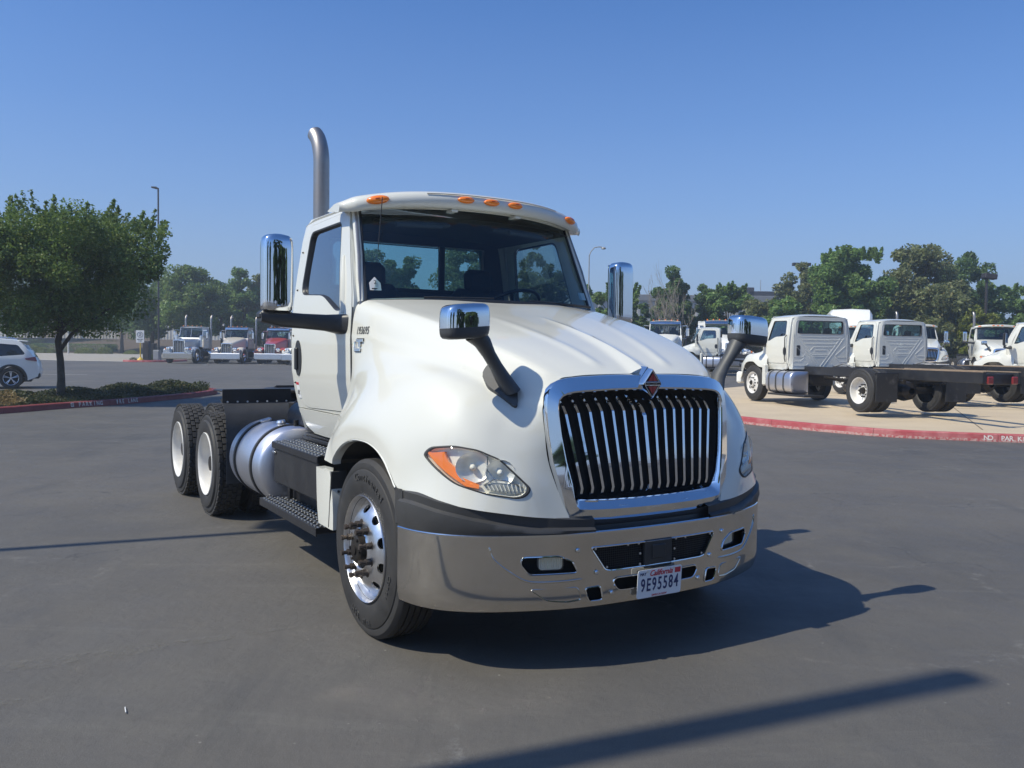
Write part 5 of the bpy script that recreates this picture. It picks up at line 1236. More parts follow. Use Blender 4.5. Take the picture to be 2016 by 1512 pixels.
def tree(loc, R, H, z0, trunk_r, leaf, nleaf, lsize, label, shape='round', seed=1, nclump=60, clump=.28, shoots=0, group=None, cat='tree', scale=1.0, bottomflat=0.0, name='tree', limbs=10, hollow=.55, lean=(0, 0), sq=1.0):
    t = empty(name, (loc[0], loc[1], gz(loc[0], loc[1]) + (loc[2] if len(loc) > 2 else 0)), label=label, cat=cat, group=group)
    if name == 'tree' and R != 2.75: nleaf = int(nleaf * 1.7); lsize *= 1.35; nclump = int(nclump * 1.7); clump *= 1.02
    P, C_ = crown_points(R, H, z0, nclump, nleaf, shape, seed, clump, shoots, bottomflat, hollow)
    P = P * np.array([1, sq, 1]); P[:, :2] += np.array(lean) * ((P[:, 2:3] - z0) / H)
    me = leaves(P, lsize, seed=seed); me.materials.append(M[leaf]); c = mobj('crown', me, t)
    r = random.Random(seed); mb = MB(); top = z0 + H * .45
    pts = [(r.uniform(-.03, .03) * k, r.uniform(-.03, .03) * k, top * k / 6) for k in range(7)]; pts[0] = (0, 0, -.1)
    mb.tube(pts, [trunk_r * (1.35 if k == 0 else 1.05 - .09 * k) for k in range(7)], 12)
    sel = sorted(range(len(C_)), key=lambda i: r.random())[:limbs]
    for i in sel:
        c_ = Vector(C_[i]); c_.y *= sq; h = r.uniform(.5, .95) * top; h = min(h, c_.z * .8 + .2); s_ = Vector((0, 0, max(h, z0 * .7))); mid = s_.lerp(c_, .5) + Vector((0, 0, .08 * H)); mb.tube([s_, mid, c_], [trunk_r * .45, trunk_r * .28, trunk_r * .08], 6)
    mb.obj('trunk', M['bark'], t)
    return t

# the near tree on the left island
bt = tree((-12.25, 23.4, .1), 2.75, 3.3, 1.66, .105, 'leafg', 82000, .092, 'spreading green tree rising from the red kerbed island at far left', 'vase', 11, 100, .235, shoots=90, bottomflat=.25, limbs=26, hollow=.4, lean=(.3, 0))
mb = MB(); mb.tube([(.02, 0, 1.35), (.35, -.1, 1.75), (.95, -.2, 2.15), (1.5, -.2, 2.5)], [.055, .05, .035, .02], 8); mb.obj('low_limb', M['bark'], bt)

LP = lambda px, D: (px - 1008) / 1700 * D      # site position of a bearing at a distance
G1 = 'trees behind the parked trucks on the left'
def T(px, D, top_y, wpx, bot, leaf, label, shape='round', seed=1, n=9000, ls=.2, group=None, **kw):
    x = LP(px, D); hz = 688.6 + (px - 1008) * .0131; g = gz(x, D); top = 1.634 + (hz - top_y) * D / 1700 - g; R = wpx / 2 / 1700 * D
    return tree((x, D), R, top - bot, bot, max(.10, R * .06), leaf, n, ls, label, shape, seed, group=group, **kw)
T(375, 84, 527, 150, 1.8, 'leafg', 'rounded green tree behind the silver square-hooded truck', 'round', 21, 12000, .24, nclump=45)
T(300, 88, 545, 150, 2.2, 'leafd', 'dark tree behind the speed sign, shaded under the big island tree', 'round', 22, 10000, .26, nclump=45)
T(436, 92, 545, 95, 1.8, 'leafd', 'darker tree between the silver truck and the cream-hooded truck', 'tall', 23, 7000, .25, nclump=35)
T(478, 88, 525, 85, 1.6, 'leafb', 'taller pale green tree with a pointed top behind the cream-hooded truck', 'tall', 24, 8500, .24, nclump=32, hollow=.3)
T(520, 90, 536, 90, 1.6, 'leafo', 'olive tree just left of the tall chrome door mirror', 'round', 25, 8000, .24, nclump=32)
T(240, 118, 600, 120, 3.6, 'leafd', 'dark far tree whose trunk stands left of the speed sign', 'round', 26, 6000, .36, nclump=30)
T(17, 128, 560, 170, 3.9, 'leafd', 'dark far tree whose trunk shows above the roof of the white car', 'round', 27, 7000, .4, nclump=30)
T(140, 135, 575, 160, 4.0, 'leafd', 'dark far tree in line with the trunk of the island tree', 'round', 28, 7000, .4, nclump=30)
# seen through the cab windows
T(742, 66, 468, 95, 1.0, 'leafo', 'tree seen through the left half of the cab rear window', 'tall', 31, 8500, .19, nclump=45)
T(800, 66, 478, 105, 1.0, 'leafo', 'second tree seen through the cab rear window, right of the first', 'cone', 32, 8500, .19, nclump=45)
T(905, 64, 470, 115, 1.0, 'leafo', 'tree filling the narrow right pane of the cab rear window', 'round', 33, 9500, .18, nclump=50)
T(1050, 64, 468, 90, .9, 'leafo', 'tree seen through the far door window of the white tractor', 'tall', 34, 8000, .18, nclump=45)
T(1095, 66, 515, 110, .9, 'leafo', 'lower tree seen through the far door window beside the tall one', 'cone', 35, 7500, .18, nclump=40)
# right side
T(1208, 62, 566, 120, .8, 'leafb', 'loose green tree behind the right tall chrome mirror', 'vase', 41, 7000, .2, nclump=24, clump=.2, hollow=.2, shoots=10)
T(1322, 66, 520, 88, .6, 'leafd', 'tall dark green tree with bare branches in front of it', 'tall', 42, 11000, .19, nclump=45)
T(1392, 68, 556, 80, .6, 'leafd', 'mid-height dark green tree right of the bare shrub', 'round', 43, 7500, .2, nclump=34)
T(1432, 66, 560, 90, .6, 'leafb', 'green tree with upright shoots above the side-on white cab', 'vase', 44, 8500, .2, nclump=30, shoots=14, hollow=.3)
T(1495, 64, 590, 105, .4, 'leafo', 'low yellowish tree above the right chrome hood mirror', 'round', 45, 7500, .19, nclump=34)
T(1578, 70, 522, 120, .8, 'leafo', 'olive tree under the two-headed lamp post', 'round', 46, 10500, .21, nclump=40)
T(1668, 60, 492, 165, .6, 'leafb', 'bright green tree behind the first white crew of parked cabs', 'vase', 47, 16000, .2, nclump=60, clump=.22, shoots=34, hollow=.3)
T(1800, 62, 476, 150, .8, 'leafo', 'large olive tree, left of the pair of big crowns at right', 'round', 48, 16000, .2, nclump=55)
T(1893, 66, 487, 130, .8, 'leafd', 'large round-topped dark tree left of the single-headed lamp post', 'tall', 49, 14000, .21, nclump=50)
T(1855, 58, 555, 130, .5, 'leafo', 'lower brownish tree in front of the two big crowns', 'round', 50, 9500, .2, nclump=40)
T(1985, 66, 562, 130, .4, 'leafb', 'light green tree at the right edge of the view', 'round', 51, 11000, .2, nclump=40, shoots=12)
T(1925, 56, 600, 85, .3, 'leafy', 'small yellow-green tree above the white tractor at right', 'round', 52, 5500, .17, nclump=28)
T(1735, 68, 545, 110, .6, 'leafg', 'green tree between the bright tree and the big olive crown', 'round', 53, 8500, .2, nclump=36)
T(1545, 60, 590, 90, .4, 'leafb', 'low green tree at the foot of the olive tree', 'round', 54, 7500, .19, nclump=34)
T(1260, 70, 600, 60, .4, 'leafd', 'small dark tree beside the grey warehouse wall', 'vase', 55, 3000, .2, nclump=16)

# bare shrub in front of the tall dark tree
def bare(loc, H, seed, label):
    t = empty('bare_tree', (loc[0], loc[1], gz(*loc)), label=label, cat='tree'); r = random.Random(seed); mb = MB()
    def br(p, d, L, rad, k):
        q = p + d * L * .5 + Vector((r.uniform(-.05, .05), r.uniform(-.05, .05), 0)) * L; e = q + (d + Vector((r.uniform(-.2, .2), r.uniform(-.2, .2), .1))).normalized() * L * .5
        mb.tube([p, q, e], [rad, rad * .8, rad * .55], 5, cap=False)
        if k > 0:
            for _ in range(3): s = r.uniform(.35, 1); b0 = p.lerp(e, s); br(b0, (d + Vector((r.uniform(-.6, .6), r.uniform(-.6, .6), r.uniform(.1, .5)))).normalized(), L * r.uniform(.45, .7), rad * .5, k - 1)
    for i in range(11): a = r.uniform(0, 2 * pi); br(Vector((.25 * cos(a), .25 * sin(a), 0)), Vector((.38 * cos(a) * r.random(), .38 * sin(a), 1)).normalized(), H * r.uniform(.55, .75), .045, 3)
    mb.obj('bare_branches', M['twig'], t); return t
bare((LP(1322, 61), 61), 5.0, 5, 'leafless grey shrub in front of the tall dark tree')

# ground cover, hedges, shrubs
def cover(name, poly, n, h, size, m, label, z=.1, seed=3, kind='stuff', cat='ground cover', mound=None):
    r = np.random.default_rng(seed); xs = [p[0] for p in poly]; ys = [p[1] for p in poly]; pts = []
    while len(pts) < n:
        x, y = r.uniform(min(xs), max(xs)), r.uniform(min(ys), max(ys))
        if inpoly((x, y), poly):
            hh = h * (.55 + .45 * sin(x * 2.1 + y) * cos(y * 1.7)) * (mound(x, y) if mound else 1); pts.append((x, y, gz(x, y) + z + hh * r.random()**.6))
    me = leaves(np.array(pts), size, seed=seed, flat=.3); me.materials.append(M[m]); o = mobj(name, me); return tag(o, label, cat, kind=kind)
def inset(poly, d):
    c = Vector((sum(p[0] for p in poly) / len(poly), sum(p[1] for p in poly) / len(poly))); return poly
ins = []
for k in range(0, 400, 8):
    p = KQ[k]; d = KQ[min(k + 2, 399)] - KQ[max(k - 2, 0)]; d = d / np.hypot(*d); ins.append((p[0] - d[1] * .24, p[1] + d[0] * .24))
cover('ground_cover', ins, 60000, .32, .085, 'leafc', 'low dark creeping plants filling the red kerbed island', .1, 3, mound=lambda x, y: 1 + .25 * smooth(24.5, 27.5, y))
cover('dry_ground_cover', [(-14.6, 17.0), (-12.4, 19.2), (-11.75, 20.9), (-12.6, 21.6), (-14.5, 19.6), (-16.5, 17)], 14000, .50, .08, 'leafdry', 'sunlit dry tan plants at the left end of the island', .1, 4)
def bush(px, D, wpx, hpx, m, label, seed, name='shrub', group=None, depth=None, z=0.0, n=2600, box=False):
    x = LP(px, D); W = wpx / 1700 * D; H = hpx / 1700 * D; r = np.random.default_rng(seed); Dp = depth or W
    if box: P = r.uniform(-1, 1, (n, 3)); k = r.integers(0, 3, n); P[np.arange(n), k] = np.sign(P[np.arange(n), k]) * r.uniform(.86, 1.03, n); P = P * np.array([W / 2, Dp / 2, H / 2]) + np.array([0, 0, H / 2])
    else:
        P = r.normal(size=(n, 3)); P /= np.linalg.norm(P, axis=1)[:, None]; P *= r.uniform(.6, 1.05, (n, 1)); P[:, 2] = np.abs(P[:, 2]); P = P * np.array([W / 2, Dp / 2, H])
    me = leaves(P, min(.3, H * .16), seed=seed); me.materials.append(M[m]); o = mobj(name, me, loc=(x, D, gz(x, D) + z)); return tag(o, label, name.replace('_', ' '), group)
G2 = 'yellow-green shrubs along the far concrete drive'
for i, (px, w, h, lb) in enumerate(((62, 32, 15, 'yellow-green shrub just right of the white car roof'), (84, 24, 12, 'yellow-green shrub touching the one by the white car'), (100, 18, 9, 'small yellow-green shrub left of the island tree trunk'), (167, 38, 12, 'widest yellow-green shrub, right of the white far pole'), (206, 30, 13, 'yellow-green shrub between the wide shrub and the sign'), (258, 28, 8, 'sparse low shrub beside the yellow sign post'))):
    bush(px, 114, w, h, 'leafy', lb, 60 + i, group=G2)
bush(148, 119, 150, 14, 'leafd', 'long dark clipped hedge behind the yellow-green shrubs', 70, 'hedge', depth=2.5, z=.25, n=9000, box=True)
bush(50, 121, 56, 12, 'leafh', 'short clipped hedge above the roof of the white car', 71, 'hedge', depth=2.5, z=.9, n=4000, box=True)
bush(110, 131, 260, 9, 'leafh', 'long pale green hedge on the bank below the white wall', 72, 'hedge', depth=5, z=1.1, n=9000, box=True)
bush(1885, 52, 34, 16, 'leafh', 'bushy shrub in front of the iron fence at right', 73, depth=1.4, n=3000)
bush(1870, 55, 30, 14, 'leafo', 'brownish shrub behind the bushy one at the iron fence', 74, depth=1.4, n=2000)
bush(1470, 60, 60, 22, 'leafd', 'dark shrub under the right chrome hood mirror', 75, depth=2, n=3500)
bush(300, 74, 20, 13, 'leafh', 'low shrub at the red kerb beside the silver truck', 76, n=1500)
bush(262, 76, 16, 7, 'leafh', 'tuft of leaves left of the yellow sign base', 77, n=900)

# white ribbed wall on the bank
w = empty('boundary_wall', (0, 0, 0), label='white and tan panelled wall on the bank beyond the hedges', cat='wall')
x = -135.0; k = 0; rr = random.Random(4)
while x < -40:
    wd = rr.uniform(3.0, 6.5); mw = 'wallw' if k % 3 != 1 else 'wallt'; mb = MB(); mb.box((x + wd / 2, 143 + (.25 if k % 2 else 0), 4.6), (wd - .1, .3, 4.2), r=.03)
    nr = int(wd / .5)
    for i in range(nr): mb.box((x + wd * (i + .5) / nr, 142.82 + (.25 if k % 2 else 0), 4.6), (.10, .08, 4.1))
    mb.obj('wall_panel', M[mw], w); x += wd; k += 1
mb = MB(); mb.grid([[(x, y, 2.6) for x in (-150, -30)] for y in (141, 150)], flip=True)

# warehouse
b = empty('warehouse', (0, 0, 0), label='long pale grey warehouse far behind the trees', cat='building')
def bx(name, c, s, m, par=None, r=.05): mb = MB(); mb.box(c, s, r=r); return mb.obj(name, M[m], par or b)
x0, x1 = LP(1120, 135), LP(1620, 135); bx('wall', ((x0 + x1) / 2, 150, 5.0), (x1 - x0, 30, 9.6), 'bldg'); bx('parapet_band', ((x0 + x1) / 2, 149.9, 10.0), (x1 - x0 + .4, 30.6, 1.0), 'bldgt')
for i in range(13): xx = x0 + (x1 - x0) * (i + .5) / 13; bx('wall_pier', (xx, 134.9, 5), (.5, .3, 9.4), 'bldg')
for px in (1226, 1246, 1300, 1508): bx('dock_door', (LP(px, 135), 134.93, 3.0), (3.0, .12, 3.6), 'wallw')
rb = empty('roof_unit', (0, 0, 0), parent=b)
for px, wd, h in ((1460, 2.6, 1.6), (1500, 5.5, 1.0), (1412, 2, 1.2)): bx('unit_box', (LP(px, 140), 140, 10.5 + h / 2), (wd, 3, h), 'pole', rb)
mb = MB(); mb.cyl((LP(1493, 140), 140, 10.4), (LP(1493, 140), 140, 13.4), .05, n=6); mb.obj('roof_mast', M['poleg'], b)

# lamp posts
def post(px, D, top_y, style, label, xy=None, H=None, m='pole', r=.09):
    x, y = xy or (LP(px, D), D); hz = 688.6 + (px - 1008) * .0131 if px is not None else 0
    H = H or 1.634 + (hz - top_y) * D / 1700 - gz(x, y)
    t = empty('lamp_post', (x, y, gz(x, y)), label=label, cat='lamp post')
    mb = MB(); mb.cyl((0, 0, -.05), (0, 0, .7), r * 2.6, n=16); mb.obj('post_base', M['conc2'], t)
    mb = MB()
    if style == 'curved': mb.tube([(0, 0, .6), (0, 0, H * .5), (0, 0, H - .55)], [r, r * .8, r * .6], 10)
    else: mb.tube([(0, 0, .6), (0, 0, H * .5), (0, 0, H)], [r, r * .9, r * .8], 10)
    mb.obj('post_shaft', M[m], t)
    if style == 'curved':
        mb = MB(); mb.tube([(0, 0, H - .62), (.12, 0, H - .30), (.35, 0, H - .05), (.65, 0, H), (.85, 0, H - .02)], .035, 8); mb.obj('curved_arm', M[m], t)
        mb = MB(); mb.lathe([(.07, 0), (.06, .06), (.0, .15), (-.06, .17), (-.10, .10), (-.11, 0)], (.95, 0, H - .06), 'z', 14); mb.obj('lamp_head', M['poleg'], t)
    elif style == 'double':
        for s in (-1, 1):
            mb = MB(); mb.box((s * .52, 0, H - .02), (.62, .4, .28), r=.03); mb.obj('lamp_head', M['pole'], t)
        mb = MB(); mb.box((0, 0, H - .02), (.45, .07, .07)); mb.obj('cross_arm', M['pole'], t)
    elif style == 'plain': mb = MB(); mb.box((.05, .02, H), (.34, .22, .2), (0, 0, .4), r=.05); mb.obj('lamp_head', M['pole'], t)
    elif style == 'single': mb = MB(); mb.box((.12, -.1, H + .10), (.85, .6, .36), (.0, .12, 0), .04); mb.obj('lamp_head', M['pole'], t)
    else:
        mb = MB(); mb.tube([(0, 0, H - .05), (-.2, 0, H + .02), (-.62, 0, H + .08)], [.05, .09, .05], 8, sx=1.6); mb.obj('lamp_head', M['pole'], t)
        mb = MB(); mb.tube([(0, 0, H * .69), (-.45, 0, H * .69)], .04, 6); mb.box((-.55, 0, H * .69 - .08), (.22, .2, .3), r=.03); mb.box((.2, 0, H * .69), (.3, .14, .14), r=.02); mb.obj('camera_arm', M['pole'], t)
    return t
post(312, 78, 373, 'angled', 'tall dark lamp post with a camera arm above the island tree')
post(1156, 58, 487, 'curved', 'grey lamp post with a curved arm right of the windshield', m='poleg', r=.06)
post(1572, 80, 521, 'double', 'dark lamp post with two box heads above the olive tree')
post(1936, 60, 548, 'single', 'dark lamp post with one box head near the right edge', r=.11)
_a = L2S(-7.74, 5.15); post(None, 0, 0, 'double', 'two-headed lamp post left of the camera, out of view', xy=_a, H=9.2, r=.065)
_a = L2S(-8.54, .46); post(None, 0, 0, 'plain', 'thick lamp post left of the camera casting the near shadow', xy=_a, H=11.5, r=.13)
mb = MB(); mb.cyl((0, 0, 0), (0, 0, 4.6), .10, n=10); o = mb.obj('utility_post', M['wallw'], loc=(LP(134, 112), 112, gz(-57, 112))); tag(o, 'plain white post between the shrubs beyond the island tree', 'post')

# speed sign
s = empty('speed_sign', (LP(276, 71.8), 71.8, gz(-31, 71.8)), label='white 10 MPH speed sign on a yellow post with a yellow base', cat='sign')
mb = MB(); mb.cyl((0, 0, 0), (0, 0, 2.2), .045, n=10); mb.obj('sign_post', M['yellow'], s)
mb = MB(); mb.lathe([(0, .30), (.16, .28), (.27, .18), (.33, .09), (.42, .05)], (0, 0, 0), 'z', 20); mb.obj('post_base', M['yellow'], s)
mb = MB(); mb.box((0, -.05, 2.10), (.68, .02, 1.02), r=.006); mb.obj('sign_panel', M['sign'], s)
mb = MB(); mb.tube([(.23 * cos(t), -.065, 2.26 + .23 * sin(t)) for t in np.linspace(0, 2 * pi, 25)], .016, 5, cap=False); mb.obj('sign_ring', M['decal'], s)
for tx_, sz, z in (('10', .24, 2.31), ('MPH', .11, 2.15), ('SPEED LIMIT', .095, 1.86), ('10 MPH', .10, 1.73)): o = mobj('sign_letters', text_mesh(tx_, sz, .003, M['decal'], bold=.004), s); frame_mat(o, (1, 0, 0), (0, 0, 1), (0, -.064, z))
for px, D, w_, h_, m_, lb, cat in ((289, 73, .55, 1.75, 'pole', 'dark upright cabinet right of the speed sign', 'cabinet'), (300, 74.5, .6, 1.55, 'black', 'second dark cabinet between the sign and the silver truck', 'cabinet'), (309, 72, .5, 1.0, 'poleg', 'low grey cabinet against the silver truck bumper', 'cabinet')):
    mb = MB(); mb.box((0, 0, h_ / 2), (w_, .5, h_), r=.03); mb.box((0, -.26, h_ * .55), (w_ * .8, .02, h_ * .7), r=.008); o = mb.obj('utility_cabinet', M[m_], loc=(LP(px, D), D, gz(-30, D))); tag(o, lb, cat)

# iron fence at right
f = empty('iron_fence', (0, 0, 0), label='black iron picket fence behind the trucks at right', cat='fence')
fa, fb = (7.0, 60.0), (44.0, 56.0); n = 15
for i in range(n + 1):
    x, y = fa[0] + (fb[0] - fa[0]) * i / n, fa[1] + (fb[1] - fa[1]) * i / n; mb = MB(); mb.box((x, y, gz(x, y) + 1.1), (.08, .08, 2.2)); mb.obj('fence_post', M['pole'], f)
for z in (.25, 1.95): mb = MB(); mb.tube([(fa[0], fa[1], gz(*fa) + z), (fb[0], fb[1], gz(*fb) + z)], .028, 4); mb.obj('fence_rail', M['pole'], f)
mb = MB()
for i in range(300):
    t = (i + .5) / 300; x, y = fa[0] + (fb[0] - fa[0]) * t, fa[1] + (fb[1] - fa[1]) * t; mb.box((x, y, gz(x, y) + 1.15), (.022, .022, 2.1))
o = mb.obj('fence_pickets', M['pole'], f, smooth=False); o['kind'] = 'stuff'
# ------------------------------------------------------------------ other vehicles
def place(root, xy, rz, label, cat, group=None, lift=0.0, scale=None):
    root.location = (xy[0], xy[1], gz(*xy) + lift); root.rotation_euler = (0, 0, rz); tag(root, label, cat, group)
    if scale: root.scale = scale
    return root
def head(dx, dy): return atan2(dx, -dy)      # a tractor-frame thing (nose towards -y) turned so that it faces (dx, dy)

# -- cab-chassis truck: shared cab, short sloping hood, white disc wheels, bare frame
def disc_wheel(par, sg, y, z, R, dual):
    t = empty('rear_wheel' if dual else 'front_wheel', parent=par); xo = sg * (1.19 if dual else 1.13); w = .26
    make_tyre(t, xo, y, z, sg, w, R, .292, True)
    if dual: make_tyre(t, xo - sg * .32, y, z, sg, w, R, .292, True, 'inner_tyre')
    mb = MB()
    pr = [(.02, .302), (.0, .304), (.006, .290), (.08, .276), (.14, .268), (.155, .24), (.155, .12), (.13, .105), (.13, 0)] if dual else [(.02, .302), (.0, .304), (.006, .290), (.05, .275), (.06, .25), (.03, .20), (.02, .12), (.0, .105), (-.03, .10), (-.03, 0)]
    mb.lathe(pr, (xo, y, z), 'x', 48, sg=-sg); mb.obj('white_rim', M['wrim'], t, angle=45)
    mb = MB()
    for k in range(5 if not dual else 0):
        a = 2 * pi * k / 5; mb.cyl((xo - sg * .045, y + .225 * cos(a), z + .225 * sin(a)), (xo - sg * .03, y + .225 * cos(a), z + .225 * sin(a)), .03, n=12)
    hx = xo - sg * (.02 if not dual else .13)
    mb.cyl((hx, y, z), (hx + sg * .07, y, z), .085, .06, n=20)
    for k in range(10): a = 2 * pi * k / 10; mb.cyl((hx - sg * .02, y + .14 * cos(a), z + .14 * sin(a)), (hx + sg * .03, y + .14 * cos(a), z + .14 * sin(a)), .016, n=6)
    mb.obj('hub', M['grease'], t)
    return t

def rear_ribs(par, YB=3.22):
    """pressed pattern of the plain rear wall"""
    lines = [[(-.72, 2.02), (.72, 2.02)], [(-.60, 1.92), (.60, 1.92)], [(-.50, 1.80), (.50, 1.80)], [(-.40, 1.70), (-.22, 1.70), (-.32, 1.58)], [(-.22, 1.70), (.22, 1.70), (.32, 1.58)], [(-.18, 1.60), (.18, 1.60)], [(-.24, 1.46), (.24, 1.46)], [(-.2, 1.40), (.2, 1.40)],
             [(-.76, 1.98), (-.10, 1.08)], [(-.64, 1.98), (.0, 1.08)], [(.76, 1.98), (.10, 1.08)], [(.64, 1.98), (.02, 1.10)],
             [(-.82, 1.74), (-.50, 1.45), (-.55, 1.38), (-.84, 1.38)], [(-.84, 1.25), (-.62, 1.25), (-.50, 1.36)], [(-.84, 1.12), (-.45, 1.12), (-.38, 1.17)],
             [(.82, 1.74), (.50, 1.45), (.55, 1.38), (.84, 1.38)], [(.84, 1.25), (.62, 1.25), (.50, 1.36)], [(.84, 1.12), (.45, 1.12), (.38, 1.17)]]
    mb = MB()
    for l in lines:
        pts = [(x, YB + .024, z) for x, z in l]; mb.tube(pts, .015, 6, sx=.8)
    for l in ([(-.80, 2.06), (-.80, 2.52), (.80, 2.52), (.80, 2.06)],): mb.tube([(x, YB + .018, z) for x, z in rounded(l, [0, .12, .12, 0])], .018, 6)
    for sg in (-1, 1): mb.tube([(sg * .86, YB + .012, 1.05), (sg * .86, YB + .012, 2.1)], .022, 6)
    o = mb.obj('pressed_ribs', M['white'], par); o['kind'] = 'stuff'
    mb = MB(); mb.prism(rounded([(.65, 1.42), (.76, 1.42), (.76, 1.74), (.65, 1.74)], .03), 0, .02, lambda u, v, h: (u, YB + .015 + h, v)); mb.obj('wall_vent', M['plastic'], par, recalc=True)

def chassis_truck():
    root = empty('chassis_truck')
    before = set(bpy.data.objects); make_cab(root, rear='plain', visor=False, main=False, mirrors=False)
    sc = Matrix.Diagonal((.95, .97, .86, 1)) ; mv = Matrix.Translation((0, -.80, .05))
    for o in list(root.children): o.matrix_local = mv @ sc @ o.matrix_local
    rb = empty('ribs', parent=root) if False else None
    n0 = set(root.children); rear_ribs(root)
    for o in set(root.children) - n0: o.matrix_local = mv @ sc @ o.matrix_local
    # hood with integral fenders
    mb = MB(); rows = []
    st = [(0.10, .55, .98, .96, .98), (.14, .72, 1.05, 1.14, 1.0), (.28, .80, 1.12, 1.26, 1.04), (.5, .84, 1.16, 1.36, 1.17), (.75, .86, 1.17, 1.45, 1.22), (.95, .87, 1.17, 1.52, 1.22), (1.18, .89, 1.10, 1.60, 1.14), (1.34, .92, .97, 1.64, 1.18)]
    for y, wt, wf, zt, zs in st:
        zl = {.14: .60, .28: .68, .5: 1.0, .75: 1.09, .95: 1.09, 1.18: .95, 1.34: .92}.get(y, .62)
        half = [(0, zt + .03), (wt * .5, zt + .02), (wt * .85, zt - .03), (wt, zt - .12), (wt + .01, (zt + zs) / 2), (wf - .06, zs + .08), (wf, zs - .02), (wf + .01, zl)]
        rows.append([(-x, y, z) for x, z in half[::-1]] + [(x, y, z) for x, z in half[1:]])
    R_ = np.array(rows); R_ = crom([s[0] for s in st], R_, np.linspace(.10, 1.34, 32)); mb.grid(R_); o = mb.obj('hood', M['white'], root, recalc=True, angle=60); solid(o, .015)
    mb = MB(); mb.box((0, .08, .62), (2.3, .2, .34), r=.05); mb.obj('front_bumper', M['white2'], root)
    mb = MB(); mb.prism(rounded([(-.42, .78), (.42, .78), (.48, 1.18), (-.48, 1.18)], .05), 0, .03, lambda u, v, h: (u, .10 - h + .06 * (v - .8), v)); mb.obj('grille', M['plastic'], root, recalc=True)
    for sg in (-1, 1):
        mb = MB(); mb.prism(rounded([(.55, .82), (.95, .86), (1.05, 1.08), (.62, 1.04)], .05), 0, .03, lambda u, v, h: (sg * u, .12 + .25 * max(0, u - .6)**1.5 - h, v)); mb.obj('headlight', M['refl'], root, recalc=True)
        mb = MB(); mb.box((sg * 1.07, 1.42, .74), (.16, .12, .60), r=.04); mb.obj('fender_extension', M['white'], root)
        disc_wheel(root, sg, .86, .50, .50, False); disc_wheel(root, sg, 5.55, .50, .50, True)
        mb = MB(); mb.box((sg * .43, 4.7, .885), (.08, 7.4, .22), r=.008); mb.obj('frame_rail', M['black'], root)
        mb = MB(); mb.box((sg * .43, 6.75, 1.008), (.07, 3.3, .022), r=.004); mb.obj('rail_board', M['wood'], root)
        mb = MB(); mb.box((sg * .93, 6.17, .58), (.56, .02, .62), r=.006); mb.obj('mud_flap', M['flap'], root)
        mb = MB(); mb.box((sg * .93, 6.15, .90), (.62, .05, .05), r=.006); mb.obj('flap_bracket', M['black'], root)
        mb = MB(); mb.box((sg * .30, 8.41, .84), (.15, .05, .16), r=.02); mb.obj('tail_light', M['redlens'], root)
        tm = empty('door_mirror', parent=root)
        mb = MB(); mb.box((sg * 1.40, 1.22, 1.80), (.20, .09, .42), r=.04); mb.obj('mirror_shell', M['plastic'], tm); mb = MB(); mb.box((sg * 1.40, 1.27, 1.80), (.17, .012, .36), r=.004); mb.obj('mirror_glass', M['chrome'], tm)
        mb = MB(); mb.tube([(sg * 1.42, 1.22, 1.56), (sg * 1.2, 1.22, 1.53), (sg * .93, 1.2, 1.56)], [.04, .03, .06], 8); mb.obj('mirror_arm', M['plastic'], tm)
        mb = MB(); mb.tube([(sg * .97, 2.22, 1.1), (sg * 1.0, 2.22, 1.2), (sg * 1.0, 2.22, 1.75), (sg * .95, 2.22, 1.82)], .014, 6); mb.obj('grab_handle', M['plastic'], root)
    tk = empty('fuel_tank', parent=root)
    mb = MB(); q = rounded([(-1.12, .27), (-.56, .27), (-.56, .86), (-1.12, .86)], [.22, .04, .04, .22], 8); q = [(u, v) for u, v in q]
    A = [[(c_[0] + (u - c_[0]) * f, y, c_[1] + (v - c_[1]) * f) for u, v in q + q[:1]] for y, f in ((1.50, .86), (1.52, .97), (1.55, 1), (2.62, 1), (2.68, .985), (2.70, .93), (2.705, .6), (2.705, .0)) for c_ in ((-.85, .56),)]
    mb.grid(A); mb.obj('tank_shell', M['tank'], tk, recalc=True, angle=50)
    for y in (1.68, 2.02, 2.38): mb = MB(); mb.grid([[(-.85 + (u + .85) * f, y + d, .56 + (v - .56) * f) for u, v in q + q[:1]] for d, f in ((-.03, 1.0), (-.03, 1.02), (.03, 1.02), (.03, 1.0))]); mb.obj('tank_strap', M['plastic2'], tk, recalc=True)
    mb = MB(); mb.box((-.80, 2.45, .235), (.6, 1.7, .05), r=.01); mb.obj('tank_step', M['black'], root)
    mb = MB(); mb.lathe([(3.3, .0), (3.3, .13), (3.35, .15), (4.2, .15), (4.25, .12), (4.6, .07), (4.9, .06)], (-.15, 0, .50), 'y', 20); mb.obj('exhaust_silencer', M['steel'], root)
    mb = MB(); mb.cyl((-.9, 5.6, .5), (.9, 5.6, .5), .08, n=12); mb.lathe([(-.28, .06), (-.2, .2), (0, .24), (.18, .2), (.26, .08)], (0, 5.6, .5), 'y', 20); mb.cyl((0, 2.6, .7), (0, 5.3, .55), .05, n=10); mb.cyl((-.95, .86, .5), (.95, .86, .5), .05, n=8); mb.box((0, 1.6, .72), (.7, 1.8, .5), r=.05)
    for sg in (-1, 1): mb.box((sg * .52, 5.6, .72), (.09, 1.3, .10), r=.01)
    mb.obj('axle_and_driveline', M['grease'], root)
    for y in (3.6, 4.8, 6.6, 8.25): mb = MB(); mb.box((0, y, .86), (.8, .08, .22), r=.01); mb.obj('crossmember', M['black'], root)
    mb = MB(); mb.tube([(-.3, 2.6, 1.0), (-.1, 3.2, 1.08), (.2, 4.0, 1.0)], .02, 6); mb.obj('cab_hose', M['poleg'], root)
    return root
G3 = 'white cab and chassis trucks parked on the concrete'
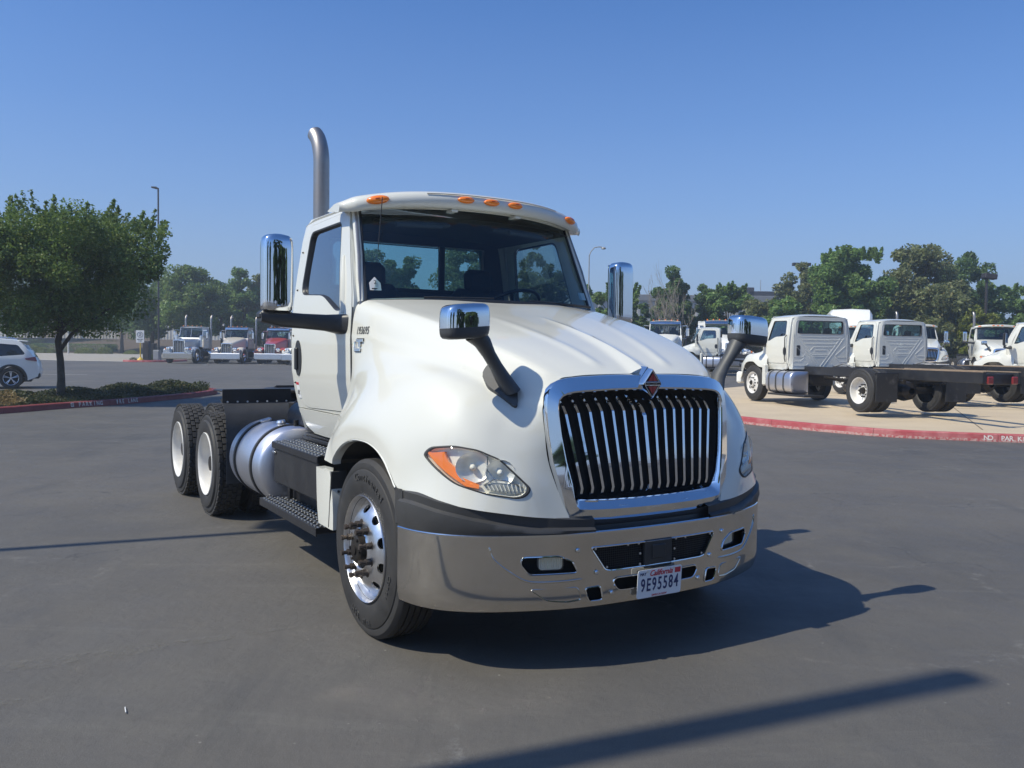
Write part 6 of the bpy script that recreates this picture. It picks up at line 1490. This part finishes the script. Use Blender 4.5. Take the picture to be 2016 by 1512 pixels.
CH = chassis_truck()
def chassis_at(o, wheel_xy, dirv, label, off=(-1.0, 1.02)):
    """put the left (-x) front wheel of the truck at wheel_xy, nose along dirv"""
    a = head(*dirv); c, s = cos(a), sin(a); x, y = off; px, py = c * x - s * y, s * x + c * y
    return place(o, (wheel_xy[0] - px, wheel_xy[1] - py), a, label, 'chassis truck', G3, lift=.15)
# nose direction: away from the camera and slightly to the left; the truck's -x side then lies to the right, so the left side is +x
def chassis_at2(o, wheel_xy, dirv, label): return chassis_at(o, wheel_xy, dirv, label, off=(1.0, .86))
HV = (-.27, 1.0)
chassis_at2(CH, (6.88, 24.3), HV, 'nearest white chassis truck, its whole rear cab wall and silver tank in view')
CH2 = copy_tree(CH); chassis_at2(CH2, (10.7, 27.9), HV, 'white chassis truck parked right behind the nearest one, red lights past its frame')
CH3 = copy_tree(CH); chassis_at2(CH3, (15.5, 27.6), (-.62, .78), 'white chassis truck cut off by the right edge of the view')
CH4 = copy_tree(CH, skip=('rail_board',)); a_ = head(-.96, .28); place(CH4, (LP(1322, 47), 46.0), a_, 'white day cab seen side-on behind the tractor hood, facing left', 'chassis truck', G3, lift=.1)

# mirror the tanks: the nearest trucks carry the tank on the side facing the camera
for r_ in (CH, CH2, CH3, CH4):
    for o in r_.children:
        if o.name.split('.')[0] in ('fuel_tank', 'tank_step'): o.scale = (-1, 1, 1)

# -- copies of the tractor facing the camera
wm = {'brushed_bumper_metal': M['white2']}
SK = ('license_plate', 'windshield_tag', 'blank_sticker', 'fleet_number', 'door_sticker', 'aerial', 'model_badge', 'mesh_wires', 'pressed_line', 'pressed_pocket', 'lug_nut')
G4 = 'white tractors facing the camera beyond the concrete'
def facing(px, D, dirv, label, group=G4, lift=.0):
    o = copy_tree(TRUCK, None, wm, SK); x = LP(px, D); return place(o, (x, D), head(*dirv), label, 'semi truck', group, lift)
FA = facing(1822, 42.5, (-.22, -1), 'white tractor with chrome grille seen right of the second chassis cab', lift=.1)
FB = facing(1985, 41.5, (-.24, -1), 'white tractor with curved exhaust stack, partly behind the rightmost chassis truck', lift=.1)
FC = facing(1690, 47, (-.25, -1), 'white sleeper truck with a tall roof fairing above the parked cabs', lift=.05)
sl = empty('sleeper', parent=FC)
mb = MB(); mb.box((0, 4.2, 1.9), (2.3, 2.0, 1.8), r=.12); mb.obj('sleeper_box', M['white2'], sl)
mb = MB(); A = []
for y, z, w_ in ((2.25, 2.70, .86), (2.5, 2.86, .98), (2.9, 3.25, 1.08), (3.3, 3.62, 1.13), (3.6, 3.70, 1.15), (4.4, 3.72, 1.15), (5.2, 3.70, 1.15)):
    A.append([(-w_, y + .25 * smooth(4.0, 2.2, y), 2.62), (-w_, y + .12, min(z, 2.62 + (z - 2.62) * .8)), (-w_ * .86, y, z), (0, y - .08, z + .04), (w_ * .86, y, z), (w_, y + .12, min(z, 2.62 + (z - 2.62) * .8)), (w_, y + .25 * smooth(4.0, 2.2, y), 2.62)])
mb.grid(A); mb.obj('roof_fairing', M['white2'], sl, recalc=True, angle=30)
for o in list(FC.children):
    if o.name.split('.')[0] in ('exhaust_stack', 'rear_window', 'rear_window_divider'): 
        for c_ in list(o.children): bpy.data.objects.remove(c_)
        bpy.data.objects.remove(o)

# -- classic square-nosed tractors
def classic(style, body, hoodm, label_parts=True):
    root = empty('conventional_truck'); Bm, Hm = M[body], M[hoodm]
    hl = 1.95 if style == 'square' else 1.75      # hood length
    zf, zb = (1.62, 1.72) if style == 'square' else (1.42, 1.86)
    wf, wb = (.48, .72) if style == 'square' else (.45, .86)
    y0 = .55; mb = MB(); rows = []
    for t in np.linspace(0, 1, 12):
        y = y0 + hl * t; w_ = wf + (wb - wf) * t; zt = zf + (zb - zf) * (t if style == 'square' else t**.85); e = .05 if t > 0 else 0
        rows.append([(-w_, y, .95), (-w_, y, zt - .16), (-w_ * .94, y, zt - .05), (-w_ * .75, y, zt), (0, y, zt + .035), (w_ * .75, y, zt), (w_ * .94, y, zt - .05), (w_, y, zt - .16), (w_, y, .95)])
    mb.grid(rows); mb.add(rows[0], [tuple(range(9))]); mb.obj('hood', Hm, root, recalc=True, angle=50)
    g = empty('grille', parent=root); gw = wf * .84
    mb = MB()
    for sg in (-1, 1): mb.box((sg * (gw + .03), y0 - .04, (zf + .72) / 2), (.07, .12, zf - .72), r=.02)
    mb.box((0, y0 - .04, zf - .02), (2 * gw + .12, .13, .08), r=.03); mb.box((0, y0 - .04, .74), (2 * gw + .12, .12, .05), r=.02); mb.obj('grille_shell', M['chrome'], g)
    mb = MB(); mb.box((0, y0 - .01, (zf + .74) / 2), (2 * gw, .03, zf - .78)); mb.obj('grille_mesh', mat('grille_mesh_grey', (.16, .155, .145), .5, .6) if 'grille_mesh_grey' not in bpy.data.materials else bpy.data.materials['grille_mesh_grey'], g)
    for i in range(4): mb = MB(); mb.box((-gw + 2 * gw * (i + .5) / 4, y0 - .035, (zf + .74) / 2), (.022, .03, zf - .82), r=.004); mb.obj('grille_bar', M['alu'], g)
    for sg in (-1, 1):
        # separate rounded fender over the wheel
        mb = MB(); A = []
        for a in np.linspace(radians(195), radians(-8), 18):
            y, z = 1.15 + .64 * cos(a) * -1, .55 + .60 * max(-.2, sin(a)); A.append([(sg * .62, y, z + .02), (sg * .95, y, z + .02), (sg * 1.14, y, z - .01), (sg * 1.2, y, z - .08), (sg * 1.2, y, z - .13)])
        mb.grid(A); o = mb.obj('fender', Hm if style != 'cream' else Bm, root, recalc=True, angle=50); solid(o, .012)
        mb = MB(); mb.box((sg * .86, .46, .86), (.66, .34, .30), r=.08); mb.obj('fender_nose', Bm, root)
        h_ = empty('headlight', parent=root)
        mb = MB(); mb.box((sg * .74, .30, 1.02), (.34, .18, .22), r=.07); mb.obj('lamp_pod', M['chrome'], h_)
        for dx in (-.08, .08): mb = MB(); mb.lathe([(0, .075), (-.02, .07), (-.035, .04), (-.038, 0)], (sg * .74 + dx, .205, 1.02), 'y', 16); mb.obj('lamp_lens', M['refl'], h_)
        mb = MB(); mb.box((sg * .98, .32, 1.0), (.08, .12, .10), r=.02); mb.obj('turn_signal', M['amber'], h_)
        w = empty('front_wheel', parent=root); make_tyre(w, sg * 1.17, 1.15, .5, sg, .27, .5, .292, True)
        mb = MB(); mb.lathe([(.02, .302), (.0, .304), (.01, .288), (.05, .27), (.04, .22), (.01, .17), (-.02, .12), (-.09, .10), (-.11, .05), (-.11, 0)], (sg * 1.17, 1.15, .5), 'x', 40, sg=-sg); mb.obj('rim', M['chrome'], w, angle=40)
        for y in (6.0, 7.3):
            w = empty('drive_wheel', parent=root); make_tyre(w, sg * 1.2, y, .5, sg, .6, .5, .292, True); mb = MB(); mb.lathe([(.0, .30), (.10, .27), (.12, .12), (.05, .1), (.05, 0)], (sg * 1.2, y, .5), 'x', 32, sg=-sg); mb.obj('rim', M['alu'], w)
        st = empty('exhaust_stack', parent=root); mb = MB(); mb.tube([(sg * 1.05, 4.05, .9), (sg * 1.05, 4.05, 3.15), (sg * 1.05, 4.12, 3.32), (sg * 1.05, 4.26, 3.44)], [.075, .075, .075, .075], 12); mb.obj('stack_pipe', M['steel'], st)
        mr = empty('door_mirror', parent=root); mb = MB(); mb.box((sg * 1.32, 2.6, 2.0), (.20, .08, .48), r=.035); mb.obj('mirror_shell', M['chrome'], mr)
        mb = MB(); mb.tube([(sg * 1.32, 2.6, 2.27), (sg * 1.28, 2.66, 2.36), (sg * .95, 2.75, 2.34)], .014, 6); mb.tube([(sg * 1.32, 2.6, 1.74), (sg * 1.25, 2.64, 1.66), (sg * .98, 2.75, 1.66)], .014, 6); mb.obj('mirror_bracket', M['chrome'], mr)
        if style == 'square':
            mb = MB(); mb.cyl((sg * .98, 2.36, 1.15), (sg * .98, 2.36, 1.95), .17, n=24); mb.cyl((sg * .98, 2.36, 1.95), (sg * .98, 2.36, 2.0), .12, .06, n=20); mb.obj('air_cleaner', M['chrome'], root)
        mb = MB(); mb.lathe([(3.3, 0), (3.3, .28), (3.34, .31), (4.9, .31), (4.94, .28), (4.94, 0)], (sg * .9, 0, .62), 'y', 32); mb.obj('fuel_tank', M['chrome'], root)
        mb = MB(); mb.box((sg * .43, 4.8, .95), (.08, 7.0, .25)); mb.obj('frame_rail', M['black'], root)
    mb = MB(); mb.box((0, .18, .52), (2.36, .10, .44), r=.045); mb.box((0, .30, .52), (2.2, .2, .40), r=.03); mb.obj('front_bumper', M['chrome2' if style == 'square' else 'alu'], root)
    # cab
    yc = y0 + hl; cabw = 1.0; mb = MB(); zr = 2.62
    hole = rounded([(yc + .32, 1.80), (yc + 1.10, 1.80), (yc + 1.10, 2.38), (yc + .46, 2.38)], .06)
    for sg in (-1, 1):
        m2 = MB(); cdt(m2, dens([(yc + .04, 1.02), (yc + 1.45, 1.02), (yc + 1.45, zr - .06), (yc + .34, zr - .06), (yc + .14, 1.80), (yc + .04, 1.75)], .2), [hole], lambda u, v: (sg * (cabw - .10 * smooth(1.7, 2.6, v)), u, v), (.2, .2)); m2.obj('cab_side', Bm, root)
        m2 = MB(); cdt(m2, hole, [], lambda u, v: (sg * (cabw - .015 - .10 * smooth(1.7, 2.6, v)), u, v), (.3, .3)); m2.obj('side_window', M['glass'], root)
        m2 = MB(); m2.box((sg * 1.003, yc + .75, 1.05), (.01, 1.3, .02)); m2.box((sg * 1.006, yc + 1.0, 1.62), (.02, .14, .04), r=.008); m2.obj('door_trim', M['chrome'], root)
    mb.grid([[(x, y, zr - .06 + .08 * (1 - (abs(x) / .92)**3)) for y in (yc + .28, yc + .8, yc + 1.45)] for x in np.linspace(-.92, .92, 13)]); mb.grid([[(x, yc + 1.45, z) for z in (1.0, 1.9)] for x in (-1, 1)]); mb.grid([[(x, yc + 1.45, z) for z in (2.35, 2.60)] for x in (-.92, .92)])
    mb.grid([[(x, y, z) for y, z in ((yc + .0, 1.2), (yc + .04, 1.70), (yc + .12, 1.80))] for x in (-1.0, -.5, 0, .5, 1.0)]); o = mb.obj('cab_shell', Bm, root, recalc=True); solid(o, .02)
    mb = MB(); mb.grid([[(x, yc + .12 + .20 * t + .05 * abs(x), 1.80 + .70 * t) for x in np.linspace(-.93 + .04 * t, .93 - .04 * t, 11)] for t in (0, .5, 1)]); mb.obj('windshield', M['ws'], root)
    mb = MB()
    for sg in (-1, 1): mb.tube([(sg * .94, yc + .15, 1.79), (sg * .90, yc + .36, 2.53)], .035, 6)
    mb.tube([(-.9, yc + .34, 2.52), (0, yc + .30, 2.55), (.9, yc + .34, 2.52)], .035, 6)
    if style == 'square': mb.tube([(0, yc + .11, 1.79), (0, yc + .31, 2.53)], .018, 6)
    mb.obj('windshield_frame', Bm, root)
    if style != 'square': mb = MB(); mb.grid([[(x, yc + .30 + dy + .06 * abs(x), z) for dy, z in ((.0, 2.60), (-.10, 2.55), (-.20, 2.44))] for x in np.linspace(-.92, .92, 11)]); o = mb.obj('drop_visor', M['chrome'], root); solid(o, .01)
    mb = MB(); mb.grid([[(x, yc + .25, 1.78), (x, yc + .55, 1.74), (x, yc + .55, 1.1)] for x in (-.9, .9)]); mb.grid([[(x, yc + 1.42, z) for z in (1.0, 2.0)] for x in (-.95, .95)]); mb.obj('cab_interior', M['interior'], root)
    for x in (-.5, .5): mb = MB(); mb.box((x, yc + .95, 1.75), (.48, .16, .75), r=.06); mb.box((x, yc + .97, 2.18), (.28, .12, .18), r=.04); mb.obj('seat', M['seat'], root)
    for x in (-.72, -.36, 0, .36, .72):
        mb = MB(); mb.lathe([(0, .045), (.05, .035), (.065, 0)], (x, yc + .42, zr + .0 + .02 * (1 - abs(x))), 'z', 12); mb.obj('roof_light', M['amber'], root)
    mb = MB(); mb.box((0, 1.9, .8), (.8, 2.2, .5), r=.05); mb.cyl((-1, 1.15, .5), (1, 1.15, .5), .05, n=8)
    for y in (6.0, 7.3): mb.cyl((-1, y, .5), (1, y, .5), .1, n=8)
    for y in (4.5, 6.6, 8.2): mb.box((0, y, .95), (.8, .1, .2))
    mb.obj('chassis', M['grease'], root)
    return root
M['silver'] = mat('silver_truck_paint', (.50, .53, .56), .35, .35, coat=.6); M['taupe'] = mat('taupe_truck_paint', (.34, .315, .32), .35, .35, coat=.6)
M['cream'] = mat('cream_truck_paint', (.66, .60, .50), .35, coat=.8); M['redp'] = mat('red_truck_paint', (.42, .055, .05), .3, coat=1.0); M['maroon'] = mat('maroon_truck_paint', (.10, .02, .022), .3, coat=1.0)
G5 = 'tractors parked in a row on the left'
K1 = classic('square', 'silver', 'silver'); place(K1, (-26.2, 67.3), head(-.06, -1), 'silver square-nosed tractor, leftmost of the parked row', 'semi truck', G5, lift=.02, scale=(1.02, 1.02, 1.13))
K2 = classic('slope', 'taupe', 'cream'); place(K2, (-22.75, 68.2), head(-.06, -1), 'tractor with cream hood and taupe cab, middle of the parked row', 'semi truck', G5, lift=.02, scale=(1.02, 1.02, 1.13))
K3 = classic('slope', 'maroon', 'redp'); place(K3, (-19.55, 69.0), head(-.06, -1), 'red tractor with chrome bumper half hidden by the big tractor', 'semi truck', G5, lift=.02, scale=(1.02, 1.02, 1.13))
K4 = copy_tree(K3, None, {'maroon_truck_paint': M['white2'], 'red_truck_paint': M['white2']}); place(K4, (-16.7, 66.6), head(-.06, -1), 'white tractor whose fender shows behind the big door', 'semi truck', G5, lift=.02, scale=(1.02, 1.02, 1.13))
K5 = copy_tree(K3, None, {'maroon_truck_paint': M['white2'], 'red_truck_paint': M['white2']}, ('exhaust_stack',)); place(K5, (LP(1300, 52), 51), head(-.2, -1), 'white tractor with glinting windshield behind the hood top', 'semi truck', G4, lift=.05)
K6 = copy_tree(K3, None, {'maroon_truck_paint': M['white2'], 'red_truck_paint': M['white2']}, ('exhaust_stack',)); place(K6, (LP(1440, 49), 48), head(.12, -1), 'white tractor with tall grille behind the side-on cab', 'semi truck', G4, lift=.05)

# -- sport utility car
def suv(body):
    root = empty('parked_car'); Bm = body
    side = [(-2.38, .42), (-2.42, .62), (-2.36, .92), (-2.30, 1.02), (-2.12, 1.32), (-1.86, 1.62), (-1.70, 1.68), (-.9, 1.735), (.1, 1.72), (.65, 1.62), (1.25, 1.12), (1.6, 1.05), (2.15, .93), (2.33, .75), (2.38, .45), (2.30, .28), (-2.2, .30)]
    top = side[:14]
    hw = lambda z: .955 - .045 * max(0, (.75 - z)) - .30 * max(0, z - 1.02)**1.25
    def arch(x0): return [(x0 + .43 * cos(a), .36 + .43 * sin(a)) for a in np.linspace(pi, 0, 15)]
    outer = [(-2.38, .42)] + side[1:14] + [(2.38, .45), (2.30, .28)] + [(1.40 + .43 * cos(a), .34 + .44 * sin(a)) for a in np.linspace(-.12, pi + .12, 17)] + [(.6, .24), (-.7, .24)] + [(-1.57 + .43 * cos(a), .34 + .44 * sin(a)) for a in np.linspace(-.12, pi + .12, 17)] + [(-2.1, .30)]
    w1 = rounded([(-2.02, 1.19), (-1.20, 1.12), (-1.22, 1.56), (-1.78, 1.52)], [.10, .02, .04, .08]); w2 = rounded([(-1.12, 1.11), (-.22, 1.07), (-.22, 1.60), (-1.14, 1.57)], .05); w3 = rounded([(-.12, 1.06), (1.05, 1.04), (.55, 1.48), (.1, 1.60), (-.12, 1.60)], .05)
    for sg in (-1, 1):
        S_ = lambda off: (lambda u, v: (u, sg * (hw(v) - .10 * smooth(1.9, 2.42, abs(u)) ** 1.5 + off), v))
        mb = MB(); cdt(mb, dens(outer, .08), [dens(h, .06) for h in (w1, w2, w3)], S_(0), (.08, .08)); mb.obj('body_side', Bm, root, recalc=True, angle=60)
        for h in (w1, w2, w3): mb = MB(); cdt(mb, dens(h, .1), [], S_(-.012), (.12, .12)); mb.obj('side_window', M['dglass'], root, recalc=True)
        for x0 in (-1.57, 1.40):
            mb = MB(); mb.grid([[S_(.012)(x0 + r_ * cos(a), .34 + r_ * 1.02 * sin(a)) for r_ in (.43, .50)] for a in np.linspace(-.15, pi + .15, 21)]); o = mb.obj('arch_trim', M['plastic'], root, recalc=True); solid(o, .012)
            w = empty('wheel', parent=root); mb = MB(); prof = [(.02, .24), (.0, .27), (.0, .33), (.03, .365), (.06, .37), (.18, .37), (.21, .365), (.23, .33), (.23, .24)]; mb.lathe(prof, (x0, sg * .945, .37), 'y', 40, sg=-sg); mb.obj('tyre', M['rubber'], w)
            mb = MB(); mb.lathe([(.0, .25), (.01, .235), (.06, .22), (.08, .0)], (x0, sg * .94, .37), 'y', 32, sg=-sg); mb.obj('rim_barrel', M['dark'], w)
            mb = MB()
            for k in range(5):
                for d_ in (-.11, .11):
                    a = 2 * pi * k / 5 + .3; p0 = Vector((x0 + .03 * cos(a), sg * .945, .37 + .03 * sin(a))); p1 = Vector((x0 + .235 * cos(a + d_), sg * .95, .37 + .235 * sin(a + d_))); mb.tube([p0, p1], .014, 6)
            mb.lathe([(0, .245), (-.008, .24), (.0, .228)], (x0, sg * .945, .37), 'y', 40, sg=-sg); mb.cyl((x0, sg * .93, .37), (x0, sg * .96, .37), .04, n=12); mb.obj('rim_spokes', M['alu'], w)
        mb = MB(); mb.grid([[S_(.015)(u, v) for u in (-1.0, .9)] for v in (.30, .42)]); mb.obj('sill_trim', M['plastic'], root)
        mb = MB(); pl = rounded([(-2.36, .95), (-2.02, 1.0), (-1.98, 1.06), (-2.30, 1.12)], .02); mb.prism(pl, 0, .025, lambda u, v, h: (u - .012, sg * (hw(v) - .10 * smooth(1.9, 2.42, abs(u))**1.5 + h), v)); mb.obj('tail_light', M['redlens'], root, recalc=True)
        for x in (-.72, .35): mb = MB(); mb.box((x, sg * (hw(1.0) + .02), .99), (.2, .03, .03), r=.01); mb.obj('door_handle', M['chrome'], root)
        mb = MB(); mb.tube([(-1.7, sg * .70, 1.72), (-1.5, sg * .70, 1.775), (.1, sg * .70, 1.775), (.35, sg * .70, 1.71)], .02, 6); mb.obj('roof_rail', M['alu'], root)
    mb = MB(); rows = []
    for (x, z) in top: 
        w_ = hw(z) - .10 * smooth(1.9, 2.42, abs(x))**1.5; rows.append([(x - (.10 if x < -1.9 else -.0) * (1 - (t / 1)**2), w_ * t, z + .03 * (1 - t * t) * (1 if z > 1.6 else .3)) for t in np.linspace(-1, 1, 13)])
    mb.grid(rows); mb.obj('roof_and_tailgate', Bm, root, recalc=True, angle=40)
    mb = MB(); mb.grid([[(x - .105 * (1 - t * t) - .004, .80 * t, z + .02) for t in np.linspace(-1, 1, 9)] for x, z in ((-2.26, 1.08), (-1.98, 1.50))]); mb.obj('rear_window', M['dglass'], root, recalc=True)
    mb = MB(); mb.grid([[(x + .08 * (1 - t * t), .80 * t, z + .02) for t in np.linspace(-1, 1, 9)] for x, z in ((1.18, 1.18), (.70, 1.58))]); mb.obj('windshield', M['dglass'], root, recalc=True)
    mb = MB(); mb.box((-1.93, 0, 1.66), (.30, 1.30, .04), (0, -.12, 0), .015); mb.obj('tail_spoiler', Bm, root)
    mb = MB(); mb.box((-2.33, 0, .46), (.26, 1.66, .22), r=.06); mb.box((0, 0, .30), (4.4, 1.5, .12), r=.03); mb.obj('lower_bumper', M['plastic'], root)
    return root
SV = suv(M['white2']); SV.location = (-19.09, 29.85, gz(-19.09, 29.85)); SV.rotation_euler = (0, 0, radians(207)); tag(SV, 'white sport utility car behind the red kerbed island at far left', 'car')
G6 = 'small cars beyond the iron fence'
for px, D, mt, lb in ((1884, 66, 'silver', 'silver car beyond the iron fence, left of the white tractor'), (1864, 72, 'white2', 'white car beyond the fence, left of the silver one')):
    c_ = copy_tree(SV, None, {'fleet_white_paint': M[mt]}); c_.location = (LP(px, D), D, gz(LP(px, D), D)); c_.rotation_euler = (0, 0, radians(170)); tag(c_, lb, 'car', G6)

# -- trees and a wall behind the camera: they are what the chrome and glass of the tractor mirror
G7 = 'trees behind the viewer that the chrome mirrors'
for i, (x, y, h, R) in enumerate([(*L2S(a, b_), h, r) for a, b_, h, r in ((-.5, -13.5, 10.5, 1.5), (1.6, -14.5, 11.5, 1.7), (3.6, -13.8, 9.0, 1.4), (6.5, -17, 6.2, 1.5), (12, -20, 6.5, 2.4), (-9, -15, 8, 2.6), (-14, -8, 8, 3))]):
    tree((x, y), R, h - 1.2, 1.2, .16, 'leafd', 5000, .3, ('slender tree behind the viewer, first of the mirrored row', 'tallest tree behind the viewer', 'short conical tree behind the viewer', 'round tree straight behind the viewer', 'round tree behind the viewer to the right', 'broad tree far to the left of the viewer', 'smaller broad tree level with the viewer, far left')[i], 'tall' if i < 3 else 'round', 90 + i, group=G7, nclump=34)

# far belt of trees along the horizon, one mass
_r = np.random.default_rng(77); _x = _r.uniform(-260, 330, 26000); _h = 4.2 + 1.3 * np.sin(_x * .11) + .9 * np.sin(_x * .31 + 1) + .5 * np.sin(_x * .83)
_P = np.stack([_x, 195 + _r.uniform(0, 9, _x.size) + .0004 * _x**2, .9 + _h * _r.random(_x.size)**.7], 1); _me = leaves(_P, 1.1, seed=5); _me.materials.append(M['leafd']); tag(mobj('distant_trees', _me), 'low hazy belt of trees along the horizon', 'trees', kind='stuff')
# ------------------------------------------------------------------ haze volume added over the lot, lifting far darks as lens veil does
hz_ = bpy.data.materials.new('veil_haze'); hz_.use_nodes = True; _n = hz_.node_tree.nodes; _n.clear()
_o = _n.new('ShaderNodeOutputMaterial'); _v = _n.new('ShaderNodeVolumePrincipled'); _v.inputs['Color'].default_value = (.84, .93, 1.0, 1); _v.inputs['Density'].default_value = .0018; _v.inputs['Anisotropy'].default_value = .35
hz_.node_tree.links.new(_v.outputs[0], _o.inputs['Volume'])
mb = MB(); mb.box((0, 250, 6.5), (1420, 1320, 15.5)); o = mb.obj('haze', hz_, smooth=False); o['kind'] = 'stuff'
